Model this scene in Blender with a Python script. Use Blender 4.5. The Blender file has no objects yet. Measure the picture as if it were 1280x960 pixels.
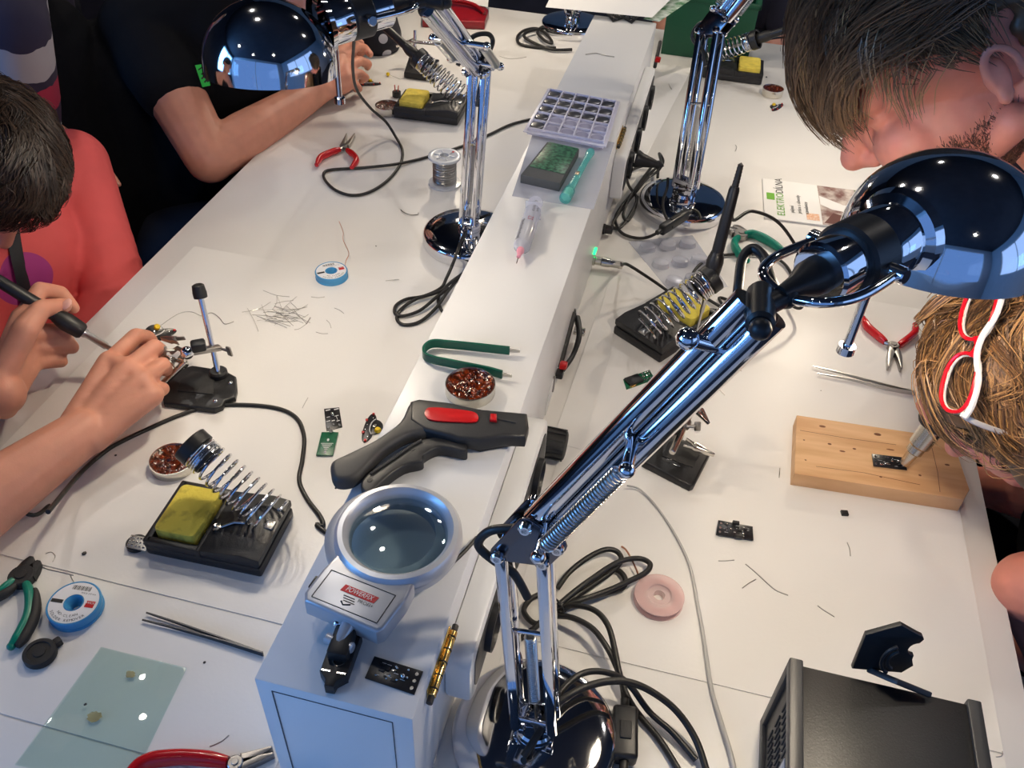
import bpy, bmesh, math, random
import numpy as np
from mathutils import Vector, Matrix, Quaternion
random.seed(7); RNG = np.random.default_rng(7)
S = bpy.context.scene; C = S.collection
T = 0.74                                   # height of the table top
# ---------------------------------------------------------------- camera
CAM = Vector((0, 0, T + 0.78)); FOC = 1097.2
RIGHT = Vector((0.9701, 0.2388, 0.0423)); DOWN = Vector((0.1898, -0.6391, -0.7454)); FWD = Vector((-0.1510, 0.7311, -0.6653))
cd = bpy.data.cameras.new('camera'); cam = bpy.data.objects.new('camera', cd); C.objects.link(cam)
cam.matrix_world = Matrix(((RIGHT.x, -DOWN.x, -FWD.x, CAM.x), (RIGHT.y, -DOWN.y, -FWD.y, CAM.y), (RIGHT.z, -DOWN.z, -FWD.z, CAM.z), (0, 0, 0, 1)))
cd.sensor_width = 36; cd.lens = 36 * FOC / 1280; cd.clip_start = 0.02; cd.clip_end = 60
S.camera = cam
# ---------------------------------------------------------------- world, light levels, exposure
w = bpy.data.worlds.new('world'); S.world = w; w.use_nodes = True
bg = w.node_tree.nodes['Background']; bg.inputs[0].default_value = (0.30, 0.50, 1.0, 1); bg.inputs[1].default_value = 0.35
S.view_settings.view_transform = 'Standard'; S.view_settings.look = 'None'; S.view_settings.gamma = 1
S.view_settings.use_curve_mapping = False
S.view_settings.exposure = 0.0
LEFT_BULB_W = 3.1; RIGHT_BULB_W = 3.9; FAR_BULB_W = 5.2
BULB_COL = (1.0, 0.85, 0.65)
WINDOW_W = 14.0; WINDOW_COL = (0.07, 0.31, 1.0)
SPOT_W = 27.0; SIDE_W = 24.0; LEFT_W = 120.0
def area_light(name, loc, size, rot, power, col):
    l = bpy.data.lights.new(name, 'AREA'); l.shape = 'RECTANGLE'; l.size, l.size_y = size; l.energy = power; l.color = col
    o = bpy.data.objects.new(name, l); o.location = loc; o.rotation_euler = rot; C.objects.link(o); return o
# daylight outside the window in the wall behind the camera
area_light('window_daylight', (-0.3, -2.68, 1.72), (5.4, 2.3), (math.radians(90), 0, 0), WINDOW_W, WINDOW_COL)
area_light('added_side_fill', (3.42, 0.4, 1.8), (4.0, 1.8), (math.radians(90), 0, math.radians(90)), SIDE_W, (0.34, 0.55, 1.0))  # added blue fill for the chrome reflections, not a known window
area_light('added_left_fill', (-3.42, -1.35, 1.85), (2.0, 1.9), (math.radians(90), 0, math.radians(-90)), LEFT_W, (0.15, 0.44, 1.0))  # added blue fill for the near left table, not a known window
# ---------------------------------------------------------------- geometry helpers
def U(px, py, h=0.0):
    """the point of the horizontal plane h above the table seen at a pixel of the photograph"""
    d = RIGHT * ((px - 640) / FOC) + DOWN * ((py - 480) / FOC) + FWD
    return CAM + d * ((T + h - CAM.z) / d.z)
def ray_at(px, py, p, dist, far=True):
    """the point on a pixel's sight line at a given distance from p"""
    d = (RIGHT * ((px - 640) / FOC) + DOWN * ((py - 480) / FOC) + FWD).normalized(); m = CAM - Vector(p); b = m.dot(d); q = b * b - m.length_squared + dist * dist
    return CAM + d * (-b + (math.sqrt(q) if far else -math.sqrt(q)) if q > 0 else -b)
def lin(c): return tuple((x / 12.92 if x <= 0.04045 else ((x + 0.055) / 1.055) ** 2.4) for x in c)
def rgb(r, g, b): return lin((r / 255, g / 255, b / 255))
def frame(o, x=None, z=None):
    """4x4 with origin o, z axis along z, x axis as near x as possible"""
    z = Vector(z).normalized(); x = Vector(x if x is not None else (1, 0, 0))
    x = x - z * x.dot(z)
    if x.length < 1e-6: x = z.orthogonal()
    x.normalize(); y = z.cross(x)
    return Matrix(((x.x, y.x, z.x, o[0]), (x.y, y.y, z.y, o[1]), (x.z, y.z, z.z, o[2]), (0, 0, 0, 1)))
def smooth_path(pts, sub=6, closed=False):
    pts = [Vector(p) for p in pts]; out = []; n = len(pts)
    if n < 3: return pts
    for i in range(n if closed else n - 1):
        if closed: p0, p1, p2, p3 = pts[i - 1], pts[i], pts[(i + 1) % n], pts[(i + 2) % n]
        else: p0, p1, p2, p3 = pts[max(i - 1, 0)], pts[i], pts[i + 1], pts[min(i + 2, n - 1)]
        for k in range(sub):
            t = k / sub
            out.append(0.5 * ((2 * p1) + (p2 - p0) * t + (2 * p0 - 5 * p1 + 4 * p2 - p3) * t * t + (3 * p1 - p0 - 3 * p2 + p3) * t ** 3))
    if not closed: out.append(pts[-1])
    return out
class MB:
    """collects shapes into one mesh"""
    def __init__(s, M=None): s.v = []; s.f = []; s.m = []; s.M = M or Matrix(); s.slot = 0
    def add(s, vs, fs, M=None):
        M = s.M @ M if M is not None else s.M
        b = len(s.v); s.v += [M @ Vector(v) for v in vs]; s.f += [tuple(b + i for i in f) for f in fs]; s.m += [s.slot] * len(fs); return s
    def from_bm(s, bm, M=None):
        bm.verts.ensure_lookup_table(); bm.verts.index_update()
        s.add([v.co.copy() for v in bm.verts], [[v.index for v in f.verts] for f in bm.faces], M); bm.free(); return s
    def box(s, c, size, bev=0.0, M=None, seg=2):
        bm = bmesh.new(); bmesh.ops.create_cube(bm, size=1)
        for v in bm.verts: v.co = Vector((v.co.x * size[0] + c[0], v.co.y * size[1] + c[1], v.co.z * size[2] + c[2]))
        if bev: bmesh.ops.bevel(bm, geom=bm.edges[:] , offset=bev, segments=seg, profile=0.5, affect='EDGES', clamp_overlap=True)
        return s.from_bm(bm, M)
    def prism(s, outline, z0, z1, bev=0.0, M=None, seg=2):
        bm = bmesh.new(); a = [bm.verts.new((p[0], p[1], z0)) for p in outline]; b = [bm.verts.new((p[0], p[1], z1)) for p in outline]; n = len(a)
        top = bm.faces.new(b); bot = bm.faces.new(a[::-1])
        for i in range(n): bm.faces.new((a[i], a[(i + 1) % n], b[(i + 1) % n], b[i]))
        bmesh.ops.recalc_face_normals(bm, faces=bm.faces[:])
        if bev: bmesh.ops.bevel(bm, geom=list(set(list(top.edges) + list(bot.edges))), offset=bev, segments=seg, profile=0.5, affect='EDGES', clamp_overlap=True)
        return s.from_bm(bm, M)
    def lathe(s, prof, M=None, n=32, a0=0.0, a1=2 * math.pi):
        full = abs(a1 - a0 - 2 * math.pi) < 1e-6; k = n if full else n + 1; vs = []; fs = []; rows = []
        for (r, z) in prof:
            if abs(r) < 1e-7: rows.append([len(vs)]); vs.append((0, 0, z))
            else:
                rows.append(list(range(len(vs), len(vs) + k)))
                for i in range(k):
                    a = a0 + (a1 - a0) * i / n; vs.append((r * math.cos(a), r * math.sin(a), z))
        for ra, rb in zip(rows, rows[1:]):
            for i in range(n):
                j = (i + 1) % k if full else i + 1
                if len(ra) == 1 and len(rb) == 1: continue
                if len(ra) == 1: fs.append((ra[0], rb[j], rb[i]))
                elif len(rb) == 1: fs.append((ra[i], ra[j], rb[0]))
                else: fs.append((ra[i], ra[j], rb[j], rb[i]))
        return s.add(vs, fs, M)
    def cyl(s, p0, p1, r, n=16, r1=None, bev=0.0):
        p0, p1 = Vector(p0), Vector(p1); L = (p1 - p0).length; r1 = r if r1 is None else r1
        if bev: prof = [(0, 0), (r - bev, 0), (r, bev), (r1, L - bev), (r1 - bev, L), (0, L)]
        else: prof = [(0, 0), (r, 0), (r1, L), (0, L)]
        return s.lathe(prof, frame(p0, None, p1 - p0), n)
    def sphere(s, c, r, n=16, M=None):
        r = r if hasattr(r, '__len__') else (r, r, r)
        prof = [(math.sin(math.pi * i / (n // 2)), -math.cos(math.pi * i / (n // 2))) for i in range(n // 2 + 1)]
        prof[0] = (0, -1); prof[-1] = (0, 1)
        return s.lathe(prof, (M or Matrix()) @ Matrix.Translation(c) @ Matrix.Diagonal((*r, 1)), n)
    def tube(s, pts, r, n=8, closed=False, flat=None, up=None):
        pts = [Vector(p) for p in pts]; k = len(pts); R = list(r) if hasattr(r, '__len__') else [r] * k
        if len(R) != k: R = list(np.interp(np.linspace(0, 1, k), np.linspace(0, 1, len(R)), R))
        vs = []; fs = []; prev = None
        for i, p in enumerate(pts):
            if closed: t = pts[(i + 1) % k] - pts[i - 1]
            else: t = pts[min(i + 1, k - 1)] - pts[max(i - 1, 0)]
            if t.length < 1e-9: t = Vector((0, 0, 1))
            t.normalize()
            if up is not None: x = Vector(up) - t * Vector(up).dot(t)
            else: x = (prev - t * prev.dot(t)) if prev is not None else t.orthogonal()
            if x.length < 1e-6: x = t.orthogonal()
            x.normalize(); prev = x; y = t.cross(x)
            for j in range(n):
                a = 2 * math.pi * (j + (0.5 if n == 4 else 0)) / n; ry = R[i] * (flat if flat else 1)
                q = 1.414 if n == 4 else 1
                vs.append(p + x * (R[i] * q * math.cos(a)) + y * (ry * q * math.sin(a)))
        for i in range(k if closed else k - 1):
            a, b = i * n, ((i + 1) % k) * n
            for j in range(n): fs.append((a + j, a + (j + 1) % n, b + (j + 1) % n, b + j))
        if not closed: fs.append(tuple(range(n))[::-1]); fs.append(tuple((k - 1) * n + j for j in range(n)))
        return s.add(vs, fs)
    def coil(s, M, R, pitch, turns, wire, n=6, per=14, R1=None):
        k = int(turns * per) + 1; pts = []
        for i in range(k):
            a = 2 * math.pi * i / per; u = i / (k - 1); rr = R + ((R1 if R1 is not None else R) - R) * u
            pts.append(M @ Vector((rr * math.cos(a), rr * math.sin(a), pitch * i / per)))
        return s.tube(pts, wire, n)
    def text(s, body, size, M, depth=0.0002, align='CENTER', shear=0, sx=1.0):
        me = text_mesh(body, size, align)
        vs = [(v.co.x * sx + shear * v.co.y, v.co.y, depth) for v in me.vertices]
        s.add(vs, [tuple(p.vertices) for p in me.polygons], M); return s
    def build(s, name, mat=None, parent=None, smooth=True, ang=38):
        me = bpy.data.meshes.new(name); inv = None
        off = parent['_inv'] if (parent is not None and '_inv' in parent) else None
        me.from_pydata([tuple(v) for v in s.v], [], s.f)
        for m in (mat if isinstance(mat, (list, tuple)) else [mat]):
            if m: me.materials.append(m)
        if any(s.m):
            me.polygons.foreach_set('material_index', s.m)
        me.update()
        if smooth: me.shade_smooth(); me.set_sharp_from_angle(angle=math.radians(ang))
        o = bpy.data.objects.new(name, me); C.objects.link(o)
        if parent is not None: o.parent = parent
        return o
_tc = {}
def text_mesh(body, size, align):
    k = (body, size, align)
    if k in _tc: return _tc[k]
    cu = bpy.data.curves.new('t', 'FONT'); cu.body = body; cu.size = size; cu.align_x = align; cu.align_y = 'CENTER'; cu.resolution_u = 3
    o = bpy.data.objects.new('t', cu); C.objects.link(o); bpy.context.view_layer.update()
    me = bpy.data.meshes.new_from_object(o.evaluated_get(bpy.context.evaluated_depsgraph_get()))
    bpy.data.objects.remove(o); bpy.data.curves.remove(cu); _tc[k] = me; return me
def tag(o, label=None, cat=None, group=None, kind=None):
    if label: o['label'] = label
    if cat: o['category'] = cat
    if group: o['group'] = group
    if kind: o['kind'] = kind
    return o
def thing(name, label, cat, M=None, group=None):
    """an Empty at the thing's base; its parts are built in its own coordinates"""
    o = bpy.data.objects.new(name, None); C.objects.link(o); o.empty_display_size = 0.02
    if M is not None: o.matrix_world = M
    return tag(o, label, cat, group)
def at(p, deg=0): return Matrix.Translation(p) @ Matrix.Rotation(math.radians(deg), 4, 'Z')
def W(root):                     # a collector whose shapes are given in world coordinates
    return MB(root.matrix_world.inverted())
def dup(root, M, label=None):
    r = root.copy(); C.objects.link(r); r.matrix_world = M
    if label: r['label'] = label
    for ch in list(root.children):
        c = ch.copy(); C.objects.link(c); c.parent = r
        for g in list(ch.children):
            d = g.copy(); C.objects.link(d); d.parent = c
    return r
# ---------------------------------------------------------------- materials
_m = {}
def mat(name, col=(0.5, 0.5, 0.5), rough=0.5, metal=0.0, var=0.0, vscale=30, bump=0.0, bscale=200, spec=0.5, trans=0.0, ior=1.45, emit=None, estr=0.0, sheen=0.0, sss=0.0, coat=0.0, col2=None, stretch=None, alpha=1.0, detail=3):
    if name in _m: return _m[name]
    m = bpy.data.materials.new(name); m.use_nodes = True; nt = m.node_tree; b = nt.nodes['Principled BSDF']
    b.inputs['Base Color'].default_value = (*col[:3], 1); b.inputs['Roughness'].default_value = rough; b.inputs['Metallic'].default_value = metal
    b.inputs['Specular IOR Level'].default_value = spec; b.inputs['Transmission Weight'].default_value = trans; b.inputs['IOR'].default_value = ior
    b.inputs['Sheen Weight'].default_value = sheen; b.inputs['Coat Weight'].default_value = coat; b.inputs['Alpha'].default_value = alpha
    if sss: b.inputs['Subsurface Weight'].default_value = sss; b.inputs['Subsurface Radius'].default_value = (0.012, 0.005, 0.003); b.inputs['Subsurface Scale'].default_value = 0.5
    if emit: b.inputs['Emission Color'].default_value = (*emit, 1); b.inputs['Emission Strength'].default_value = estr
    if var or bump or col2:
        tc = nt.nodes.new('ShaderNodeTexCoord'); mp = nt.nodes.new('ShaderNodeMapping'); nt.links.new(tc.outputs['Object'], mp.inputs[0])
        if stretch: mp.inputs['Scale'].default_value = stretch
    if var or col2:
        n = nt.nodes.new('ShaderNodeTexNoise'); n.inputs['Scale'].default_value = vscale; n.inputs['Detail'].default_value = detail
        nt.links.new(mp.outputs[0], n.inputs['Vector'])
        r = nt.nodes.new('ShaderNodeValToRGB'); c2 = col2 or tuple(min(1, x * (1 - var)) for x in col); c1 = col if col2 else tuple(min(1, x * (1 + var)) for x in col)
        r.color_ramp.elements[0].color = (*c1[:3], 1); r.color_ramp.elements[1].color = (*c2[:3], 1); r.color_ramp.elements[0].position = 0.35; r.color_ramp.elements[1].position = 0.65
        nt.links.new(n.outputs['Fac'], r.inputs[0]); nt.links.new(r.outputs[0], b.inputs['Base Color'])
    if bump:
        n2 = nt.nodes.new('ShaderNodeTexNoise'); n2.inputs['Scale'].default_value = bscale; n2.inputs['Detail'].default_value = 2
        nt.links.new(mp.outputs[0], n2.inputs['Vector'])
        bp = nt.nodes.new('ShaderNodeBump'); bp.inputs['Strength'].default_value = bump; bp.inputs['Distance'].default_value = 0.002
        nt.links.new(n2.outputs['Fac'], bp.inputs['Height']); nt.links.new(bp.outputs[0], b.inputs['Normal'])
    _m[name] = m; return m
CHROME = mat('chrome', (0.78, 0.78, 0.80), 0.06, 1.0)
STEEL = mat('brushed_steel', (0.55, 0.54, 0.52), 0.28, 1.0)
DULLSTEEL = mat('dull_steel', (0.36, 0.34, 0.32), 0.38, 1.0)
NICKEL = mat('nickel', (0.66, 0.63, 0.57), 0.20, 1.0)
BLACK = mat('black_plastic', (0.012, 0.012, 0.013), 0.42)
BLACKM = mat('black_matt_plastic', (0.016, 0.016, 0.017), 0.6, bump=0.15, bscale=900)
RUBBER = mat('black_rubber', (0.014, 0.013, 0.012), 0.45)
DARKGREY = mat('dark_grey_plastic', (0.035, 0.035, 0.037), 0.5)
WHITEP = mat('white_plastic', (0.75, 0.75, 0.74), 0.35)
PAPER = mat('white_paper', (0.82, 0.81, 0.79), 0.7)
REDP = mat('red_plastic', rgb(190, 20, 24), 0.3)
COPPER = mat('copper', (0.75, 0.33, 0.20), 0.3, 1.0)
BRASS = mat('brass', (0.72, 0.48, 0.16), 0.25, 1.0)
SOLDER = mat('solder', (0.72, 0.71, 0.69), 0.2, 1.0)
INK = mat('black_ink', (0.02, 0.02, 0.02), 0.6)
SILK = mat('white_silkscreen', (0.75, 0.75, 0.75), 0.5)
PCBK = mat('black_circuit_board', (0.012, 0.012, 0.015), 0.3, var=0.3, vscale=300)
PCBG = mat('green_circuit_board', rgb(10, 92, 62), 0.35, var=0.25, vscale=250)
# ================================================================ the room
def struct(name, mb, m, label=None, parent=None, smooth=False):
    o = mb.build(name, m, parent, smooth)
    if parent is None: o['kind'] = 'structure'
    if label: o['label'] = label
    return o
DARKW = mat('dark_wall_paint', (0.035, 0.035, 0.045), 0.8, var=0.1, vscale=3)
PALEW = mat('pale_wall_paint', (0.55, 0.57, 0.62), 0.7, var=0.03, vscale=4)
FLOORM = mat('dark_floor', rgb(46, 42, 52), 0.6, var=0.25, vscale=8, stretch=(1, 0.1, 1))
X0, X1, Y0, Y1, HT = -3.2, 3.2, -2.5, 5.2, 3.1
struct('floor', MB().box(((X0 + X1) / 2, (Y0 + Y1) / 2, -0.05), (X1 - X0, Y1 - Y0, 0.1)), FLOORM)
struct('ceiling', MB().box(((X0 + X1) / 2, (Y0 + Y1) / 2, HT + 0.05), (X1 - X0, Y1 - Y0, 0.1)), DARKW)
struct('wall_far', MB().box(((X0 + X1) / 2, Y1 + 0.05, HT / 2), (X1 - X0, 0.1, HT)), mat('grey_wall_paint', (0.45, 0.45, 0.44), 0.8, var=0.03, vscale=3))
wx0, wx1, wz0, wz1 = -3.0, 2.4, 0.57, 2.87
b = MB(); yb = Y0 - 0.06
b.box(((X0 + wx0) / 2, yb, HT / 2), (wx0 - X0, 0.12, HT)); b.box(((X1 + wx1) / 2, yb, HT / 2), (X1 - wx1, 0.12, HT))
b.box(((wx0 + wx1) / 2, yb, wz0 / 2), (wx1 - wx0, 0.12, wz0)); b.box(((wx0 + wx1) / 2, yb, (wz1 + HT) / 2), (wx1 - wx0, 0.12, HT - wz1))
struct('wall_back', b, PALEW)
fm = MB(); fw = 0.06
for (cx, cz, sx, sz) in (((wx0 + wx1) / 2, wz0 + fw / 2, wx1 - wx0, fw), ((wx0 + wx1) / 2, wz1 - fw / 2, wx1 - wx0, fw), (wx0 + fw / 2, (wz0 + wz1) / 2, fw, wz1 - wz0), (wx1 - fw / 2, (wz0 + wz1) / 2, fw, wz1 - wz0), ((wx0 + wx1) / 2, (wz0 + wz1) / 2, fw, wz1 - wz0)):
    fm.box((cx, yb, cz), (sx, 0.05, sz), 0.004)
win = struct('window_1', fm, WHITEP)
gm = bpy.data.materials.new('window_glass'); gm.use_nodes = True; nt = gm.node_tree; nt.nodes.clear()
o_ = nt.nodes.new('ShaderNodeOutputMaterial'); mx = nt.nodes.new('ShaderNodeMixShader'); tr = nt.nodes.new('ShaderNodeBsdfTransparent'); gl = nt.nodes.new('ShaderNodeBsdfGlossy')
gl.inputs['Roughness'].default_value = 0.02; mx.inputs[0].default_value = 0.06
nt.links.new(tr.outputs[0], mx.inputs[1]); nt.links.new(gl.outputs[0], mx.inputs[2]); nt.links.new(mx.outputs[0], o_.inputs[0])
struct('pane', MB().box(((wx0 + wx1) / 2, yb, (wz0 + wz1) / 2), (wx1 - wx0 - 2 * fw, 0.006, wz1 - wz0 - 2 * fw)), gm, parent=win)
vy0, vy1, vz0, vz1 = -1.6, 2.4, 0.9, 2.7; xb = X1 + 0.06
b = MB(); b.box((xb, (Y0 + vy0) / 2, HT / 2), (0.12, vy0 - Y0, HT)); b.box((xb, (Y1 + vy1) / 2, HT / 2), (0.12, Y1 - vy1, HT)); b.box((xb, (vy0 + vy1) / 2, vz0 / 2), (0.12, vy1 - vy0, vz0)); b.box((xb, (vy0 + vy1) / 2, (vz1 + HT) / 2), (0.12, vy1 - vy0, HT - vz1))
struct('wall_right', b, PALEW)
fm = MB()
for (cy, cz, sy_, sz_) in (((vy0 + vy1) / 2, vz0 + fw / 2, vy1 - vy0, fw), ((vy0 + vy1) / 2, vz1 - fw / 2, vy1 - vy0, fw), (vy0 + fw / 2, (vz0 + vz1) / 2, fw, vz1 - vz0), (vy1 - fw / 2, (vz0 + vz1) / 2, fw, vz1 - vz0), (vy0 + 1.3, (vz0 + vz1) / 2, fw, vz1 - vz0), (vy0 + 2.7, (vz0 + vz1) / 2, fw, vz1 - vz0)):
    fm.box((xb, cy, cz), (0.05, sy_, sz_), 0.004)
win2 = struct('added_right_window', fm, WHITEP)  # window added so the chrome mirrors a wide blue area
struct('pane', MB().box((xb, (vy0 + vy1) / 2, (vz0 + vz1) / 2), (0.006, vy1 - vy0 - 2 * fw, vz1 - vz0 - 2 * fw)), gm, parent=win2)
vy0, vy1, vz0, vz1 = -2.4, -0.3, 0.85, 2.85; xb = X0 - 0.06
b = MB(); b.box((xb, (Y0 + vy0) / 2, HT / 2), (0.12, vy0 - Y0, HT)); b.box((xb, (Y1 + vy1) / 2, HT / 2), (0.12, Y1 - vy1, HT)); b.box((xb, (vy0 + vy1) / 2, vz0 / 2), (0.12, vy1 - vy0, vz0)); b.box((xb, (vy0 + vy1) / 2, (vz1 + HT) / 2), (0.12, vy1 - vy0, HT - vz1))
struct('wall_left', b, DARKW)
fm = MB()
for (cy, cz, sy_, sz_) in (((vy0 + vy1) / 2, vz0 + fw / 2, vy1 - vy0, fw), ((vy0 + vy1) / 2, vz1 - fw / 2, vy1 - vy0, fw), (vy0 + fw / 2, (vz0 + vz1) / 2, fw, vz1 - vz0), (vy1 - fw / 2, (vz0 + vz1) / 2, fw, vz1 - vz0), ((vy0 + vy1) / 2, (vz0 + vz1) / 2, fw, vz1 - vz0)):
    fm.box((xb, cy, cz), (0.05, sy_, sz_), 0.004)
win3 = struct('added_left_window', fm, WHITEP)  # window added to carry the blue fill from the left
struct('pane', MB().box((xb, (vy0 + vy1) / 2, (vz0 + vz1) / 2), (0.006, vy1 - vy0 - 2 * fw, vz1 - vz0 - 2 * fw)), gm, parent=win3)
# small ceiling spotlights: only their bright dots are seen, mirrored in the chrome shades
BULBW = mat('spotlight_lens', (1, 1, 1), 0.4, emit=(1.0, 0.95, 0.9), estr=60)
def ceiling_spot(x, y, e):
    t = thing('ceiling_spotlight', 'small black ceiling spotlight mirrored as a bright dot in the chrome lamp shades', 'ceiling light', at((x, y, HT)), 'spotlights on the dark ceiling')
    b = MB(); b.cyl((0, 0, 0), (0, 0, -0.02), 0.05, 20); b.cyl((0, 0, -0.02), (0, 0, -0.08), 0.012, 10); b.lathe([(0.03, -0.08), (0.05, -0.10), (0.052, -0.2), (0.046, -0.2), (0.044, -0.12), (0, -0.11)], n=20); b.build('housing', BLACK, t)
    MB().lathe([(0, -0.188), (0.043, -0.188), (0.043, -0.185), (0, -0.185)], n=20).build('lens', BULBW, t)
    l = bpy.data.lights.new('ceiling_spotlight_light', 'SPOT'); l.energy = SPOT_W * e; l.color = (1, 0.93, 0.86); l.spot_size = 2.2; l.spot_blend = 0.6; l.shadow_soft_size = 0.05
    o = bpy.data.objects.new('ceiling_spotlight_light', l); o.location = (x, y, HT - 0.22); C.objects.link(o)
for x, y, e in ((-1.6, -0.6, 0.05), (-0.6, -1.4, 0.05), (0.9, -0.9, 0.05), (-1.5, 2.0, 1), (1.3, 2.2, 1), (0.0, 3.0, 1), (-0.9, 1.2, 0.5)): ceiling_spot(x, y, e)  # last spot, over the left table, is added as neutral overhead fill
# ================================================================ the two white tables
LAMINATE = mat('white_laminate', (0.80, 0.78, 0.75), 0.33, var=0.012, vscale=6, bump=0.05, bscale=260)
TX0, TXM, TX1, TY0, TY1 = -0.782, -0.182, 0.418, -0.25, 2.252
def table(x0, x1, label, first=None):
    t = thing('work_table', label, 'table', at(((x0 + x1) / 2, (TY0 + TY1) / 2, 0)), 'white work tables pushed together')
    w_, l_ = x1 - x0, TY1 - TY0
    MB().box((0, 0, T - 0.0125), (w_ - 0.001, l_, 0.025), 0.002).build('tabletop', LAMINATE, t)
    b = MB()
    for s in (-1, 1):
        b.box((0, s * (l_ / 2 - 0.1), T - 0.05), (w_ - 0.16, 0.025, 0.045)); b.box((s * (w_ / 2 - 0.08), 0, T - 0.05), (0.025, l_ - 0.2, 0.045))
    b.build('apron', DULLSTEEL, t)
    for sx in (-1, 1):
        for sy in (-1, 1):
            MB().box((sx * (w_ / 2 - 0.08), sy * (l_ / 2 - 0.1), (T - 0.0255) / 2), (0.04, 0.04, T - 0.0255), 0.003).build('leg', DULLSTEEL, t)
table(TX0, TXM, 'long white laminate table left of the white box'); table(TXM, TX1, 'long white laminate table right of the white box')
# thin white mats lying on the tables (their edges show as faint lines)
MATM = mat('white_mat', (0.81, 0.79, 0.76), 0.36, bump=0.05, bscale=260)
def sheet(name, label, cat, pts, z0=0.0, th=0.0008, m=MATM, group=None):
    o = MB().prism([(p[0], p[1]) for p in pts], T + z0 + 0.0003, T + z0 + th + 0.0003).build(name, m, None, False); return tag(o, label, cat, group)
sheet('white_mat', 'large thin white mat on left table under the helping hand and wire scraps', 'mat', [(-0.735, 0.437), (-0.256, 0.437), (-0.256, 1.03), (-0.735, 1.03)])
sheet('white_mat', 'thin white mat on left table under blue spool and glass plate', 'mat', [(-0.75, 0.283), (-0.256, 0.283), (-0.256, 0.4345), (-0.75, 0.4345)])
sheet('white_mat', 'thin white mat on left table at bottom left corner under glass plate end', 'mat', [(-0.75, 0.02), (-0.256, 0.02), (-0.256, 0.281), (-0.75, 0.281)])
sheet('white_mat', 'large thin white mat on right table under wooden board', 'mat', [(-0.09, 0.486), (0.385, 0.486), (0.385, 1.20), (-0.09, 1.20)])
sheet('white_mat', 'thin white mat on right table under black instrument case', 'mat', [(-0.09, 0.05), (0.385, 0.05), (0.385, 0.484), (-0.09, 0.484)])
_s = [U(765, 435), U(727, 563), U(690, 553), U(745, 395)]
sheet('paper_sheet', 'white paper sheet sticking out from under the right side of the white box', 'paper', [_s[3], _s[0], _s[1], _s[2]], 0.0009, 0.0003, PAPER)
_s = [U(866, 83), U(787, 237), U(762, 225), U(815, 100)]
sheet('plastic_sheet', 'white plastic sheet beside far end of the white box, behind black cables', 'sheet', [_s[3], _s[0], _s[1], _s[2]], 0.0, 0.0004, PAPER)
# ================================================================ the long white box down the middle
BX0, BX1, BY0, BY1, BH = -0.249, -0.122, 0.298, 1.822, 0.16
ZB = T + BH
WHITEBOX = mat('white_painted_board', (0.71, 0.71, 0.71), 0.36, var=0.015, vscale=5, bump=0.03, bscale=300)
GROOVE = mat('groove_shadow_gap', (0.08, 0.08, 0.09), 0.8)
bx = thing('socket_box', 'long white box with power sockets running down the middle of the tables', 'box', at(((BX0 + BX1) / 2, BY0, T)))
bw = (BX1 - BX0)
MB().box((0, (BY1 - BY0) / 2, BH / 2 + 0.0002), (bw, BY1 - BY0, BH), 0.0016).build('body', WHITEBOX, bx)
# inset end panel with its thin gap
g = MB(); x0, x1, z0, z1 = -bw / 2 + 0.013, bw / 2 - 0.016, 0.004, BH - 0.011
for a, b_, c_, d_ in ((x0, x1, z1 - 0.0007, z1), (x0, x0 + 0.0008, z0, z1), (x1 - 0.0007, x1, z0, z1)):
    g.box(((a + b_) / 2, -0.0001, (c_ + d_) / 2), (b_ - a, 0.0008, d_ - c_))
g.build('panel_gap', GROOVE, bx)
# right side furniture
sx = bw / 2
def sideY(px, py, h): # where on the right face
    d = RIGHT * ((px - 640) / FOC) + DOWN * ((py - 480) / FOC) + FWD
    p = CAM + d * ((BX1 - CAM.x) / d.x); return p.y - BY0, min(max(p.z - T, 0.009), 0.150)
def hinge(y, z):
    b = MB(); b.box((sx + 0.0008, y, z), (0.0016, 0.060, 0.014), 0.0004); b.cyl((sx + 0.004, y - 0.03, z), (sx + 0.004, y + 0.03, z), 0.0035, 12, bev=0.0005)
    h = b.build('hinge', BRASS, bx)
    b = MB()
    for k in range(5): b.cyl((sx + 0.004, y - 0.0245 + k * 0.012, z), (sx + 0.004, y - 0.0235 + k * 0.012, z), 0.0038, 12)
    for s in (-1, 1): b.cyl((sx + 0.004, y + s * 0.03, z), (sx + 0.004, y + s * 0.036, z), 0.0028, 10)
    b.build('hinge_gaps', INK, h)
hinge(sideY(548, 838, 0)[0], 0.140); hinge(sideY(774, 172, 0)[0], 0.140)
def rrect(y0, y1, z0, z1, r, k=5):
    out = []
    for (cy, cz, a) in ((y1 - r, z1 - r, 0), (y0 + r, z1 - r, 90), (y0 + r, z0 + r, 180), (y1 - r, z0 + r, 270)):
        for i in range(k + 1):
            t = math.radians(a + 90 * i / k); out.append((cy + r * math.cos(t), cz + r * math.sin(t)))
    return out
SIDE = Matrix(((0, 0, 1, 0), (1, 0, 0, 0), (0, 1, 0, 0), (0, 0, 0, 1)))  # outline (y,z) extruded along +x
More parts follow.
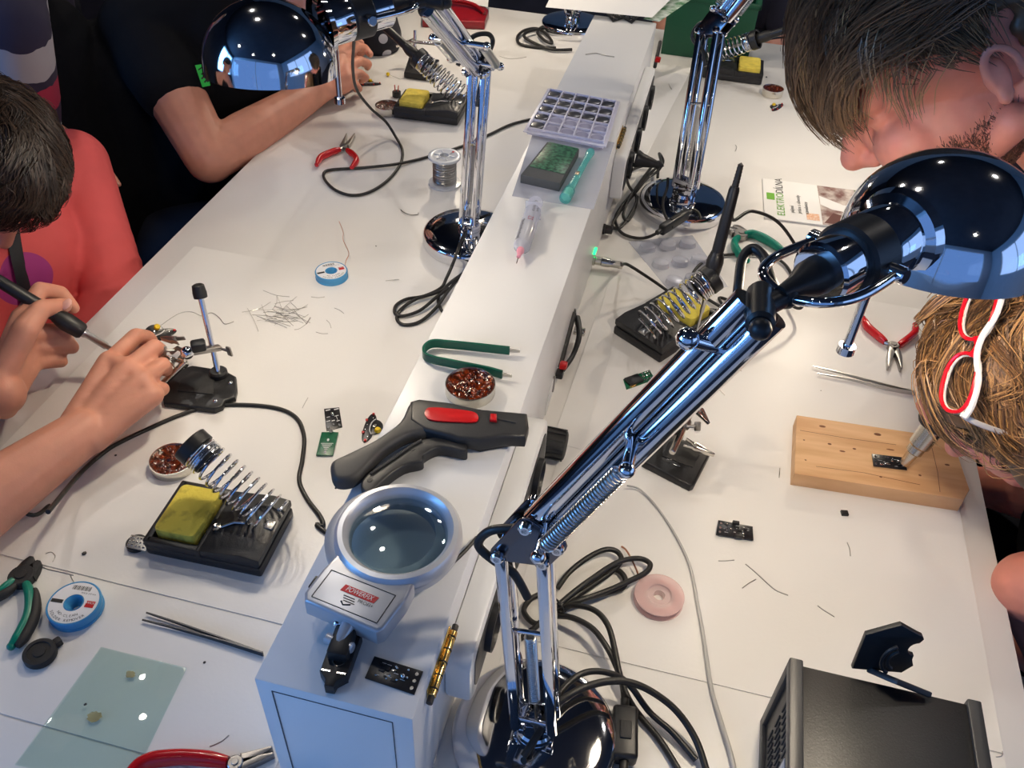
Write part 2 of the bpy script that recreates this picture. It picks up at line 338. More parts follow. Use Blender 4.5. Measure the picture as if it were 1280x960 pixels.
def socket_strip(y0, y1, z0, z1, n, dpt=0.02):
    b = MB(Matrix.Translation((sx, 0, 0)) @ SIDE); b.prism(rrect(y0, y1, z0, z1, 0.02), 0, dpt, 0.004)
    f = b.build('socket_frame', WHITEP, bx)
    b = MB(Matrix.Translation((sx, 0, 0)) @ SIDE); b.prism(rrect(y0 + 0.012, y1 - 0.012, z0 + 0.012, z1 - 0.012, 0.014), dpt, dpt + 0.001, 0.0004)
    b.build('socket_plate', DARKGREY, f)
    L = (y1 - y0 - 0.03) / n
    for i in range(n):
        cy = y0 + 0.015 + L * (i + 0.5); cz = (z0 + z1) / 2
        M = Matrix.Translation((sx + dpt + 0.001, cy, cz)) @ SIDE
        b = MB(M); b.lathe([(0.0205, 0), (0.0222, 0), (0.0222, 0.006), (0.0205, 0.0065), (0.0195, 0.004), (0.0190, 0.0008), (0, 0.0006)], n=28); b.build('socket', BLACK, f)
        b = MB(M)
        for s in (-1, 1): b.cyl((s * 0.0095, 0, 0.0004), (s * 0.0095, 0, 0.0012), 0.0028, 10)
        b.build('contact_hole', BRASS, f)
ya, yb_ = sideY(592, 800, 0)[0] - 0.0, sideY(664, 560, 0)[0]
socket_strip(0.075, 0.385, 0.050, 0.128, 3, 0.024)
ys = sideY(785, 200, 0)[0]
socket_strip(0.985, 1.39, 0.050, 0.128, 4, 0.020)
# rotary knobs, lever, connector and light along the right side
def knob(px, py, r, L, m, ridges=0):
    y, z = sideY(px, py, 0); z = max(z, r * 1.2 + 0.002); M = Matrix.Translation((sx, y, z)) @ SIDE
    b = MB(M); b.lathe([(0, 0), (r * 1.15, 0), (r * 1.15, L * 0.2), (r, L * 0.25), (r * 0.92, L - 0.001), (r * 0.8, L), (0, L)], n=24)
    for k in range(ridges):
        a = 2 * math.pi * k / ridges; b.box((0, 0, 0), (0.002, 0.003, L * 0.7), 0.0004, M=Matrix.Rotation(a, 4, 'Z') @ Matrix.Translation((r, 0, L * 0.6)))
    return b.build('knob', m, bx)
k1 = knob(664, 588, 0.019, 0.040, BLACKM, 12); k1['label'] = 'ribbed black rotary knob'
y_, z_ = sideY(680, 580, 0)
MB(Matrix.Translation((sx, y_ + 0.01, z_ - 0.004)) @ SIDE).prism(rrect(-0.045, 0.035, -0.03, 0.022, 0.02), 0, 0.0012, 0.0004).build('knob_plate', WHITEP, bx)
k2 = knob(752, 300, 0.0075, 0.016, BLACK); k2['label'] = 'small black knob'
GLOW = mat('green_indicator', (0.0, 0.5, 0.12), 0.4, emit=(0.02, 1.0, 0.25), estr=2.2)
y_, z_ = sideY(743, 312, 0); MB().box((sx + 0.002, y_ - 0.004, z_), (0.004, 0.018, 0.004), 0.001).build('indicator_light', GLOW, bx)
# metal connector jack
y_, z_ = sideY(741, 325, 0); JACK = Vector(((BX1), BY0 + y_, T + z_))
b = MB(); b.cyl((sx, y_, z_), (sx + 0.004, y_, z_), 0.0085, 6); b.cyl((sx + 0.004, y_, z_), (sx + 0.014, y_, z_), 0.0065, 18, bev=0.0008); b.build('jack', NICKEL, bx)
# slide and lever switches
def slot(px0, py0, px1, py1, name, m, hgt=0.003, d=0.004, at_=0.5):
    a = sideY(px0, py0, 0); c = sideY(px1, py1, 0)
    b = MB(); b.tube([(sx + d * 0.4, a[0], a[1]), (sx + d * 0.4, c[0], c[1])], hgt, 8); return b.build(name, m, bx)
slot(718, 386, 716, 400, 'slot_end', DULLSTEEL, 0.0016); slot(689, 490, 692, 470, 'slot_end', DULLSTEEL, 0.0016)
slot(716, 392, 696, 466, 'slot', INK, 0.0045, 0.002)
l0 = sideY(716, 396, 0); l1 = sideY(697, 462, 0)
b = MB(); b.tube(smooth_path([(sx + 0.006, l0[0], l0[1]), (sx + 0.016, (l0[0] * 2 + l1[0]) / 3, l0[1] - 0.004), (sx + 0.014, (l0[0] + l1[0] * 2) / 3, l1[1]), (sx + 0.006, l1[0], l1[1])]), [0.005, 0.004, 0.0035, 0.004], 10); lv = b.build('lever', BLACK, bx)
y_, z_ = sideY(712, 412, 0); b = MB(); b.cyl((sx + 0.006, y_, z_), (sx + 0.022, y_, z_), 0.006, 18, bev=0.001); b.build('pivot_screw', NICKEL, bx)
y_, z_ = sideY(696, 455, 0); b = MB(); b.box((sx + 0.009, y_, z_), (0.010, 0.011, 0.008), 0.002); b.build('red_switch', REDP, bx)
y_, z_ = sideY(694, 466, 0); b = MB(); b.box((sx + 0.006, y_, z_), (0.010, 0.014, 0.009), 0.002); b.build('switch_end', BLACK, bx)
slot(825, 52, 818, 84, 'slot', INK, 0.004, 0.002)
y_, z_ = sideY(819, 74, 0); b = MB(); b.box((sx + 0.006, y_, z_), (0.012, 0.018, 0.008), 0.002); b.build('red_switch', REDP, bx)
y_, z_ = sideY(828, 57, 0); b = MB(); b.cyl((sx + 0.002, y_, z_), (sx + 0.02, y_, z_), 0.005, 16, bev=0.001); b.build('pivot_screw', NICKEL, bx)
y_, z_ = sideY(835, 30, 0); b = MB(); b.cyl((sx, y_, z_), (sx + 0.035, y_, z_), 0.006, 16, bev=0.001); b.build('jack', NICKEL, bx)
# ================================================================ chrome desk lamps
BULB = mat('lamp_bulb', (1, 1, 1), 0.5, emit=BULB_COL, estr=14)
SHADE_IN = mat('lamp_shade_inside', (0.70, 0.70, 0.70), 0.35, 0.0)
def bar(b, p, q, n, w=0.010, t=0.010, wall=0.0):
    """rectangular chrome bar from p to q; n = width direction"""
    p, q, n = Vector(p), Vector(q), Vector(n); M = frame(p, n, q - p); L = (q - p).length
    b.box((0, 0, L / 2), (w, t, L), min(w, t) * 0.28, M=M)
def lamp(label, base, j1, j2, shade, neck, axis, watts, pole_base=None, group='chrome desk lamps', head=True, r=0.067, arm2=True, elbow_side=1, spring_side=True, col=BULB_COL, cord=None, loop=None):
    """base on the table, j1 elbow, j2 tip of the upper arm, shade = centre of the rim, neck = direction from shade to its neck, axis = direction the shade opens"""
    t = thing('desk_lamp', label, 'lamp', at(base), group)
    base, j1 = Vector(base), Vector(j1)
    if j2 is None: j2 = Vector(shade) - Vector(axis).normalized() * (r * 0.5) + Vector(neck).normalized() * (r * 0.8 + 0.134) - Vector((0, 0, 0.004))
    j2 = Vector(j2)
    b = W(t); b.lathe([(0, 0.0003), (0.0735, 0.0003), (0.0745, 0.003), (0.075, 0.016), (0.0735, 0.0205), (0.070, 0.023), (0.055, 0.0255), (0.030, 0.027), (0, 0.0275)], at(base), 64); b.build('base', CHROME, t)
    pb = Vector(pole_base) if pole_base else base + Vector((0, 0, 0.028))
    p0 = pb + Vector((0, 0, 0.012)); d1 = (j1 - p0).normalized(); d2 = (j2 - j1).normalized()
    n = d1.cross(d2); n.normalize()                      # normal of the arm plane
    s1 = n.cross(d1).normalized(); s2 = n.cross(d2).normalized()
    # foot bracket
    b = W(t); b.cyl(pb - Vector((0, 0, 0.002)), pb + Vector((0, 0, 0.008)), 0.018, 24, bev=0.002)
    for s in (-1, 1): b.box((0, s * 0.008, 0.014), (0.036, 0.003, 0.03), 0.001, M=frame(pb, s1, (0, 0, 1)))
    for s in (-1, 1): b.cyl(p0 + s1 * (0.011 * s) - n * 0.013, p0 + s1 * (0.011 * s) + n * 0.013, 0.0032, 12, bev=0.0006)
    b.build('foot_bracket', CHROME, t)
    # lower arm: two pairs of bars
    for s in (-1, 1):
        b = W(t)
        for e in (-1, 1):
            b = W(t); bar(b, p0 + s1 * (0.016 * s) + n * (0.0095 * e), j1 + s1 * (0.016 * s) + n * (0.0095 * e) - d1 * 0.002, n, 0.0075, 0.0095); b.build('lower_arm_bar', CHROME, t)
    m_ = p0.lerp(j1, 0.55); b = W(t); b.cyl(m_ - s1 * 0.017, m_ + s1 * 0.017, 0.0022, 10); b.build('cross_pin', CHROME, t)
    M = frame(p0 + d1 * 0.03, n, d1); L = (m_ - p0).length - 0.035
    b = W(t); b.coil(M, 0.0045, 0.0026, L / 0.0026, 0.0009, 5, 10); b.tube([p0, p0 + d1 * 0.03], 0.001, 6); b.build('lower_spring', STEEL, t)
    up0 = Vector((0, 0, 1))
    # elbow plates and bolts
    b = W(t); pl = [(-0.019, -0.013), (0.019, -0.013), (0.024, 0.004), (0.034, 0.016), (0.022, 0.030), (-0.004, 0.020), (-0.02, 0.006)]
    Me = Matrix(((s1.x, d1.x, n.x, j1.x), (s1.y, d1.y, n.y, j1.y), (s1.z, d1.z, n.z, j1.z), (0, 0, 0, 1)))
    out = []
    for q in [(-0.018, 0)]: pass
    c0, c1, c2, c3 = j1 + s1 * 0.017, j1 - s1 * 0.017, j1 + d2 * 0.03 + s2 * 0.014, j1 + d2 * 0.03 - s2 * 0.014
    hull = [c0, c1, c2, c3]; cc = (c0 + c1 + c2 + c3) / 4
    loc = [((h - j1).dot(s1), (h - j1).dot(d1)) for h in hull]; cx = sum(x for x, y in loc) / 4; cy = sum(y for x, y in loc) / 4
    pts = []
    for (x, y) in loc:
        for k in range(10): a = 2 * math.pi * k / 10; pts.append((x + 0.0068 * math.cos(a), y + 0.0068 * math.sin(a)))
    pts = hull2d(pts)
    for e in (-1, 1): b.prism(pts, e * 0.0105 - 0.00125, e * 0.0105 + 0.00125, 0.0006, M=Me)
    b.build('elbow_plate', DARKCHROME, t)
    for h in hull:
        b = W(t)
        for e in (-1, 1):
            b.cyl(h + n * (e * 0.0118), h + n * (e * 0.018), 0.0052, 16, bev=0.0014)
        b.cyl(h - n * 0.018, h + n * 0.018, 0.0025, 10); b.build('elbow_bolt', CHROME, t)
    b = W(t); b.tube(smooth_path([j1 + d2 * 0.04 - s2 * 0.002, j1 + d2 * 0.012 + up0 * 0.012 - s1 * 0.006, j1 + up0 * 0.014 - s1 * 0.026, j1 - d1 * 0.004 - s1 * 0.036, j1 - d1 * 0.018 - s1 * 0.026, j1 - d1 * 0.03 - s1 * 0.010, j1 - d1 * 0.055], 8), 0.0036, 12); b.build('elbow_cord_loop', RUBBER, t)
    if loop: W(t).tube(smooth_path([Vector(p) for p in loop], 8), 0.0034, 12).build('cord_arch', RUBBER, t)
    # upper arm: two round tubes
    for s in (-1, 1):
        b = W(t); a_ = j1 + d2 * 0.030 + s2 * (0.0092 * s); c_ = j2 + s2 * (0.0092 * s); b.tube([a_, c_], 0.0098, 20, flat=0.9); b.build('upper_arm_tube', CHROME, t)
    if spring_side:
        for e in (-1, 1):
            o0 = j1 + d2 * 0.034 + n * (0.031 * e); o1 = j1 + d2 * (0.034 + 0.105) + n * (0.031 * e)
            b = W(t); b.coil(frame(o0 + d2 * 0.008, n, d2), 0.0056, 0.0029, 0.089 / 0.0029, 0.0010, 6, 12); b.tube([o0, o0 + d2 * 0.009], 0.001, 6); b.tube([o1, o1 - d2 * 0.009], 0.001, 6); b.build('upper_spring', STEEL, t)
        b = W(t)
        for f in (0.034, 0.139):
            b = W(t); b.cyl(j1 + d2 * f - n * 0.036, j1 + d2 * f + n * 0.036, 0.0042, 14, bev=0.001)
            for e in (-1, 1): b.sphere(j1 + d2 * f + n * (0.036 * e), 0.0058, 12)
            b.build('spring_post', CHROME, t)
    # wing screw near the tip
    b = W(t); q = j2 - d2 * 0.035; b.cyl(q, q - s2 * 0.022 - n * 0.014, 0.0045, 12); b.sphere(q - s2 * 0.024 - n * 0.015, 0.0072, 12); b.build('wing_screw', CHROME, t)
    if not head: return t, (n, s1, s2, d1, d2)
    shade, neck, axis = Vector(shade), Vector(neck).normalized(), Vector(axis).normalized()
    up = -axis
    # dome: rim at shade centre plane
    prof_o = [(r, 0.0), (r * 1.0, 0.010)] + [(r * math.cos(a), 0.010 + r * 0.92 * math.sin(a)) for a in np.linspace(0.08, math.pi / 2, 18)]
    prof_o[-1] = (0, prof_o[-1][1]); th = 0.0013
    prof_i = [(max(0, q[0] - th), q[1] - (th if k > 2 else 0)) for k, q in enumerate(prof_o)]
    lip = [(r - th, 0.0), (r, -0.0006)]
    M = frame(shade, neck, up)
    b = W(t); b.lathe(lip + prof_o, M, 72); sh = b.build('shade', CHROME, t)
    b = W(t); b.lathe(prof_i[::-1], M, 72); b.build('shade_lining', SHADE_IN, sh)
    nk = neck
    c = shade + up * (r * 0.50)
    e0 = c + nk * (r * 0.80); x_ = lambda f: e0 + nk * f
    b = W(t); b.lathe([(0.031, 0.004), (0.029, 0.010), (0.024, 0.013), (0.0235, 0.034), (0.022, 0.036), (0, 0.036)], frame(e0, up, nk), 40); b.build('neck_collar', CHROME, t)
    b = W(t); b.lathe([(0, 0.034), (0.0215, 0.034), (0.024, 0.037), (0.024, 0.058), (0.022, 0.060), (0, 0.060)], frame(e0, up, nk), 40); b.build('neck_ring', BLACK, t)
    b = W(t); b.lathe([(0, 0.058), (0.0195, 0.058), (0.0200, 0.060), (0.0200, 0.082), (0.0180, 0.084), (0, 0.084)], frame(e0, up, nk), 40); b.build('neck_cap', CHROME, t)
    b = W(t); b.lathe([(0, 0.082), (0.0125, 0.082), (0.0115, 0.094), (0.007, 0.104), (0.0045, 0.118), (0, 0.118)], frame(e0, up, nk), 24); b.build('cord_grip', BLACK, t)
    # yoke: bent rod from both sides of the neck to the arm tip
    sd = nk.cross(up).normalized(); ya, yb2 = x_(0.048) + sd * 0.029, x_(0.048) - sd * 0.029
    back = x_(0.112) - up * 0.004
    b = W(t); b.tube(smooth_path([ya, x_(0.085) + sd * 0.031, x_(0.108) + sd * 0.022, back, x_(0.108) - sd * 0.022, x_(0.085) - sd * 0.031, yb2], 8), 0.0032, 12); b.build('yoke', CHROME, t)
    for q in (ya, yb2):
        b = W(t); dd = (x_(0.048) - q).normalized(); b.cyl(q - dd * 0.006, q + dd * 0.006, 0.0055, 14, bev=0.001)
        b.build('yoke_screw', CHROME, t)
    b = W(t); b.tube([back, j2], [0.006, 0.0065], 14); b.cyl(j2 - n * 0.02, j2 + n * 0.02, 0.0085, 16, bev=0.002); b.sphere(back, 0.0078, 14); b.sphere(j2 - n * 0.024, 0.0066, 14); b.sphere(j2 + n * 0.022, 0.0062, 14); b.build('tip_joint', BLACK, t)
    if cord:
        b = W(t); b.tube(smooth_path([x_(0.112)] + [Vector(p) for p in cord] + [j2 - d2 * 0.05], 8), 0.0036, 12); b.build('cord_loop', RUBBER, t)
    # handle rod with its round end, hanging beside the shade
    h0 = x_(0.020) - up * 0.020; h1 = h0 + HANDLE[0] * 0.062
    b = W(t); b.cyl(h0, h1, 0.0032, 12); b.lathe([(0, 0.060), (0.006, 0.061), (0.0062, 0.067), (0, 0.068)], frame(h0, None, h1 - h0), 16); b.build('handle_rod', CHROME, t)
    # bulb and its light
    bp = shade + up * 0.026 + nk * 0.008
    b = W(t); b.sphere(bp, (0.021, 0.021, 0.021), 20); b.cyl(bp + nk * 0.015, c + nk * 0.05, 0.0135, 20); b.build('bulb', BULB, t)
    l = bpy.data.lights.new('lamp_light', 'POINT'); l.energy = watts; l.color = col; l.shadow_soft_size = 0.018
    lo = bpy.data.objects.new('lamp_light', l); lo.location = bp - up * 0.030; C.objects.link(lo)
    return t, (n, s1, s2, d1, d2)
def hull2d(pts):
    pts = sorted(set((round(x, 6), round(y, 6)) for x, y in pts)); 
    def half(ps):
        h = []
        for p in ps:
            while len(h) > 1 and (h[-1][0] - h[-2][0]) * (p[1] - h[-2][1]) - (h[-1][1] - h[-2][1]) * (p[0] - h[-2][0]) <= 0: h.pop()
            h.append(p)
        return h
    return half(pts)[:-1] + half(pts[::-1])[:-1]
DARKCHROME = mat('dark_chrome', (0.14, 0.14, 0.16), 0.18, 1.0)
HANDLE = [Vector((0.0, -0.02, -1)).normalized()]
def V3(x, y, h): return Vector((x, y, T + h))
nA = Vector((-0.78, -0.93, -0.02))
lampA, axA = lamp('chrome desk lamp in the foreground, its base beside the near end of the white box', V3(-0.040, 0.383, 0), U(655, 683, 0.25), None, U(1170, 318, 0.455), nA, (0.03, -0.16, -1), RIGHT_BULB_W, cord=[U(976, 370, 0.445), U(962, 345, 0.452), U(955, 322, 0.455), U(941, 311, 0.455), U(928, 324, 0.45), U(923, 360, 0.438), U(918, 392, 0.425)])
lampB, axB = lamp('chrome desk lamp on the left table, its base touching the white box', V3(-0.326, 1.172, 0), U(600, 86, 0.275), None, U(339, 91, 0.408), (0.62, 0.72, 0.06), (0.03, -0.16, -1), LEFT_BULB_W, loop=[U(572, 82, 0.285), U(580, 66, 0.30), U(587, 50, 0.315), U(598, 43, 0.322), U(611, 43, 0.322), U(616, 52, 0.312), U(611, 66, 0.30), U(604, 80, 0.285), U(600, 95, 0.265)])
lampC, axC = lamp('chrome desk lamp on right table behind the black plug cables, shade out of picture', V3(-0.003, 1.388, 0), U(889, 40, 0.26), None, V3(0.30, 1.60, 0.44), (-0.85, -0.25, 0.1), (0.1, -0.1, -1), FAR_BULB_W)
lampD, axD = lamp('chrome desk lamp at far end of left table, only its base in the picture', V3(-0.348, 2.165, 0), V3(-0.36, 2.19, 0.26), None, V3(-0.56, 2.02, 0.46), (0.7, 0.5, 0.1), (0.0, -0.1, -1), FAR_BULB_W)
# ================================================================ small tools and parts on the tables
def px(pts, h=0.0): return [U(x, y, h) for x, y in pts]
def drop(p, h): return Vector((p.x, p.y, T + h))
def flat_thing(name, label, cat, pts, h0, th, m, bev=0.0, group=None):
    P_ = px(pts, h0 + th); o = MB().prism([(p.x, p.y) for p in P_], T + h0 + 0.0003, T + h0 + th, bev).build(name, m, None); return tag(o, label, cat, group)
def ell(n=24): return [(math.cos(2 * math.pi * i / n), math.sin(2 * math.pi * i / n)) for i in range(n)]
# ---------------------------------------------------------------- circuit boards
def board(name, label, quad, h, m, comps=(), th=0.0016, group='small circuit boards', cat='circuit board'):
    """quad: four pixels (u0v0, u1v0, u1v1, u0v1). comps: (part name, kind, u, v, su, sv, height, material)"""
    c = px(quad, h + th); ctr = sum(c, Vector()) / 4
    t = thing(name, label, cat, Matrix.Translation((ctr.x, ctr.y, T + h)), group)
    b = W(t); b.prism([(p.x, p.y) for p in c] if ((c[1] - c[0]).cross(c[2] - c[0])).z > 0 else [(p.x, p.y) for p in c[::-1]], T + h + 0.0003, T + h + th, 0.0002); b.build('board', m, t)
    def Q(u, v): return c[0] * (1 - u) * (1 - v) + c[1] * u * (1 - v) + c[2] * u * v + c[3] * (1 - u) * v
    ex = (c[1] - c[0]); ey = (c[3] - c[0]); lx, ly = ex.length, ey.length
    for (nm, kind, u, v, su, sv, hh, mm) in comps:
        o = Q(u, v); M = frame(o, ex, (0, 0, 1)); b = W(t)
        if kind == 'box': b.box((0, 0, hh / 2), (su * lx, sv * ly, hh), min(0.0004, hh * 0.3), M=M)
        elif kind == 'disc': b.lathe([(0, 0), (1, 0), (0.9, hh), (0, hh)], M @ Matrix.Diagonal((su * lx, sv * ly, 1, 1)), 20)
        elif kind == 'dome': b.sphere((0, 0, hh * 0.3), (su * lx, sv * ly, hh * 0.7), 14, M=M)
        elif kind == 'ring': b.lathe([(su * lx * 0.55, 0), (su * lx, 0), (su * lx, hh), (su * lx * 0.55, hh)], M, 20)
        elif kind == 'line': b.box((0, 0, 0.00006), (su * lx, sv * ly, 0.00012), 0, M=M)
        b.build(nm, mm, t)
    return t
def busy(seed, n=9, pads=3):
    r = random.Random(seed); out = []
    for k in range(pads): out.append(('solder_pad', 'disc', 0.91, 0.2 + 0.3 * k, 0.035, 0.085, 0.0006, SOLDER))
    for k in range(n):
        u, v = r.uniform(0.1, 0.78), r.uniform(0.15, 0.85)
        out.append(('chip', 'box', u, v, r.uniform(0.05, 0.12), r.uniform(0.06, 0.16), r.uniform(0.0006, 0.0014), r.choice([DARKGREY, BLACK, NICKEL])))
        out.append(('solder_joint', 'dome', r.uniform(0.1, 0.8), r.uniform(0.12, 0.88), 0.022, 0.045, 0.0012, SOLDER))
    for k in range(7): out.append(('printed_mark', 'line', r.uniform(0.1, 0.8), r.uniform(0.1, 0.9), r.uniform(0.04, 0.12), 0.018, 0, SILK))
    return out
board('black_circuit_board', 'black circuit board with three solder pads at near end of white box top', [(456, 847), (468, 820), (529, 839), (518, 868)][0:1] + [(518, 868), (529, 839), (468, 820)], BH, PCBK, busy(1, 9) + [('capacitor', 'dome', 0.68, 0.5, 0.05, 0.10, 0.004, SOLDER)])
board('black_circuit_board', 'assembled black circuit board lying on white right table below wooden board', [(942, 675), (895, 668), (898, 650), (941, 658)], 0.003, PCBK, busy(2, 10) + [('push_button', 'box', 0.5, 0.94, 0.18, 0.2, 0.004, BLACK), ('push_button', 'box', 0.4, 0.0, 0.2, 0.16, 0.004, BLACK)])
board('black_circuit_board', 'black circuit board touched by hot air nozzle on the wooden board', [(1134, 587), (1092, 582), (1090, 567), (1132, 572)], 0.0225, PCBK, busy(3, 9))
board('black_circuit_board', 'black circuit board on left table touching a small green board', [(428, 534), (408, 539), (405, 511), (424, 509)], 0.0, PCBK, [('solder_pad', 'disc', 0.15, 0.13, 0.075, 0.06, 0.0008, SOLDER), ('solder_pad', 'disc', 0.5, 0.2, 0.08, 0.06, 0.0008, SOLDER), ('solder_pad', 'disc', 0.85, 0.12, 0.075, 0.06, 0.0008, SOLDER), ('capacitor', 'dome', 0.5, 0.68, 0.10, 0.10, 0.003, SOLDER)] + [('printed_mark', 'line', u, v, su, sv, 0, SILK) for u, v, su, sv in ((0.2, 0.92, 0.3, 0.05), (0.75, 0.92, 0.3, 0.05), (0.25, 0.6, 0.25, 0.03), (0.25, 0.5, 0.03, 0.2), (0.78, 0.6, 0.2, 0.03), (0.82, 0.42, 0.25, 0.03), (0.2, 0.35, 0.2, 0.04), (0.5, 0.4, 0.2, 0.04))])
board('green_circuit_board', 'small green circuit board with metal ring on left table', [(416, 569), (395, 569), (402, 540), (423, 540)], 0.002, PCBG, [('metal_ring', 'ring', 0.42, 0.98, 0.13, 0, 0.0025, SOLDER), ('pad_hole', 'disc', 0.5, 0.66, 0.07, 0.06, 0.0003, SILK), ('pad_hole', 'disc', 0.5, 0.14, 0.08, 0.06, 0.0003, SOLDER)] + [('printed_mark', 'line', 0.5, 0.5 - 0.06 * k, 0.75 - 0.14 * k, 0.02, 0, SILK) for k in range(5)])
board('green_circuit_board', 'green circuit board with a dark chip beside the iron stand on the right table', [(783, 487), (819, 474), (812, 462), (779, 474)], 0.0, PCBG, [('chip', 'box', 0.32, 0.5, 0.46, 0.72, 0.004, BLACK)] + [('solder_joint', 'dome', u, v, 0.04, 0.08, 0.0012, SOLDER) for u in (0.7, 0.82, 0.93) for v in (0.25, 0.6, 0.85)] + [('solder_joint', 'dome', 0.25, 0.1, 0.12, 0.1, 0.002, BRASS)])
board('grey_circuit_board', 'tiny silvery board with black disc below, left of the sponge stand', [(182, 689), (158, 683), (164, 668), (185, 672)], 0.007, mat('tinned_board', (0.33, 0.32, 0.30), 0.35, 0.5, var=0.3, vscale=600), [('solder_joint', 'dome', u, v, 0.05, 0.07, 0.0014, SOLDER) for u in (0.15, 0.35, 0.55, 0.75, 0.92) for v in (0.2, 0.5, 0.8)] )
b = MB(); p = U(172, 682, 0); b.cyl((p.x, p.y, T + 0.0003), (p.x, p.y, T + 0.0068), 0.011, 24, bev=0.001); tag(b.build('buzzer', BLACK), 'black round buzzer under the tiny silvery board beside sponge stand', 'buzzer')
p = U(1055, 643, 0); b = MB(at((p.x, p.y, T), 12)); b.box((0, 0, 0.0022), (0.008, 0.007, 0.0036), 0.0004); t = tag(b.build('tiny_chip', BLACK), 'tiny black square chip alone on right table below the wooden board', 'chip')
b = MB()
for k in (-1, 0, 1): b.box((-0.005, k * 0.002, 0.0008), (0.004, 0.0006, 0.0005)); b.box((0.005, k * 0.002, 0.0008), (0.004, 0.0006, 0.0005))
o = b.build('chip_legs', SOLDER, t)
o.matrix_world = at((p.x, p.y, T), 12)
# saucer shaped boards with red and yellow parts
YEL = mat('yellow_plastic', rgb(225, 190, 20), 0.35)
def saucer(label, c, deg, s=1.0, tilt=0.0, name='saucer_board', cats='circuit board'):
    M = Matrix.Translation(c) @ Matrix.Rotation(math.radians(deg), 4, 'Z') @ Matrix.Rotation(tilt, 4, 'X') @ Matrix.Diagonal((s, s, s, 1))
    t = thing(name, label, cats, M, 'saucer shaped boards')
    out = [(0.026 * math.cos(a), 0.0085 * math.sin(a) * (1 if math.sin(a) > 0 else 0.75)) for a in np.linspace(0, 2 * math.pi, 40, endpoint=False)]
    MB().prism(out, 0.0003, 0.0020, 0.0003).build('board', PCBK, t)
    dome = [(0.0, 0.004)] + [(0.0135 * math.cos(a), 0.004 + 0.0125 * math.sin(a)) for a in np.linspace(0, math.pi, 22)]
    MB().prism([(x - 0.002, y + 0.001) for x, y in dome], 0.0004, 0.0024, 0.0003).build('dome_board', PCBK, t)
    MB().tube(smooth_path([(-0.0155, 0.0055, 0.0026), (-0.008, 0.002, 0.003), (0.004, 0.0022, 0.003), (0.0115, 0.0055, 0.0026)], 6), 0.0007, 8).build('white_arc', SILK, t)
    MB().lathe([(0, 0.0022), (0.0042, 0.0022), (0.0042, 0.0045), (0.003, 0.0062), (0, 0.0064)], Matrix.Translation((0.004, 0.0125, 0)), 18).build('yellow_part', YEL, t)
    b = MB(); b.box((-0.003, 0.007, 0.0034), (0.005, 0.004, 0.002), 0.0004); b.build('chip', NICKEL, t)
    for x, y in ((-0.0235, 0.001), (0.0235, 0.001), (0.010, -0.005), (-0.012, -0.005)):
        MB().box((x, y, 0.0032), (0.003, 0.003, 0.0024), 0.0005).build('red_part', REDP, t)
    for x, y in ((-0.005, -0.003), (0.003, -0.0035), (0.016, 0.002), (-0.018, 0.002)):
        MB().sphere((x, y, 0.0022), 0.0009, 8).build('solder_joint', SOLDER, t)
    return t
saucer('black saucer shaped board with yellow and red parts touching the wire stripper handle', U(461, 536, 0), -82)
saucer('black saucer shaped board on far left table beside the hands of black T-shirt person', U(461, 106, 0), 22)
saucer('black saucer shaped board with yellow and pink parts beside tin on far right table', U(972, 135, 0), 64, 0.9)
SA = saucer('black saucer shaped board held in fingertips at the helping hand clip', U(197, 421, 0.048), 48, 0.95, 0.75)
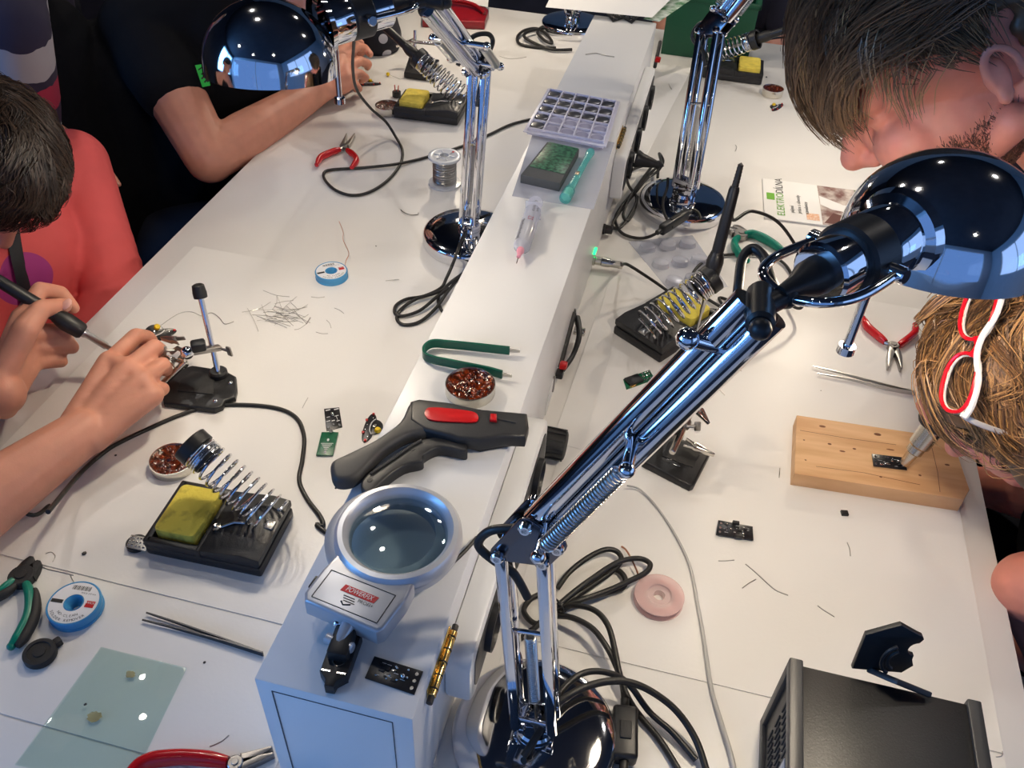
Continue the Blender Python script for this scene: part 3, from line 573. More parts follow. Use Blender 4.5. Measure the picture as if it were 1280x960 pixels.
# ---------------------------------------------------------------- iron stands
SPONGE = mat('yellow_sponge', rgb(224, 206, 84), 0.85, vscale=30, col2=rgb(112, 92, 50), bump=0.5, bscale=350, detail=6)
SPONGE.node_tree.nodes['Color Ramp'].color_ramp.elements[0].position = 0.52; SPONGE.node_tree.nodes['Color Ramp'].color_ramp.elements[1].position = 0.70
SPONGEC = mat('clean_yellow_sponge', rgb(222, 200, 84), 0.85, var=0.12, vscale=60, bump=0.5, bscale=350)
CAST = mat('black_cast_metal', (0.014, 0.014, 0.016), 0.38, 0.0, bump=0.12, bscale=700)
def iron_stand(label, M, dirty=True, clean_top=0):
    t = thing('iron_stand', label, 'soldering iron stand', M, 'soldering iron stands')
    L, D, Hh = 0.131, 0.088, 0.024
    b = MB(); b.box((0, 0, 0.0075), (L, D, 0.0144), 0.003)
    # raised rim around the sponge tray and a sloped block under the spring
    for (cx, cy, sx_, sy_) in ((-L / 2 + 0.004, 0, 0.008, D), (-0.004, 0, 0.006, D), (-0.033, D / 2 - 0.004, 0.058, 0.008), (-0.033, -D / 2 + 0.004, 0.058, 0.008)): b.box((cx, cy, 0.0185), (sx_, sy_, 0.0115), 0.0015)
    b.prism([(-0.003, 0.0), (0.062, 0.0), (0.0655, 0.006), (0.0655, 0.0135), (0.046, 0.0165), (-0.003, 0.0105)], -D / 2 + 0.001, D / 2 - 0.001, 0.0012, M=Matrix(((1, 0, 0, 0), (0, 0, -1, 0), (0, 1, 0, 0.0135), (0, 0, 0, 1))))
    b.build('base', CAST, t)
    b = MB(Matrix.Translation((-0.034, 0, 0.0155))); bm = bmesh.new(); bmesh.ops.create_cube(bm, size=1)
    for v in bm.verts: v.co = Vector((v.co.x * 0.047, v.co.y * 0.067, v.co.z * 0.017 + 0.0085))
    bmesh.ops.bevel(bm, geom=[e for e in bm.edges if abs(e.verts[0].co.z - e.verts[1].co.z) > 0.01], offset=0.007, segments=4, affect='EDGES', profile=0.5)
    bmesh.ops.bevel(bm, geom=[e for e in bm.edges if e.verts[0].co.z > 0.016 and e.verts[1].co.z > 0.016], offset=0.002, segments=2, affect='EDGES', profile=0.5)
    b.from_bm(bm); b.build('sponge', SPONGE if dirty else SPONGEC, t)
    # spring
    p0 = Vector((0.062, 0.006, 0.038)); p1 = Vector((-0.028, 0.034, 0.092)); ax = (p1 - p0)
    F = frame(p0, (0, 0, 1), ax); Lg = ax.length
    MB().coil(F, 0.0235, Lg * 0.9 / 10, 10, 0.0016, 7, 20, 0.0188).build('spring', STEEL2, t)
    b = MB()
    F2 = F @ Matrix.Translation((0, 0, Lg * 0.86)); b.coil(F2, 0.0185, 0.0031, 4, 0.0014, 7, 20); b.build('spring_collar', STEEL2, t)
    MB().lathe([(0.0160, Lg * 0.84), (0.0172, Lg * 0.84), (0.0172, Lg * 0.98), (0.0205, Lg * 0.985), (0.0205, Lg * 1.10), (0.0190, Lg * 1.11), (0.0165, Lg * 1.09)], F, 28).build('holder_cup', BLACK, t)
    b = MB(); b.box((0.058, 0.004, 0.026), (0.010, 0.012, 0.008), 0.001); b.tube([(0.004, -0.012, 0.026), (0.02, -0.002, 0.029), (0.056, 0.004, 0.028)], 0.0014, 8); b.build('spring_bracket', STEEL, t)
    b = MB(); b.lathe([(0, 0.024), (0.0045, 0.024), (0.0045, 0.027), (0.002, 0.028), (0.002, 0.032), (0, 0.032)], Matrix.Translation((0.004, -0.012, 0)), 14); b.lathe([(0.0022, 0), (0.0055, 0.001), (0.0022, 0.002)], Matrix.Translation((0.004, -0.012, 0.0285)), 6); b.build('wing_nut', NICKEL, t)
    return t, M @ p0, M @ p1
STEEL2 = mat('spring_wire', (0.72, 0.72, 0.74), 0.15, 1.0)
def stand_frame(a, b_, c_, shrink=0.5):
    """a,b: near corners (sponge end, spring end), c: far corner at sponge end, all pixels on the table"""
    A_, B_ = U(*a), U(*b_); x = (B_ - A_).normalized(); y = Vector((-x.y, x.x, 0))
    o = A_ + x * 0.0655 + y * 0.044; return frame((o.x, o.y, T + 0.0003), x, (0, 0, 1))
st1, _, _ = iron_stand('black iron stand with dirty yellow sponge and empty spring, near left', stand_frame((184, 693), (322, 722), (224, 612)))
st2, s2a, s2b = iron_stand('black iron stand holding an iron beside clear tray on right table', stand_frame((838, 374), (766, 417), None))
st3, s3a, s3b = iron_stand('black iron stand at far left behind solder spool, sponge facing the arms', stand_frame((492, 148), (571, 158), (505, 117)), False)
st4, s4a, s4b = iron_stand('black iron stand at far right beside brown tin', frame(tuple(U(914, 103)) [:2] + (T + 0.0003,), (-1, -0.02, 0), (0, 0, 1)) @ Matrix.Translation((0.0, -0.046, 0)), False)
# ---------------------------------------------------------------- soldering irons
def soldering_iron(label, a, d, cord, tip=True, L0=0.0, group='soldering irons', grip=0.0095):
    """a: end of the metal barrel at the grip; d: direction from tip towards the cord"""
    a, d = Vector(a), Vector(d).normalized(); t = thing('soldering_iron', label, 'soldering iron', Matrix.Translation(a), group)
    F = frame(a, None, d)
    b = W(t); b.lathe([(0, -0.085), (0.0006, -0.083), (0.0022, -0.066), (0.0022, -0.050), (0.0033, -0.048), (0.0033, -0.030), (0.0047, -0.028), (0.0047, -0.002), (0.0060, 0.0), (0.0060, 0.004), (0, 0.004)], F, 20); b.build('barrel', STEEL, t)
    b = W(t); b.lathe([(0, 0.003), (0.0085, 0.003), (0.0105, 0.006), (0.0110, 0.014), (0.0118, 0.026), (0.0108, 0.032), (0.0095, 0.036), (0.0085, 0.040), (0, 0.040)], F, 24); b.build('grip', RUBBER, t)
    b = W(t); b.lathe([(0, 0.039), (0.0078, 0.039), (0.0082, 0.045), (0.0078, 0.09), (0.0072, 0.125), (0.006, 0.130), (0, 0.130)], F, 20); b.build('handle', BLACK, t)
    b = W(t); b.lathe([(0, 0.128), (0.0045, 0.128)] + [(0.0043 - 0.00006 * k + (0.0005 if k % 2 else 0), 0.130 + 0.0022 * k) for k in range(14)] + [(0, 0.162)], F, 14); b.build('strain_relief', RUBBER, t)
    if cord: W(t).tube(smooth_path([a + d * 0.155] + [Vector(p) for p in cord], 8), 0.0024, 10).build('cord', RUBBER, t)
    return t
d2_ = (s2b - s2a).normalized()
ia = s2b + d2_ * 0.004
id2 = (U(905, 285, 0.165) - ia).normalized()
soldering_iron('soldering iron resting in spring stand on right table, cord to box', ia, id2, [U(915, 273, 0.17), U(940, 264, 0.16), U(975, 280, 0.14), U(1003, 325, 0.09), U(1008, 362, 0.05), U(1001, 385, 0.02), U(985, 375, 0.006), U(990, 345, 0.004), U(968, 322, 0.004), U(915, 318, 0.004), U(882, 326, 0.004), U(865, 345, 0.004), U(873, 365, 0.004), U(905, 386, 0.006)])
# the cord's other end, from the loop back to the metal jack on the box
id3 = (s3b - s3a).normalized(); i3 = s3b + id3 * 0.002
soldering_iron('soldering iron in the far left stand, pointing past the lamp arm', i3, id3, [i3 + id3 * 0.17 + Vector((0, 0, 0.0)), U(485, -20, 0.16), U(470, -60, 0.10)])
id4 = (s4b - s4a).normalized(); i4 = s4b + id4 * 0.002
soldering_iron('soldering iron in the far right stand, handle over the table end', i4, id4, [i4 + id4 * 0.18, i4 + Vector((0.22, 0.3, 0.02)), i4 + Vector((0.3, 0.45, -0.3))])
def cable(label, pts, r=0.0024, m=RUBBER, name='black_cable', sub=8, cat='cable', group=None):
    return tag(MB().tube(smooth_path(pts, sub), r, 10).build(name, m), label, cat, group)
# plug and cord from the jack
jk = JACK; t = thing('connector_cord', 'black cord with metal connector plugged into right side of the white box', 'cable', Matrix.Translation(jk))
b = W(t); b.lathe([(0, 0.0142), (0.0072, 0.0142), (0.0072, 0.026), (0.0062, 0.027), (0.0055, 0.040), (0.0062, 0.041), (0.0062, 0.047), (0.004, 0.048), (0, 0.048)], frame(jk, None, (1, 0.05, -0.05)), 20); b.build('connector', NICKEL, t)
W(t).tube(smooth_path([jk + Vector((0.046, 0.002, -0.002)), U(785, 331, 0.06), U(815, 350, 0.03), U(845, 370, 0.012), U(880, 385, 0.006), U(905, 387, 0.004), U(900, 372, 0.003), U(935, 386, 0.003)], 8), 0.0024, 10).build('cord', RUBBER, t)
cable('black cord of far right iron lying over table end', [U(888, 52, 0.004), U(905, 57, 0.004), U(940, 53, 0.004), U(975, 47, 0.004), U(993, 50, 0.004), U(1000, 60, 0.004)], 0.0026)
cable('black iron cord curving across left table past sponge stand to magnifier', [U(60, 640, 0.06), U(100, 592, 0.02), U(128, 567, 0.004), U(150, 553, 0.003), U(190, 534, 0.003), U(225, 519, 0.003), U(258, 509, 0.003), U(300, 506, 0.003), U(345, 510, 0.003), U(370, 522, 0.003), U(380, 545, 0.003), U(378, 575, 0.003), U(374, 600, 0.003), U(383, 622, 0.003), U(400, 645, 0.003), U(404, 657, 0.003), U(396, 656, 0.003), U(412, 668, 0.003), U(445, 680, 0.003)], 0.0027)
# ---------------------------------------------------------------- pliers
def strip(b, pts, wid, z0, z1, bev=0.001):
    """flat bar with varying width along a 2D path"""
    P_ = smooth_path([Vector((p.x, p.y, 0)) for p in pts], 5); k = len(P_); wd = np.interp(np.linspace(0, 1, k), np.linspace(0, 1, len(wid)), wid); L, R = [], []
    for i, p in enumerate(P_):
        t = (P_[min(i + 1, k - 1)] - P_[max(i - 1, 0)]).normalized(); n = Vector((-t.y, t.x, 0)); L.append(p + n * wd[i]); R.append(p - n * wd[i])
    return b.prism([(p.x, p.y) for p in R + L[::-1]], z0, z1, bev)
def pliers(label, tips, pivot, handles, hm, jw=0.0042, hr=0.0062, metal=None, h=0.0, jawlen=None, group='pliers and cutters', name='pliers', grip2=None, cat='pliers'):
    metal = metal or DULLSTEEL; pv = U(*pivot, h + 0.005); t = thing(name, label, cat, Matrix.Translation((pv.x, pv.y, T + h)), group)
    z = T + h
    for tp in tips:
        q = [U(*p, h + 0.005) for p in tp]; b = W(t); strip(b, q, [jw * 0.22] + [jw * 0.75] * (len(q) - 2) + [jw * 1.15], z + 0.0005, z + 0.0095, 0.0008); b.build('jaw', metal, t)
    b = W(t); b.cyl((pv.x, pv.y, z + 0.0004), (pv.x, pv.y, z + 0.0108), jw * 1.5, 24, bev=0.001); b.cyl((pv.x, pv.y, z + 0.0108), (pv.x, pv.y, z + 0.0122), jw * 0.7, 18, bev=0.0004); b.build('pivot', metal, t)
    for hd in handles:
        q = [U(*p, h + 0.007) for p in hd]; P_ = smooth_path(q, 7); b = W(t)
        b.tube([Vector((p.x, p.y, z + 0.0072)) for p in P_], [hr * 0.75, hr, hr, hr * 1.05, hr * 0.98, hr * 0.6], 14, flat=0.8, up=(0, 0, 1)); e = P_[-1]; b.sphere((e.x, e.y, z + 0.0072), (hr * 0.62,) * 3, 12)
        g = b.build('handle', hm, t)
        b = W(t); b.tube([Vector((pv.x, pv.y, z + 0.0055)), Vector((P_[0].x, P_[0].y, z + 0.0065)), Vector((P_[2].x, P_[2].y, z + 0.0068))], 0.0032, 8); b.build('shank', metal, t)
        if grip2:
            b = W(t); k = len(P_); off = grip2[1]
            b.tube([Vector((p.x + off.x, p.y + off.y, z + 0.0078)) for p in P_[int(k * 0.15):]], [hr * 0.5, hr * 0.8, hr * 0.85, hr * 0.8, hr * 0.5], 12, flat=0.9, up=(0, 0, 1)); b.build('grip_inlay', grip2[0], g)
    return t
REDH = mat('red_dipped_handle', rgb(196, 22, 30), 0.22, coat=0.3)
TEALH = mat('teal_handle', rgb(0, 120, 100), 0.3)
pliers('red handled pliers on the left table in front of the bare arm', [[(433.5, 169), (431, 177), (428, 184)], [(443.5, 169), (438, 178), (433, 184)]], (430, 184), [[(425, 187), (413, 191), (401, 197), (396, 206)], [(434, 188), (442, 194), (445.5, 201), (440, 209)]], REDH, 0.0044, 0.0068)
pliers('red handled pliers lying open on the right table above the steel tweezers', [[(1110, 461), (1112, 447), (1116, 436)], [(1126, 463), (1123, 447), (1117, 436)]], (1116, 434), [[(1107, 428), (1095, 418), (1084, 408), (1079, 398)], [(1123, 432), (1133, 425), (1143, 416), (1144, 406)]], REDH, 0.0052, 0.0066)
pliers('red handled pliers cut by the bottom edge beside the white box', [[(341, 936), (322, 944), (302, 951)], [(343, 944), (322, 951), (302, 957)]], (295, 956), [[(285, 953), (255, 948), (215, 947), (178, 955), (150, 985)], [(288, 966), (270, 985), (240, 1005), (200, 1020)]], REDH, 0.0046, 0.0085)
GRIPB = BLACKM
cp = pliers('teal and black side cutters at left edge of left table', [[(50, 703), (43, 712), (35, 720)], [(41, 698), (36, 706), (32, 714)]], (28, 722), [[(33, 730), (38, 745), (36, 770), (24, 795), (14, 808)], [(18, 726), (2, 740), (-22, 752), (-50, 770)]], TEALH, 0.0085, 0.0068, BLACKM, grip2=(GRIPB, Vector((0.006, 0.001, 0))))
pliers('teal handled cutters on right table behind the iron resting in its stand', [[(909, 289), (914, 288), (920, 292)], [(916, 284), (922, 286), (927, 291)]], (926, 294), [[(930, 294), (942, 293), (960, 301), (981, 315)], [(923, 297), (918, 304), (922, 315), (934, 326)]], TEALH, 0.0080, 0.0078, DULLSTEEL)
# ---------------------------------------------------------------- tweezers
def tweezers(label, tips, bend, h=0.0, m=STEEL, wid=(0.0008, 0.0022, 0.0042, 0.0045), name='tweezers', group='tweezers', tiplen=0.0, raise_=0.0006, thick=0.0012):
    bp = U(*bend, h + 0.004); t = thing(name, label, 'tweezers', Matrix.Translation((bp.x, bp.y, T + h)), group)
    for i, tp in enumerate(tips):
        P_ = smooth_path([U(*p, h + 0.004) for p in tp] + [bp], 6); k = len(P_); b = W(t)
        wd = np.interp(np.linspace(0, 1, k), np.linspace(0, 1, len(wid)), wid); hh_ = np.interp(np.linspace(0, 1, k), (0, 0.35, 1), (0.0012, 0.004, 0.0075)); vs, fs = [], []
        for q in range(k):
            d_ = (P_[min(q + 1, k - 1)] - P_[max(q - 1, 0)]); d_.z = 0; d_.normalize(); n_ = Vector((-d_.y, d_.x, 0)) * 0.0007; z_ = T + h + raise_; zc = z_ + 0.0038
            for s_, e_ in ((1, -1), (1, 1), (-1, 1), (-1, -1)): vs.append(Vector((P_[q].x, P_[q].y, zc + e_ * hh_[q] / 2)) + n_ * s_)
        for q in range(k - 1):
            for j in range(4): fs.append((q * 4 + j, q * 4 + (j + 1) % 4, q * 4 + 4 + (j + 1) % 4, q * 4 + 4 + j))
        fs += [(0, 1, 2, 3), tuple(k * 4 - 1 - j for j in range(4))]
        b.add(vs, fs)
        b.build('arm', m, t)
    return t
tweezers('long steel tweezers on right table between red pliers and wooden board', [[(1016, 458), (1060, 469), (1110, 483)], [(1022, 467), (1065, 475), (1110, 486)]], (1145, 492), wid=(0.0004, 0.0010, 0.0022, 0.0030, 0.0034))
tweezers('dark pointed tweezers on left table beside glass plate', [[(183, 766), (225, 780), (275, 798)], [(178, 775), (225, 787), (275, 801)]], (329, 818), m=mat('dark_steel', (0.10, 0.10, 0.105), 0.3, 1.0), wid=(0.0003, 0.0012, 0.0022, 0.0028, 0.0030))
# green U shaped extractor on the box top
GREENP = mat('dark_green_coating', rgb(8, 84, 66), 0.3)
q0 = U(590, 450, BH); t = thing('extractor_tweezers', 'dark green U-shaped chip extractor on white box top beside brown tin', 'tweezers', Matrix.Translation((q0.x, q0.y, ZB)))
pth = [U(x, y, BH + 0.008) for x, y in [(637, 438), (600, 434), (560, 430), (541, 429), (531, 435), (530, 443), (540, 449), (575, 456), (610, 463), (628, 468)]]
b = W(t); P_ = smooth_path(pth, 5); b.tube([Vector((p.x, p.y, ZB + 0.0076)) for p in P_], 0.0052, 4, flat=0.24, up=(0, 0, 1)); b.build('bow', GREENP, t)
for a, c in (((636, 438), (650, 439)), ((627, 468), (640, 470))):
    b = W(t); p, q = U(*a, BH + 0.006), U(*c, BH + 0.006); b.tube([(p.x, p.y, ZB + 0.0065), (q.x, q.y, ZB + 0.0060)], [0.0024, 0.0018], 4, flat=0.3, up=(0, 0, 1)); b.build('tip', NICKEL, t)
# ---------------------------------------------------------------- tins of rosin
ROSIN = mat('amber_rosin', rgb(120, 44, 10), 0.12, vscale=160, col2=rgb(32, 10, 5), trans=0.25, bump=0.9, bscale=160, coat=0.5)
TIN = mat('tin_plate', (0.68, 0.65, 0.58), 0.22, 1.0)
def tin(label, c, r, h=0.0, hh=0.013):
    p = U(*c, h + hh); t = thing('rosin_tin', label, 'tin', Matrix.Translation((p.x, p.y, T + h)), 'round tins of brown rosin')
    MB().lathe([(0, 0.0003), (r * 0.97, 0.0003), (r, 0.0015), (r, hh - 0.001), (r * 0.99, hh), (r * 0.955, hh), (r * 0.945, hh - 0.001), (r * 0.945, 0.003), (0, 0.003)], n=48).build('can', TIN, t)
    bm = bmesh.new(); bmesh.ops.create_circle(bm, cap_ends=False, segments=48, radius=r * 0.94); bm.free()
    rr = random.Random(int(c[0])); vs = [(0, 0, hh - 0.003)]; fs = []
    rings = 14; n = 40
    for i in range(1, rings + 1):
        for j in range(n):
            a = 2 * math.pi * j / n; q = r * 0.943 * i / rings; z = hh - 0.0035 + rr.uniform(-0.0011, 0.0011) + 0.0012 * (i / rings) ** 4; vs.append((q * math.cos(a), q * math.sin(a), z))
    for j in range(n): fs.append((0, 1 + j, 1 + (j + 1) % n))
    for i in range(rings - 1):
        for j in range(n): a = 1 + i * n; b_ = a + n; fs.append((a + j, b_ + j, b_ + (j + 1) % n, a + (j + 1) % n))
    m = MB(); m.add(vs, fs); m.build('rosin', ROSIN, t); return t
tin('round tin of brown rosin on left table above the near sponge stand', (215, 573), 0.0262)
tin('round tin of brown rosin on the white box top below green extractor', (588, 479), 0.0262, BH)
tin('round tin of brown rosin at far left beside the far sponge stand', (484, 131), 0.0245, 0, 0.016)
tin('round tin of brown rosin on far right table above saucer board', (967, 110), 0.0225, 0, 0.016)
# ---------------------------------------------------------------- spools
BLUEP = mat('light_blue_plastic', rgb(70, 150, 200), 0.35)
LABELP = mat('spool_label', (0.78, 0.78, 0.80), 0.5)
def ring_text(b, s, R, a_mid, size, M, z, inward=False):
    n = len(s); step = size * 0.72 / R
    for i, ch in enumerate(s):
        if ch == ' ': continue
        a = a_mid + (i - (n - 1) / 2) * step * (1 if inward else -1)
        if inward: F = M @ Matrix.Rotation(a, 4, 'Z') @ Matrix.Translation((R, 0, z)) @ Matrix.Rotation(math.pi / 2, 4, 'Z')
        else: F = M @ Matrix.Rotation(a, 4, 'Z') @ Matrix.Translation((R, 0, z)) @ Matrix.Rotation(-math.pi / 2, 4, 'Z')
        b.text(ch, size, F)
def wick_spool(label, c, r, hh, deg):
    p = U(*c, hh); t = thing('wick_spool', label, 'spool', at((p.x, p.y, T), deg), 'blue desoldering wick spools')
    MB().lathe([(r * 0.34, 0.0003), (r * 0.96, 0.0003), (r, 0.001), (r, hh * 0.24), (r * 0.96, hh * 0.3), (r * 0.96, hh * 0.7), (r, hh * 0.76), (r, hh - 0.0012), (r * 0.97, hh), (r * 0.93, hh), (r * 0.92, hh - 0.0008), (r * 0.36, hh - 0.0008), (r * 0.34, hh), (r * 0.30, hh - 0.002), (r * 0.16, 0.003), (r * 0.16, 0.001), (r * 0.34, 0.0003)], n=56).build('spool', BLUEP, t)
    lb = MB().lathe([(r * 0.38, hh - 0.0006), (r * 0.38, hh - 0.0003), (r * 0.915, hh - 0.0003), (r * 0.915, hh - 0.0006)], n=56).build('label', LABELP, t)
    b = MB(); ring_text(b, 'SOLDER REMOVER', r * 0.80, math.radians(-90), r * 0.155, Matrix(), hh - 0.0003, True); ring_text(b, 'NO-CLEAN', r * 0.60, math.radians(-90), r * 0.15, Matrix(), hh - 0.0003, True); b.text('WICK 2.0 mm', r * 0.10, Matrix.Translation((r * 0.36, r * 0.46, hh - 0.0003)))
    for k in range(15):
        w_ = r * (0.012, 0.02, 0.03)[(k * 7) % 3]; b.box((-r * 0.36 + k * r * 0.05, r * 0.66, hh - 0.00015), (w_, r * 0.19, 0.0002))
    b.build('black_print', INK, lb)
    MB().box((-r * 0.655, -r * 0.02, hh - 0.0001), (r * 0.46, r * 0.15, 0.0003)).build('black_stripe', INK, lb)
    b = MB(); b.box((r * 0.64, r * 0.02, hh - 0.0001), (r * 0.34, r * 0.28, 0.0003)); b.build('red_patch', REDP, lb)
    b = MB(); b.text('WICK', r * 0.13, Matrix.Translation((r * 0.64, r * 0.07, hh + 0.0001))); b.build('white_print', SILK, lb)
    return t
wick_spool('light blue wick spool near left edge with printed white label and black stripe', (92, 753), 0.0262, 0.014, 6)
t = wick_spool('light blue wick spool with copper wick tail behind the scattered wire clippings', (414, 338), 0.0245, 0.013, 38)
b = W(t); b.tube(smooth_path([U(431, 334, 0.007), U(432.5, 326, 0.010), U(436, 316, 0.012), U(429, 300, 0.012), U(429, 290, 0.010), U(424, 277, 0.006)], 6), 0.0011, 8, flat=0.4, up=(0, 0, 1)); b.build('wick_tail', COPPER, t)
# solder reel standing on left table
p = U(556, 230, 0.0); t = thing('solder_reel', 'white reel of grey solder wire standing on left table by lamp base', 'reel', Matrix.Translation((p.x, p.y, T)))
CLEARW = mat('milky_plastic', (0.78, 0.80, 0.83), 0.25, trans=0.25)
b = MB(); R_, hh = 0.0285, 0.056
b.lathe([(0.008, 0.0003), (R_, 0.0003), (R_, 0.004), (0.016, 0.005), (0.016, hh - 0.005), (R_, hh - 0.004), (R_, hh - 0.0005), (R_ - 0.001, hh), (0.02, hh), (0.018, hh - 0.0015), (0.010, hh - 0.0015), (0.009, hh), (0.008, hh), (0.008, 0.0003)], n=48); b.build('reel', CLEARW, t)
b = MB()
for k in range(6): a = k * math.pi / 3; b.box((0.0135, 0, hh - 0.0007), (0.009, 0.002, 0.002), 0, M=Matrix.Rotation(a, 4, 'Z'))
b.build('spoke', CLEARW, t)
b = MB(); prof = [(0.015, 0.006)]
for k in range(36): z = 0.006 + (hh - 0.012) * k / 36; prof += [(0.0200 + 0.0006 * math.sin(k * 1.7), z), (0.0207 + 0.0006 * math.sin(k * 1.7), z + 0.0006)]
prof += [(0.015, hh - 0.006)]; b.lathe(prof, n=40); b.build('solder_wire', mat('solder_grey', (0.50, 0.49, 0.47), 0.32, 1.0), t)
b = MB(); b.box((0.011, 0.016, hh + 0.0004), (0.004, 0.003, 0.0012), 0.0003); b.build('red_dot', REDP, t)
# pale pink spool on right table
PINKP = bpy.data.materials.new('clear_pink_plastic'); PINKP.use_nodes = True; nt = PINKP.node_tree; nt.nodes.clear()
o_ = nt.nodes.new('ShaderNodeOutputMaterial'); mx = nt.nodes.new('ShaderNodeMixShader'); tr = nt.nodes.new('ShaderNodeBsdfTransparent'); pb_ = nt.nodes.new('ShaderNodeBsdfPrincipled')
tr.inputs[0].default_value = (0.97, 0.90, 0.89, 1); pb_.inputs['Base Color'].default_value = (*rgb(236, 206, 202), 1); pb_.inputs['Roughness'].default_value = 0.2; mx.inputs[0].default_value = 0.5
nt.links.new(tr.outputs[0], mx.inputs[1]); nt.links.new(pb_.outputs[0], mx.inputs[2]); nt.links.new(mx.outputs[0], o_.inputs[0])
p = U(824, 745, 0.008); t = thing('pink_spool', 'clear pink spool lying flat on right table beside grey wire', 'spool', Matrix.Translation((p.x, p.y, T)))
r = 0.0262; b = MB(); b.lathe([(0.006, 0.0003), (r, 0.0003), (r, 0.0016), (r * 0.6, 0.002), (r * 0.6, 0.0085), (r, 0.009), (r, 0.0105), (r * 0.5, 0.0105), (0.012, 0.0095), (0.006, 0.0095), (0.006, 0.0003)], n=48); b.build('spool', PINKP, t)
b = MB(); b.lathe([(r * 0.61, 0.0025), (r * 0.82, 0.003), (r * 0.82, 0.008), (r * 0.61, 0.0085)], n=40); b.build('pink_winding', mat('pink_wire', rgb(226, 172, 166), 0.45), t)
tag(MB().tube(smooth_path([U(803, 733, 0.006), U(797, 716, 0.008), U(790, 700, 0.010), U(783, 688, 0.006), U(777, 683, 0.003)], 6), 0.0010, 8, flat=0.5).build('wick_tail', COPPER), 'copper wick end beside the pink spool among black cable loops', 'wire')
# ---------------------------------------------------------------- lead clippings and stray wires
WIREM = mat('tinned_wire', (0.46, 0.44, 0.41), 0.35, 1.0)
def clip(label, pts, r=0.00035, group='lead clippings', m=WIREM, h=0.0012, name='wire_clipping'):
    P_ = [U(x, y, h) for x, y in pts]
    return tag(MB().tube(smooth_path(P_, 5) if len(P_) > 2 else P_, r, 6).build(name, m), label, 'wire clipping', group)
rr = random.Random(3)
pile = 'short tinned lead clipping in the loose pile on left table below blue spool'
for k in range(34):
    x, y = rr.gauss(356, 19), rr.gauss(392, 7.5); a = rr.gauss(0.15, 0.65); L = rr.uniform(8, 22)
    dx, dy = L * math.cos(a), L * math.sin(a) * 0.7; j = rr.uniform(-2.5, 2.5)
    clip(pile, [(x - dx, y - dy), (x + j, y + j), (x + dx, y + dy)], 0.0003, 'clippings in the loose pile on left table', h=rr.uniform(0.001, 0.004))
for pts in ([(329, 363), (345, 369), (362, 371)], [(366, 386), (376, 397), (383, 404)], [(383, 405), (374, 411), (368, 412)], [(408, 400), (412, 404), (414, 410)], [(395, 415), (402, 417), (410, 417)], [(418, 385), (425, 388), (430, 392)], [(346, 370), (346, 378), (341, 387)]):
    clip(pile, pts, 0.0004, 'clippings in the loose pile on left table')
tag(clip('x', [(383, 405), (385, 402), (388, 397)], 0.0009, m=DULLSTEEL), 'thicker dark clipping standing at right end of the loose clippings pile', 'wire clipping')
for lab, pts, r in (
    ('bent grey clipping on left table between lamp base and black cord loop', [(501, 262), (506, 266), (514, 268.5), (522, 268), (523, 266)], 0.0008),
    ('straight thin clipping on left table right of the blue wick spool', [(482, 351), (490, 350), (499, 349.5)], 0.0004),
    ('pair of thin clippings in the open between blue spool and wire pile', [(389, 371), (398, 372), (406, 371)], 0.0004),
    ('thin loose wire curving behind the near helping hand', [(201, 407), (212, 399), (226, 391), (240, 390), (253, 395), (264, 391), (274, 397), (281, 405), (292, 402)], 0.0006),
    ('wavy dark wire on far part of white box top', [(732, 68), (745, 66.5), (755, 69), (768, 71)], 0.0008),
    ('bright twisted clipping on the right table below black board', [(932, 705), (945, 716), (958, 728), (970, 738), (985, 744)], 0.0006),
    ('straight clipping beside the bright twisted one on right table', [(928, 735), (936, 729), (945, 724)], 0.0005),
    ('silvery clipping on right table nearest to the instrument case', [(1022, 757), (1030, 763), (1043, 771)], 0.0006),
    ('short clipping on right table left of the board end grain', [(974, 597), (974.5, 590), (975, 585)], 0.0005),
    ('thin curved clipping on right table below the tiny chip', [(1059, 678), (1062, 686), (1063, 695)], 0.0005),
    ('pair of tiny clippings just below black assembled board', [(898, 701), (906, 701), (918, 700)], 0.0005),
    ('thin hair-like wire at the right table edge beside instrument case', [(1245, 946), (1252, 945), (1253, 939)], 0.0004),
    ('loose clipping beside the lamp arm above helping hand on right table', [(915, 453), (921, 459), (927, 464)], 0.0004),
    ('crossed thin wires between lamp arm and right helping hand', [(882, 478), (887, 473), (892, 480), (906, 494)], 0.0005),
    ('curved clipping on glass side of left table near the box corner', [(262, 933), (268, 931), (278, 926), (286, 919)], 0.0005),
    ('thin wire lying in left table seam near side cutters', [(53, 709), (62, 712), (80, 716), (92, 719)], 0.0005),
    ('tiny hook of wire above the side cutters on left table', [(57, 692), (64, 690), (69, 695), (66, 702)], 0.0004),
    ('tiny grey clippings below green board on left table', [(378, 510), (381, 504), (385, 497)], 0.0004),
    ('short wire stuck near wick spool rim at left', [(88, 719), (91, 725), (94, 730)], 0.0004),
    ('thin stray wire on far left table behind the lamp elbow', [(624, 70), (634, 73), (648, 73), (658, 71)], 0.0005),
    ('small bent clipping on far right table below the saucer board', [(919, 181), (921, 184), (919, 189)], 0.0004),
    ('small curled clipping on right table near the far lamp pole', [(836, 105), (838, 109), (840, 112)], 0.0004)):
    clip(lab, pts, r, 'stray wires on the tables', h=(BH + 0.0012 if 'box top' in lab else 0.0014))
MESSM = mat('dark_crumb', (0.05, 0.045, 0.04), 0.6)
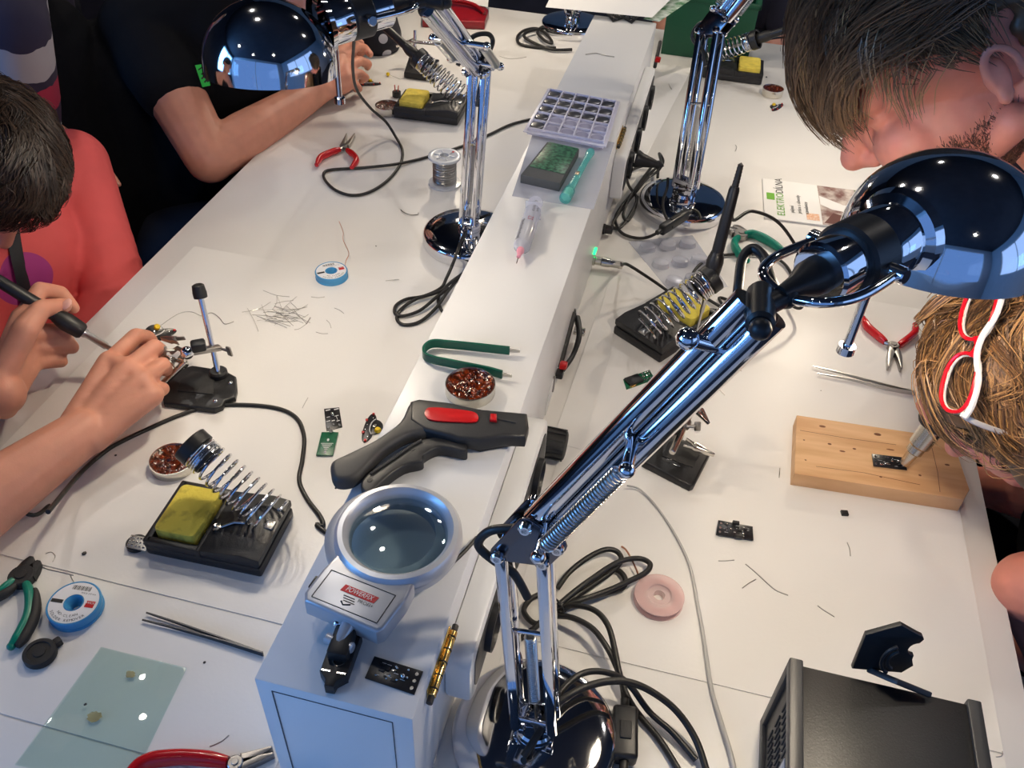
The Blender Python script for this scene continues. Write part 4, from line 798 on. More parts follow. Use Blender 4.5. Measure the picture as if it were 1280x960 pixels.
def crumb(label, c, r=0.0022, h=0.0, m=MESSM):
    p = U(*c, h); b = MB(); bm = bmesh.new(); bmesh.ops.create_icosphere(bm, subdivisions=1, radius=r)
    for v in bm.verts: v.co *= random.uniform(0.7, 1.15); v.co.z *= 0.7
    b.from_bm(bm, Matrix.Translation((p.x, p.y, T + h + r * 0.7))); return tag(b.build('crumb', m, None, False), label, 'crumb', 'crumbs')
crumb('grey crumb on left table between spool and tiny silvery board', (106, 693), 0.003)
crumb('dark crumb on the left table to the right of blue wick spool', (470, 308), 0.0012)
crumb('tiny crumb on left table beside the green circuit board', (420, 611), 0.0018)
crumb('tiny crumb on left table under the bare wrist shadow', (145, 570), 0.0018)
crumb('dark speck on the glass plate at its left side', (107, 881), 0.0016, 0.0033)
crumb('small crumb on right table above the far brown tin', (958, 97), 0.0022)
crumb('tiny crumb on right table above wooden board corner', (1026, 489), 0.0012)
crumb('crumb on left table near the dark tweezers and box corner', (256, 829), 0.0016)
# ---------------------------------------------------------------- glass plate, keyhole shaped black disc
GLASS = bpy.data.materials.new('clear_glass'); GLASS.use_nodes = True; nt = GLASS.node_tree; nt.nodes.clear()
o_ = nt.nodes.new('ShaderNodeOutputMaterial'); mx = nt.nodes.new('ShaderNodeMixShader'); tr = nt.nodes.new('ShaderNodeBsdfTransparent'); gl = nt.nodes.new('ShaderNodeBsdfGlossy'); fr = nt.nodes.new('ShaderNodeFresnel')
tr.inputs[0].default_value = (0.90, 0.96, 0.94, 1); gl.inputs['Roughness'].default_value = 0.03; fr.inputs[0].default_value = 1.45
mx.inputs[0].default_value = 0.07; nt.links.new(tr.outputs[0], mx.inputs[1]); nt.links.new(gl.outputs[0], mx.inputs[2]); nt.links.new(mx.outputs[0], o_.inputs[0])
flat_thing('glass_plate', 'clear glass plate with stains on left table at bottom left', 'glass plate', [(126, 808), (233, 834), (160, 985), (18, 955)][::-1], 0.0009, 0.0030, GLASS, 0.0006)
STAIN = mat('yellow_stain', rgb(176, 160, 90), 0.4, alpha=0.45, var=0.3, vscale=90)
def blot(label, c, rx, ry, seed):
    p = U(*c, 0.004); r_ = random.Random(seed); o = [(p.x + rx * math.cos(a) * r_.uniform(0.75, 1.1), p.y + ry * math.sin(a) * r_.uniform(0.75, 1.1)) for a in np.linspace(0, 2 * math.pi, 18, endpoint=False)]
    return tag(MB().prism(o, T + 0.0040, T + 0.0042).build('flux_stain', STAIN), label, 'stain', 'stains on the glass plate')
blot('yellow flux stain on the lower half of the glass plate', (118, 896), 0.007, 0.006, 1); blot('faint stain on the upper half of the glass plate', (163, 843), 0.005, 0.004, 2)
p = U(50, 817, 0.005); t = thing('black_disc', 'black round plastic knob with a small tab on left table below side cutters', 'knob', at((p.x, p.y, T), 62))
b = MB(); b.lathe([(0, 0.0004), (0.0142, 0.0004), (0.0152, 0.002), (0.0152, 0.008), (0.0145, 0.009), (0.011, 0.0092), (0.0105, 0.0078), (0.006, 0.0078), (0.0055, 0.0088), (0, 0.0090)], n=36); b.build('disc', BLACKM, t)
MB().box((0.0172, 0, 0.0045), (0.008, 0.0075, 0.008), 0.0012).build('tab', BLACKM, t)
# ---------------------------------------------------------------- power supply and V shaped holder
t = thing('instrument_case', 'black instrument case with slotted front at bottom right of right table', 'instrument', at((0.2415, 0.335, T)))
GRAPH = mat('graphite_paint', (0.010, 0.010, 0.0105), 0.42, bump=0.1, bscale=700)
Lx, Ly, Hz = 0.158, 0.25, 0.108
MB().box((0, 0, Hz / 2 + 0.0015), (Lx - 0.02, Ly - 0.006, Hz - 0.003), 0.002).build('case', GRAPH, t)
FRAMEM = mat('bezel_plastic', (0.026, 0.026, 0.027), 0.4)
for s in (-1, 1):
    MS = Matrix(((0, 0, 1, 0), (1, 0, 0, 0), (0, 1, 0, 0), (0, 0, 0, 1)))
    b = MB(Matrix.Translation((s * (Lx / 2 - 0.006), 0, 0)) @ MS)
    yo, zo, zi = Ly / 2, Hz + 0.003, Hz - 0.008
    for (y0_, y1_, z0_, z1_) in ((-yo, yo, zi, zo), (-yo, yo, 0.0004, 0.010), (-yo, -yo + 0.010, 0.009, zi + 0.001), (yo - 0.010, yo, 0.009, zi + 0.001)): b.prism([(y0_, z0_), (y1_, z0_), (y1_, z1_), (y0_, z1_)], -0.006, 0.006, 0.0015)
    b.build('bezel', FRAMEM, t)
b = MB(); b.box((-Lx / 2 + 0.006, 0, Hz / 2), (0.004, Ly - 0.02, Hz - 0.016)); fp = b.build('front_panel', GRAPH, t)
for k in range(8):
    for j in range(3): MB().box((-Lx / 2 + 0.0035, 0.095 - k * 0.006, 0.030 + j * 0.026), (0.0016, 0.0022, 0.018), 0.0004).build('vent_slot', INK, fp)
MB().box((-Lx / 2 + 0.0035, 0.022, 0.06), (0.0016, 0.050, 0.05), 0.0005).build('display', mat('grey_display', (0.30, 0.31, 0.34), 0.15), t)
# V holder: bent black plate with round notches
hb = U(1098, 836, 0.1115); t = thing('notched_holder', 'black V-shaped plastic holder with round notches standing on the instrument case', 'holder', at(hb, 0))
def notched(w_, h_, r):
    out = [(-w_ / 2, 0), (w_ / 2 - 0.004, 0), (w_ / 2 + 0.003, 0.010)]
    out += [(w_ / 2, h_ * 0.30)] + [(w_ / 2 + 0.001 - r * math.sin(a), h_ * 0.52 - r * math.cos(a)) for a in np.linspace(0.15, math.pi - 0.15, 10)] + [(w_ / 2 + 0.002, h_ * 0.74), (w_ / 2, h_ * 0.80), (w_ / 2 - 0.004, h_ * 0.83), (0.002, h_), (-w_ / 2, h_ * 0.74)]
    return out
Mv = Matrix(((1, 0, 0, 0), (0, 0, -1, 0), (0, 1, 0, 0), (0, 0, 0, 1)))
b = MB(Matrix.Rotation(math.radians(10), 4, 'Z') @ Matrix.Rotation(math.radians(-8), 4, 'X')); b.prism(notched(0.046, 0.058, 0.008), -0.0025, 0.0025, 0.0008, M=Mv); b.build('back_plate', BLACK, t)
b = MB(Matrix.Translation((0.012, -0.0075, 0)) @ Matrix.Rotation(math.radians(-12), 4, 'Z') @ Matrix.Rotation(math.radians(38), 4, 'X')); b.prism([(-0.022, 0), (0.028, 0), (0.030, 0.004), (0.0, 0.018), (-0.012, 0.010)], -0.0025, 0.0025, 0.0008, M=Mv); b.build('front_lip', BLACK, t)
for r0 in (0.010, 0.015):
    b = MB(Matrix.Rotation(math.radians(10), 4, 'Z') @ Matrix.Translation((0.008, -0.006, 0.026)) @ Matrix.Rotation(math.radians(-8), 4, 'X'))
    b.tube([(-r0 * math.cos(a), -0.001, r0 * math.sin(a) * 1.2) for a in np.linspace(-1.1, 1.1, 14)], 0.0016, 8); b.build('curved_rib', BLACK, t)
# ---------------------------------------------------------------- wire stripper lying on the box top
SPB = mat('black_tool_body', (0.020, 0.020, 0.021), 0.45, bump=0.1, bscale=900); GREYG = mat('dark_grey_grip', (0.045, 0.044, 0.043), 0.55)
def profile(pts, h): return [(U(x, y, h).x, U(x, y, h).y) for x, y in pts]
def ccw(o):
    a = sum(o[i - 1][0] * o[i][1] - o[i][0] * o[i - 1][1] for i in range(len(o))); return o if a > 0 else o[::-1]
def sm(pts, sub=4): return [(p.x, p.y) for p in smooth_path([Vector((x, y, 0)) for x, y in pts], sub, True)]
q0 = U(560, 530, BH); t = thing('wire_stripper', 'black automatic wire stripper with red buttons lying on white box top', 'wire stripper', Matrix.Translation((q0.x, q0.y, ZB)))
hz = BH + 0.018
b = W(t); b.prism(ccw(profile([(513, 504), (524, 501), (560, 505), (603, 514), (640, 517), (659, 519), (661, 535), (657, 549), (630, 548), (600, 553), (572, 551), (560, 547), (530, 540), (512, 528)], hz)), ZB + 0.005, ZB + 0.022, 0.004, seg=3); b.build('body', SPB, t)
b = W(t); b.prism(ccw(sm(profile([(512, 505), (524, 502), (540, 515), (538, 538), (510, 545), (480, 563), (462, 582), (446, 597), (432, 602), (418, 600), (413, 588), (416, 577), (436, 567), (470, 550), (500, 528)], hz))), ZB + 0.004, ZB + 0.021, 0.005, seg=3); b.build('upper_handle', GREYG, t)
hz2 = BH + 0.012
b = W(t); b.prism(ccw(sm(profile([(455, 598), (463, 591), (490, 575), (516, 556), (540, 548), (575, 549), (584, 560), (582, 566), (566, 563), (548, 561), (530, 570), (528, 578), (505, 584), (482, 600), (466, 615), (455, 616), (451, 607)], hz2))), ZB + 0.0004, ZB + 0.0145, 0.004, seg=3); lh = b.build('lower_handle', SPB, t)
b = W(t)
b = W(t); b.tube([U(x, y, BH + 0.0155) for x, y in [(463, 592), (490, 574), (514, 557), (527, 550)]], 0.0013, 6); b.build('handle_edge', GREYG, lh)
for c in ((515, 561), (462, 600)):
    p = U(*c, BH + 0.0146); W(t).cyl((p.x, p.y, p.z - 0.0006), (p.x, p.y, p.z + 0.0003), 0.0026, 14).build('rivet', INK, lh)
h3 = BH + 0.0225
b = W(t); b.prism(ccw(sm(profile([(531, 515), (537, 510), (560, 511), (590, 515), (598, 521), (594, 528), (570, 528), (540, 526), (532, 521)], h3))), ZB + 0.0215, ZB + 0.0238, 0.0008); b.build('red_inlay', REDP, t)
b = W(t); b.prism(ccw(profile([(613, 519), (621, 520), (621, 528), (612, 527)], h3)), ZB + 0.0215, ZB + 0.0255, 0.0008); b.build('red_slider', REDP, t)
b = W(t); b.tube([U(622, 524, BH + 0.022), U(645, 529, BH + 0.022)], 0.0012, 6); b.build('slider_slot', INK, t)
b = W(t); b.prism(ccw(profile([(512, 507), (516, 503), (516, 518), (512, 519)], hz)), ZB + 0.008, ZB + 0.019, 0.001); b.build('red_end', REDP, t)
b = W(t); b.prism(ccw(profile([(585, 548), (640, 546), (640, 553), (600, 560), (585, 556)], BH + 0.008)), ZB + 0.002, ZB + 0.008, 0.001); b.build('jaw_block', INK, t)
# ---------------------------------------------------------------- magnifier lying on the box top
SILV = mat('silver_grey_plastic', (0.50, 0.51, 0.54), 0.34, 0.45); LENSM = bpy.data.materials.new('magnifier_lens'); LENSM.use_nodes = True; nt = LENSM.node_tree; nt.nodes.clear()
o_ = nt.nodes.new('ShaderNodeOutputMaterial'); mx = nt.nodes.new('ShaderNodeMixShader'); tr = nt.nodes.new('ShaderNodeBsdfTransparent'); gl = nt.nodes.new('ShaderNodeBsdfGlossy'); fr = nt.nodes.new('ShaderNodeFresnel')
tr.inputs[0].default_value = (0.72, 0.80, 0.84, 1); gl.inputs['Roughness'].default_value = 0.03; fr.inputs[0].default_value = 1.7
mx.inputs[0].default_value = 0.10; nt.links.new(tr.outputs[0], mx.inputs[1]); nt.links.new(gl.outputs[0], mx.inputs[2]); nt.links.new(mx.outputs[0], o_.inputs[0])
hm = 0.034; lc = U(498, 664, BH + hm); ld = (U(446, 742, BH + hm) - lc); ang = math.degrees(math.atan2(ld.y, ld.x))
t = thing('magnifier', 'grey desk magnifier with round lens lying on white box top', 'magnifier', at((lc.x, lc.y, ZB), ang))
Rl = 0.0485
b = MB(); b.lathe([(Rl - 0.009, hm - 0.012), (Rl + 0.002, hm - 0.013), (Rl + 0.0055, hm - 0.008), (Rl + 0.005, hm - 0.001), (Rl + 0.002, hm + 0.0025), (Rl - 0.002, hm + 0.003), (Rl - 0.006, hm - 0.001), (Rl - 0.0065, hm - 0.004), (Rl - 0.009, hm - 0.012)], n=64); b.build('lens_ring', SILV, t)
b = MB(); b.lathe([(0, hm - 0.010), (Rl - 0.0125, hm - 0.0075), (Rl - 0.0065, hm - 0.006), (Rl - 0.0065, hm - 0.005), (Rl - 0.02, hm - 0.0015), (0, hm + 0.0008)], n=48); b.build('lens', LENSM, t)
b = MB(); b.lathe([(Rl - 0.012, 0.0105), (Rl + 0.008, 0.0105), (Rl + 0.0095, 0.012), (Rl + 0.0095, hm - 0.016), (Rl + 0.003, hm - 0.0125), (Rl - 0.012, hm - 0.0125), (Rl - 0.012, 0.0105)], Matrix.Translation((-0.004, -0.008, 0)), n=64); b.build('lower_ring', SILV, t)
# head housing with label
b = MB(); bo = [(Rl - 0.012, -0.034), (Rl + 0.010, -0.0375), (0.083, -0.0385), (0.090, -0.034), (0.091, 0.030), (0.086, 0.034), (Rl + 0.008, 0.037), (Rl - 0.008, 0.036), (Rl - 0.006, 0)]
b.prism(bo, hm - 0.021, hm - 0.001, 0.003, seg=3); hs = b.build('housing', SILV, t)
b = MB()
for (x0_, y0_, x1_, y1_) in ((Rl + 0.008, -0.030, 0.084, -0.031), (Rl + 0.008, 0.028, 0.084, 0.027), (Rl + 0.008, -0.030, Rl + 0.008, 0.028), (0.0845, -0.031, 0.0845, 0.027)):
    b.tube([(x0_, y0_, hm - 0.0009), (x1_, y1_, hm - 0.0009)], 0.0003, 4)
b.build('lid_gap', INK, hs)
LM = Matrix.Translation((0.067, 0.001, hm - 0.001)) @ Matrix.Rotation(math.radians(90), 4, 'Z') @ Matrix.Rotation(0, 4, 'X')
b = MB(LM); b.prism([(-0.0150, -0.0032), (0.0150, -0.0032), (0.0165, 0.0032), (-0.0135, 0.0032)], 0.0001, 0.0004); b.build('red_label', mat('label_red', rgb(196, 40, 44), 0.5), hs)
b = MB(LM); b.text('POWERFIX', 0.0062, Matrix.Translation((0.001, 0, 0.0004)), shear=0.2, sx=0.78); b.build('white_lettering', SILK, hs)
b = MB(LM); 
for k in range(3): b.box((-0.005 + 0.001 * k, -0.0060 - 0.0021 * k, 0.0002), (0.010, 0.0007, 0.0003))
b.tube([(-0.009, -0.0115, 0.0002), (-0.006, -0.014, 0.0002), (-0.0005, -0.0115, 0.0002)], 0.0005, 4); b.text('PROFI+', 0.0042, Matrix.Translation((0.0095, -0.0062, 0.0002))); b.build('black_print', INK, hs)
b = MB(); b.box((0.070, -0.0385, hm - 0.009), (0.012, 0.004, 0.010), 0.0012); b.build('side_switch', BLACK, hs)
# stem and black spring clamp
b = MB(); b.tube([(0.088, 0.004, hm - 0.011), (0.106, 0.004, hm - 0.016)], [0.006, 0.0045], 12); b.cyl((0.1035, -0.008, hm - 0.016), (0.1035, 0.016, hm - 0.016), 0.0045, 14, bev=0.001); b.build('stem', SILV, t)
cl0 = U(433, 795, BH + 0.012); cl1 = U(412, 862, BH + 0.006)
b = W(t); ax = Vector(((cl1 - cl0).x, (cl1 - cl0).y, 0)).normalized(); yv = Vector((-ax.y, ax.x, 0)); MC = Matrix(((ax.x, yv.x, 0, cl0.x), (ax.y, yv.y, 0, cl0.y), (0, 0, 1, ZB), (0, 0, 0, 1)))
Lc = (cl1 - cl0).length
b.prism([(-0.004, -0.011), (Lc * 0.72, -0.0105), (Lc * 0.74, -0.011), (Lc * 0.88, -0.0045), (Lc, -0.0035), (Lc, 0.0035), (Lc * 0.88, 0.0045), (Lc * 0.74, 0.011), (Lc * 0.72, 0.0105), (-0.004, 0.011)], 0.0004, 0.012, 0.002, M=MC); cb = b.build('clamp', BLACK, t)
b = W(t); b.box((0.010, 0, 0.017), (0.026, 0.017, 0.012), 0.003, M=MC); b.build('clamp_jaw', BLACK, cb)
b = W(t)
b.lathe([(0.0042, 0), (0.0052, 0), (0.0052, 0.0008), (0.0042, 0.0008)], MC @ Matrix.Translation((Lc * 0.5, 0.001, 0.0120)), 24); b.build('clamp_ring', NICKEL, cb)
for y in (-0.006, 0.006): W(t).box((Lc * 0.73, y, 0.0123), (0.0015, 0.007, 0.0008), M=MC).build('metal_strip', NICKEL, cb)
for q in ((-0.005, -0.008), (-0.004, 0.008), (0.003, 0.0)): W(t).sphere((q[0], q[1], 0.020), 0.0038, 12, M=MC).build('clamp_bolt', CHROME, cb)
cable('black magnifier lead running from housing over box edge', [U(520, 728, BH + 0.018), U(540, 722, BH + 0.012), U(560, 708, BH + 0.006), U(580, 690, BH + 0.004), U(596, 672, BH + 0.003)], 0.0018)
# ---------------------------------------------------------------- syringe, block, brush, tray on the box top
CLEARP = bpy.data.materials.new('clear_plastic'); CLEARP.use_nodes = True; nt = CLEARP.node_tree; nt.nodes.clear()
o_ = nt.nodes.new('ShaderNodeOutputMaterial'); mx = nt.nodes.new('ShaderNodeMixShader'); tr = nt.nodes.new('ShaderNodeBsdfTransparent'); pb_ = nt.nodes.new('ShaderNodeBsdfPrincipled')
tr.inputs[0].default_value = (0.93, 0.94, 0.97, 1); pb_.inputs['Base Color'].default_value = (0.75, 0.76, 0.82, 1); pb_.inputs['Roughness'].default_value = 0.12; mx.inputs[0].default_value = 0.42
nt.links.new(tr.outputs[0], mx.inputs[1]); nt.links.new(pb_.outputs[0], mx.inputs[2]); nt.links.new(mx.outputs[0], o_.inputs[0])
s0 = U(651, 312, BH + 0.012); s1_ = U(667, 262, BH + 0.012); dv = (s1_ - s0).normalized(); dv.z = 0; dv.normalize()
t = thing('syringe', 'clear syringe of paste with pink needle hub lying on white box top', 'syringe', Matrix.Translation((s0.x, s0.y, ZB)))
F = frame((s0.x, s0.y, ZB + 0.0118), (0, 0, 1), dv); Ls = (s1_ - s0).length
W(t).lathe([(0, 0.001), (0.004, 0.0), (0.0106, 0.007), (0.0112, 0.009), (0.0112, 0.095), (0.0105, 0.0955), (0, 0.0955)], F, 32).build('barrel', CLEARP, t)
W(t).lathe([(0, 0.007), (0.0085, 0.010), (0.0092, 0.013), (0.0092, 0.058), (0, 0.060)], F, 28).build('grey_paste', mat('grey_paste', (0.42, 0.42, 0.43), 0.45), t)
b = W(t); b.box((0, 0, 0.096), (0.030, 0.022, 0.002), 0.0008, M=F); b.lathe([(0, 0.06), (0.004, 0.06), (0.004, 0.118), (0.010, 0.119), (0.010, 0.1215), (0, 0.1215)], F, 20); b.build('plunger', CLEARP, t)
W(t).lathe([(0, 0.001), (0.0045, 0.001), (0.0050, -0.004), (0.0032, -0.008), (0.0024, -0.017), (0, -0.018)], F, 18).build('needle_hub', mat('pink_hub', rgb(226, 150, 168), 0.35), t)
W(t).cyl(F @ Vector((0, 0, -0.017)), F @ Vector((0, 0, -0.030)) - Vector((0, 0, 0.001)), 0.0007, 8).build('needle', NICKEL, t)
b = W(t)
for k in range(22): a = 0.3; b.box((0.0113, 0, 0), (0.0003, 0.0035 if k % 5 else 0.006, 0.0005), M=F @ Matrix.Rotation(math.radians(-38), 4, 'Z') @ Matrix.Translation((0, 0, 0.012 + k * 0.0022)))
b.build('graduation_marks', INK, t)
MT = F @ Matrix.Rotation(math.radians(12), 4, 'Z') @ Matrix.Translation((0.01135, 0, 0.066)) @ Matrix.Rotation(math.radians(90), 4, 'Y') @ Matrix.Rotation(math.radians(180), 4, 'Z')
b = W(t); b.text('SOLDER PASTE', 0.0042, MT @ Matrix.Translation((0.026, 0, 0))); b.text('Sn/Pb', 0.0042, MT @ Matrix.Translation((0.02, -0.005, -0.001))); b.build('print', INK, t)
b = W(t); b.text('S2', 0.010, MT @ Matrix.Translation((-0.006, 0.0, 0.0001))); b.build('red_print', mat('dark_red_ink', rgb(150, 30, 60), 0.5), t)
# grey block with green top
qd = [(651, 218), (700, 229), (724, 186), (684, 177)]; P_ = px(qd, BH + 0.014); ctr = sum(P_, Vector()) / 4
t = thing('green_block', 'grey foam block with dark green circuit sheet on it, on white box top', 'block', Matrix.Translation((ctr.x, ctr.y, ZB)))
W(t).prism(ccw([(p.x, p.y) for p in P_]), ZB + 0.0003, ZB + 0.014, 0.0012).build('foam_block', mat('grey_foam', (0.085, 0.088, 0.088), 0.8, bump=0.2, bscale=800), t)
I = [ctr + (p - ctr) * 0.92 + Vector((0.0016, 0.004, 0)) for p in P_]
W(t).prism(ccw([(p.x, p.y) for p in [I[0] * 0.82 + I[3] * 0.18, I[1] * 0.82 + I[2] * 0.18, I[2], I[3]]]), ZB + 0.014, ZB + 0.0148, 0.0002).build('green_sheet', mat('dark_green_sheet', rgb(14, 52, 38), 0.35, vscale=190, col2=rgb(70, 128, 96), detail=6), t)
# teal translucent brush pen
TEALT = bpy.data.materials.new('clear_teal_plastic'); TEALT.use_nodes = True; nt = TEALT.node_tree; nt.nodes.clear()
o_ = nt.nodes.new('ShaderNodeOutputMaterial'); mx = nt.nodes.new('ShaderNodeMixShader'); tr = nt.nodes.new('ShaderNodeBsdfTransparent'); pb_ = nt.nodes.new('ShaderNodeBsdfPrincipled')
tr.inputs[0].default_value = (0.55, 0.90, 0.88, 1); pb_.inputs['Base Color'].default_value = (*rgb(120, 205, 200), 1); pb_.inputs['Roughness'].default_value = 0.15; mx.inputs[0].default_value = 0.38
nt.links.new(tr.outputs[0], mx.inputs[1]); nt.links.new(pb_.outputs[0], mx.inputs[2]); nt.links.new(mx.outputs[0], o_.inputs[0])
a0, a1 = U(739, 190, BH + 0.007), U(706, 250, BH + 0.007); dv = (a1 - a0); dv.z = 0; Lb = dv.length; F = frame((a0.x, a0.y, ZB + 0.0088), (0, 0, 1), dv)
t = thing('teal_brush', 'translucent teal plastic stick beside the grey block on white box top', 'stick', Matrix.Translation((a0.x, a0.y, ZB)))
W(t).lathe([(0, 0.0), (0.0052, 0.001), (0.0066, 0.006), (0.0054, 0.018), (0.0045, 0.034), (0.0048, Lb * 0.55), (0.0056, Lb * 0.75), (0.0050, Lb * 0.8), (0.0082, Lb * 0.84), (0.0084, Lb - 0.001), (0.0070, Lb), (0, Lb)], F, 24).build('body', TEALT, t)
W(t).lathe([(0, Lb * 0.82), (0.0058, Lb * 0.84), (0.0058, Lb * 0.97), (0, Lb * 0.97)], F, 18).build('pale_core', mat('pale_green_plastic', rgb(206, 226, 208), 0.4), t)
W(t).box((0.0055, 0, Lb * 0.56), (0.002, 0.005, 0.010), 0.0008, M=F).build('metal_window', mat('gold_foil', (0.8, 0.62, 0.42), 0.3, 0.8), t)
# blister tray of button cells
TRAYM = mat('lilac_plastic', rgb(196, 196, 214), 0.35); CELL = mat('button_cell', (0.17, 0.17, 0.185), 0.3, 1.0)
qd = [(656, 160), (757, 179), (774, 124), (686, 108)]; hT = 0.012; P_ = px(qd, BH + hT); ctr = sum(P_, Vector()) / 4
tr_ = thing('cell_tray', 'pale lilac plastic tray of button cells on far part of white box top', 'tray', Matrix.Translation((ctr.x, ctr.y, ZB)))
def bil(P, u, v): return P[0] * (1 - u) * (1 - v) + P[1] * u * (1 - v) + P[2] * u * v + P[3] * (1 - u) * v
Pb = [ctr + (p - ctr) * 1.03 for p in P_]
b = W(tr_); b.prism(ccw([(p.x, p.y) for p in Pb]), ZB + hT - 0.006, ZB + hT - 0.0045, 0.0004)
b.prism(ccw([(p.x, p.y) for p in [ctr + (p - ctr) * 0.95 for p in P_]]), ZB + 0.0003, ZB + hT - 0.0055, 0.0004); b.build('tray', TRAYM, tr_)
ux = (P_[1] - P_[0]); uy = (P_[3] - P_[0]); zt = ZB + hT - 0.0045
R1 = min(ux.length / 5, uy.length / 5) * 0.36
b = W(tr_)
for i in range(6):
    for k in range(5):
        if i < 6:
            p0, p1 = bil(P_, 0.03 + 0.94 * i / 5, 0.03), bil(P_, 0.03 + 0.94 * i / 5, 0.97)
    b.box((0, 0, 0.0022), ((p1 - p0).length, 0.0022, 0.0044), 0.0008, M=frame(((p0 + p1) / 2).to_tuple()[:2] + (zt,), p1 - p0, (0, 0, 1)))
b.build('divider_rib', TRAYM, tr_)
b = W(tr_)
for j in range(6):
    p0, p1 = bil(P_, 0.03, 0.04 + 0.92 * j / 5), bil(P_, 0.97, 0.04 + 0.92 * j / 5)
    b.box((0, 0, 0.0022), ((p1 - p0).length, 0.0022, 0.0044), 0.0008, M=frame(((p0 + p1) / 2).to_tuple()[:2] + (zt,), p1 - p0, (0, 0, 1)))
b.build('cross_rib', TRAYM, tr_)
for j in range(5):
    for i in range(5):
        c = bil(P_, 0.03 + 0.94 * (i + 0.5) / 5, 0.04 + 0.92 * (j + 0.5) / 5)
        if j >= 2 or i == 0:
            b = MB(); b.lathe([(0, 0.0003), (R1 * 1.1, 0.0003), (R1 * 1.16, 0.001), (R1 * 1.1, 0.003), (R1 * 0.85, 0.0036), (0, 0.0036)], Matrix.Translation((c.x, c.y, zt)), 24)
            tag(b.build('button_cell', CELL), 'round grey button cell sitting in one of the pockets of the lilac tray', 'button cell', 'button cells in the lilac tray')
        else:
            W(tr_).lathe([(0, 0.0001), (R1, 0.0001), (R1 * 1.05, 0.0006), (R1, 0.0006), (0, 0.0003)], Matrix.Translation((c.x, c.y, zt)), 20).build('empty_pocket', mat('pocket_plastic', rgb(150, 150, 176), 0.3), tr_)
qd = [(668, 150), (752, 176), (770, 225), (652, 230)]
P_ = px([(680, 165), (752, 186), (728, 252), (650, 226)], BH + 0.001)
flat_thing('clear_film', 'clear plastic film on white box top under the syringe and brush', 'film', [(668, 160), (768, 178), (742, 262), (640, 245)], BH, 0.0004, CLEARP)
# papers and boards at the far end of the box
flat_thing('paper_sheet', 'white paper sheet lying across far end of the white box', 'paper', [(682, 9), (815, 22), (850, -12), (700, -30)], BH + 0.012, 0.0004, PAPER)
for k, (a, label) in enumerate((([(757, 15), (772, 13), (782, 22), (766, 27)], 'left black strip of components under the paper sheet on box end'), ([(778, 22), (790, 16), (802, 18), (790, 29)], 'right black strip of components under the paper sheet on box end'))):
    board('black_circuit_board', label, a, BH + 0.001, PCBK, busy(20 + k, 6, 0), group='component strips at the box end')
GPR = mat('green_leaf_print', rgb(60, 120, 70), 0.5, vscale=60, col2=rgb(214, 222, 210))
flat_thing('green_leaflet', 'green and white printed leaflet at far end of the white box', 'leaflet', [(804, 24), (824, 27), (872, -6), (838, -10)], BH + 0.004, 0.0006, GPR)
t = thing('green_crate', 'dark green crate standing behind the far end of the white box', 'crate', at((-0.02, 2.16, T)))
GRC = mat('dark_green_plastic', rgb(8, 74, 48), 0.5); b = MB()
for (c, s_) in (((0, -0.068, 0.068), (0.20, 0.006, 0.135)), ((0, 0.068, 0.068), (0.20, 0.006, 0.135)), ((-0.097, 0, 0.068), (0.006, 0.136, 0.135)), ((0.097, 0, 0.068), (0.006, 0.136, 0.135)), ((0, 0, 0.004), (0.20, 0.136, 0.006))): b.box(c, s_, 0.001)
b.build('crate', GRC, t)
b = MB(); 
for (c, s_) in (((0, -0.072, 0.13), (0.21, 0.006, 0.012)), ((0, 0.072, 0.13), (0.21, 0.006, 0.012)), ((-0.102, 0, 0.13), (0.006, 0.15, 0.012)), ((0.102, 0, 0.13), (0.006, 0.15, 0.012))): b.box(c, s_, 0.002)
b.build('rim', GRC, t)
# ---------------------------------------------------------------- booklet
c = [U(952, 226), U(955, 274), U(1062, 288), U(1078, 240)]
t = thing('booklet', 'white printed booklet with photo of a workbench on right table behind the chrome shade', 'booklet', Matrix.Translation((c[0].x, c[0].y, T)))
w_ = (c[2] - c[1]).normalized(); l_ = (c[0] - c[1]); l_ = (l_ - w_ * l_.dot(w_)); hgt = l_.length * 1.02; wid = 0.21; F = frame((c[1].x, c[1].y, T), w_, (0, 0, 1))
for k in range(3): W(t).box((wid / 2, hgt / 2, 0.0008 + 0.0012 * k), (wid - 0.0006 * k, hgt, 0.0011), 0.0002, M=F).build('page', PAPER, t)
F2 = F @ Matrix.Translation((0, 0, 0.0038))
GRN = mat('leaf_green_ink', rgb(110, 170, 60), 0.5)
pic = mat('bench_photo_print', rgb(120, 84, 78), 0.4, vscale=55, col2=rgb(206, 196, 188), detail=4)
W(t).box((0.155, hgt * 0.5, 0.0001), (0.112, hgt * 0.98, 0.0002), M=F2).build('photo_print', pic, t)
W(t).prism([(0.168, hgt * 0.78), (0.205, hgt * 0.72), (0.205, hgt * 0.98), (0.165, hgt * 0.98)], 0.0002, 0.0003, M=F2).build('green_print', mat('green_print', rgb(50, 110, 40), 0.5), t)
W(t).prism([(0.10, hgt * 0.72), (0.14, hgt * 0.55), (0.18, hgt * 0.55), (0.17, hgt * 0.35), (0.12, hgt * 0.40), (0.10, hgt * 0.5)], 0.0002, 0.0003, M=F2).build('pale_print', PAPER, t)
W(t).prism([(0.102, hgt * 0.05), (0.12, hgt * 0.32), (0.17, hgt * 0.2), (0.19, hgt * 0.05)], 0.0002, 0.0003, M=F2).build('brown_print', mat('brown_print', rgb(92, 52, 46), 0.5), t)
W(t).box((0.084, hgt * 0.16, 0.0001), (0.022, hgt * 0.16, 0.0002), M=F2).build('orange_print', mat('orange_print', rgb(222, 160, 116), 0.5, vscale=300, col2=rgb(236, 210, 190)), t)
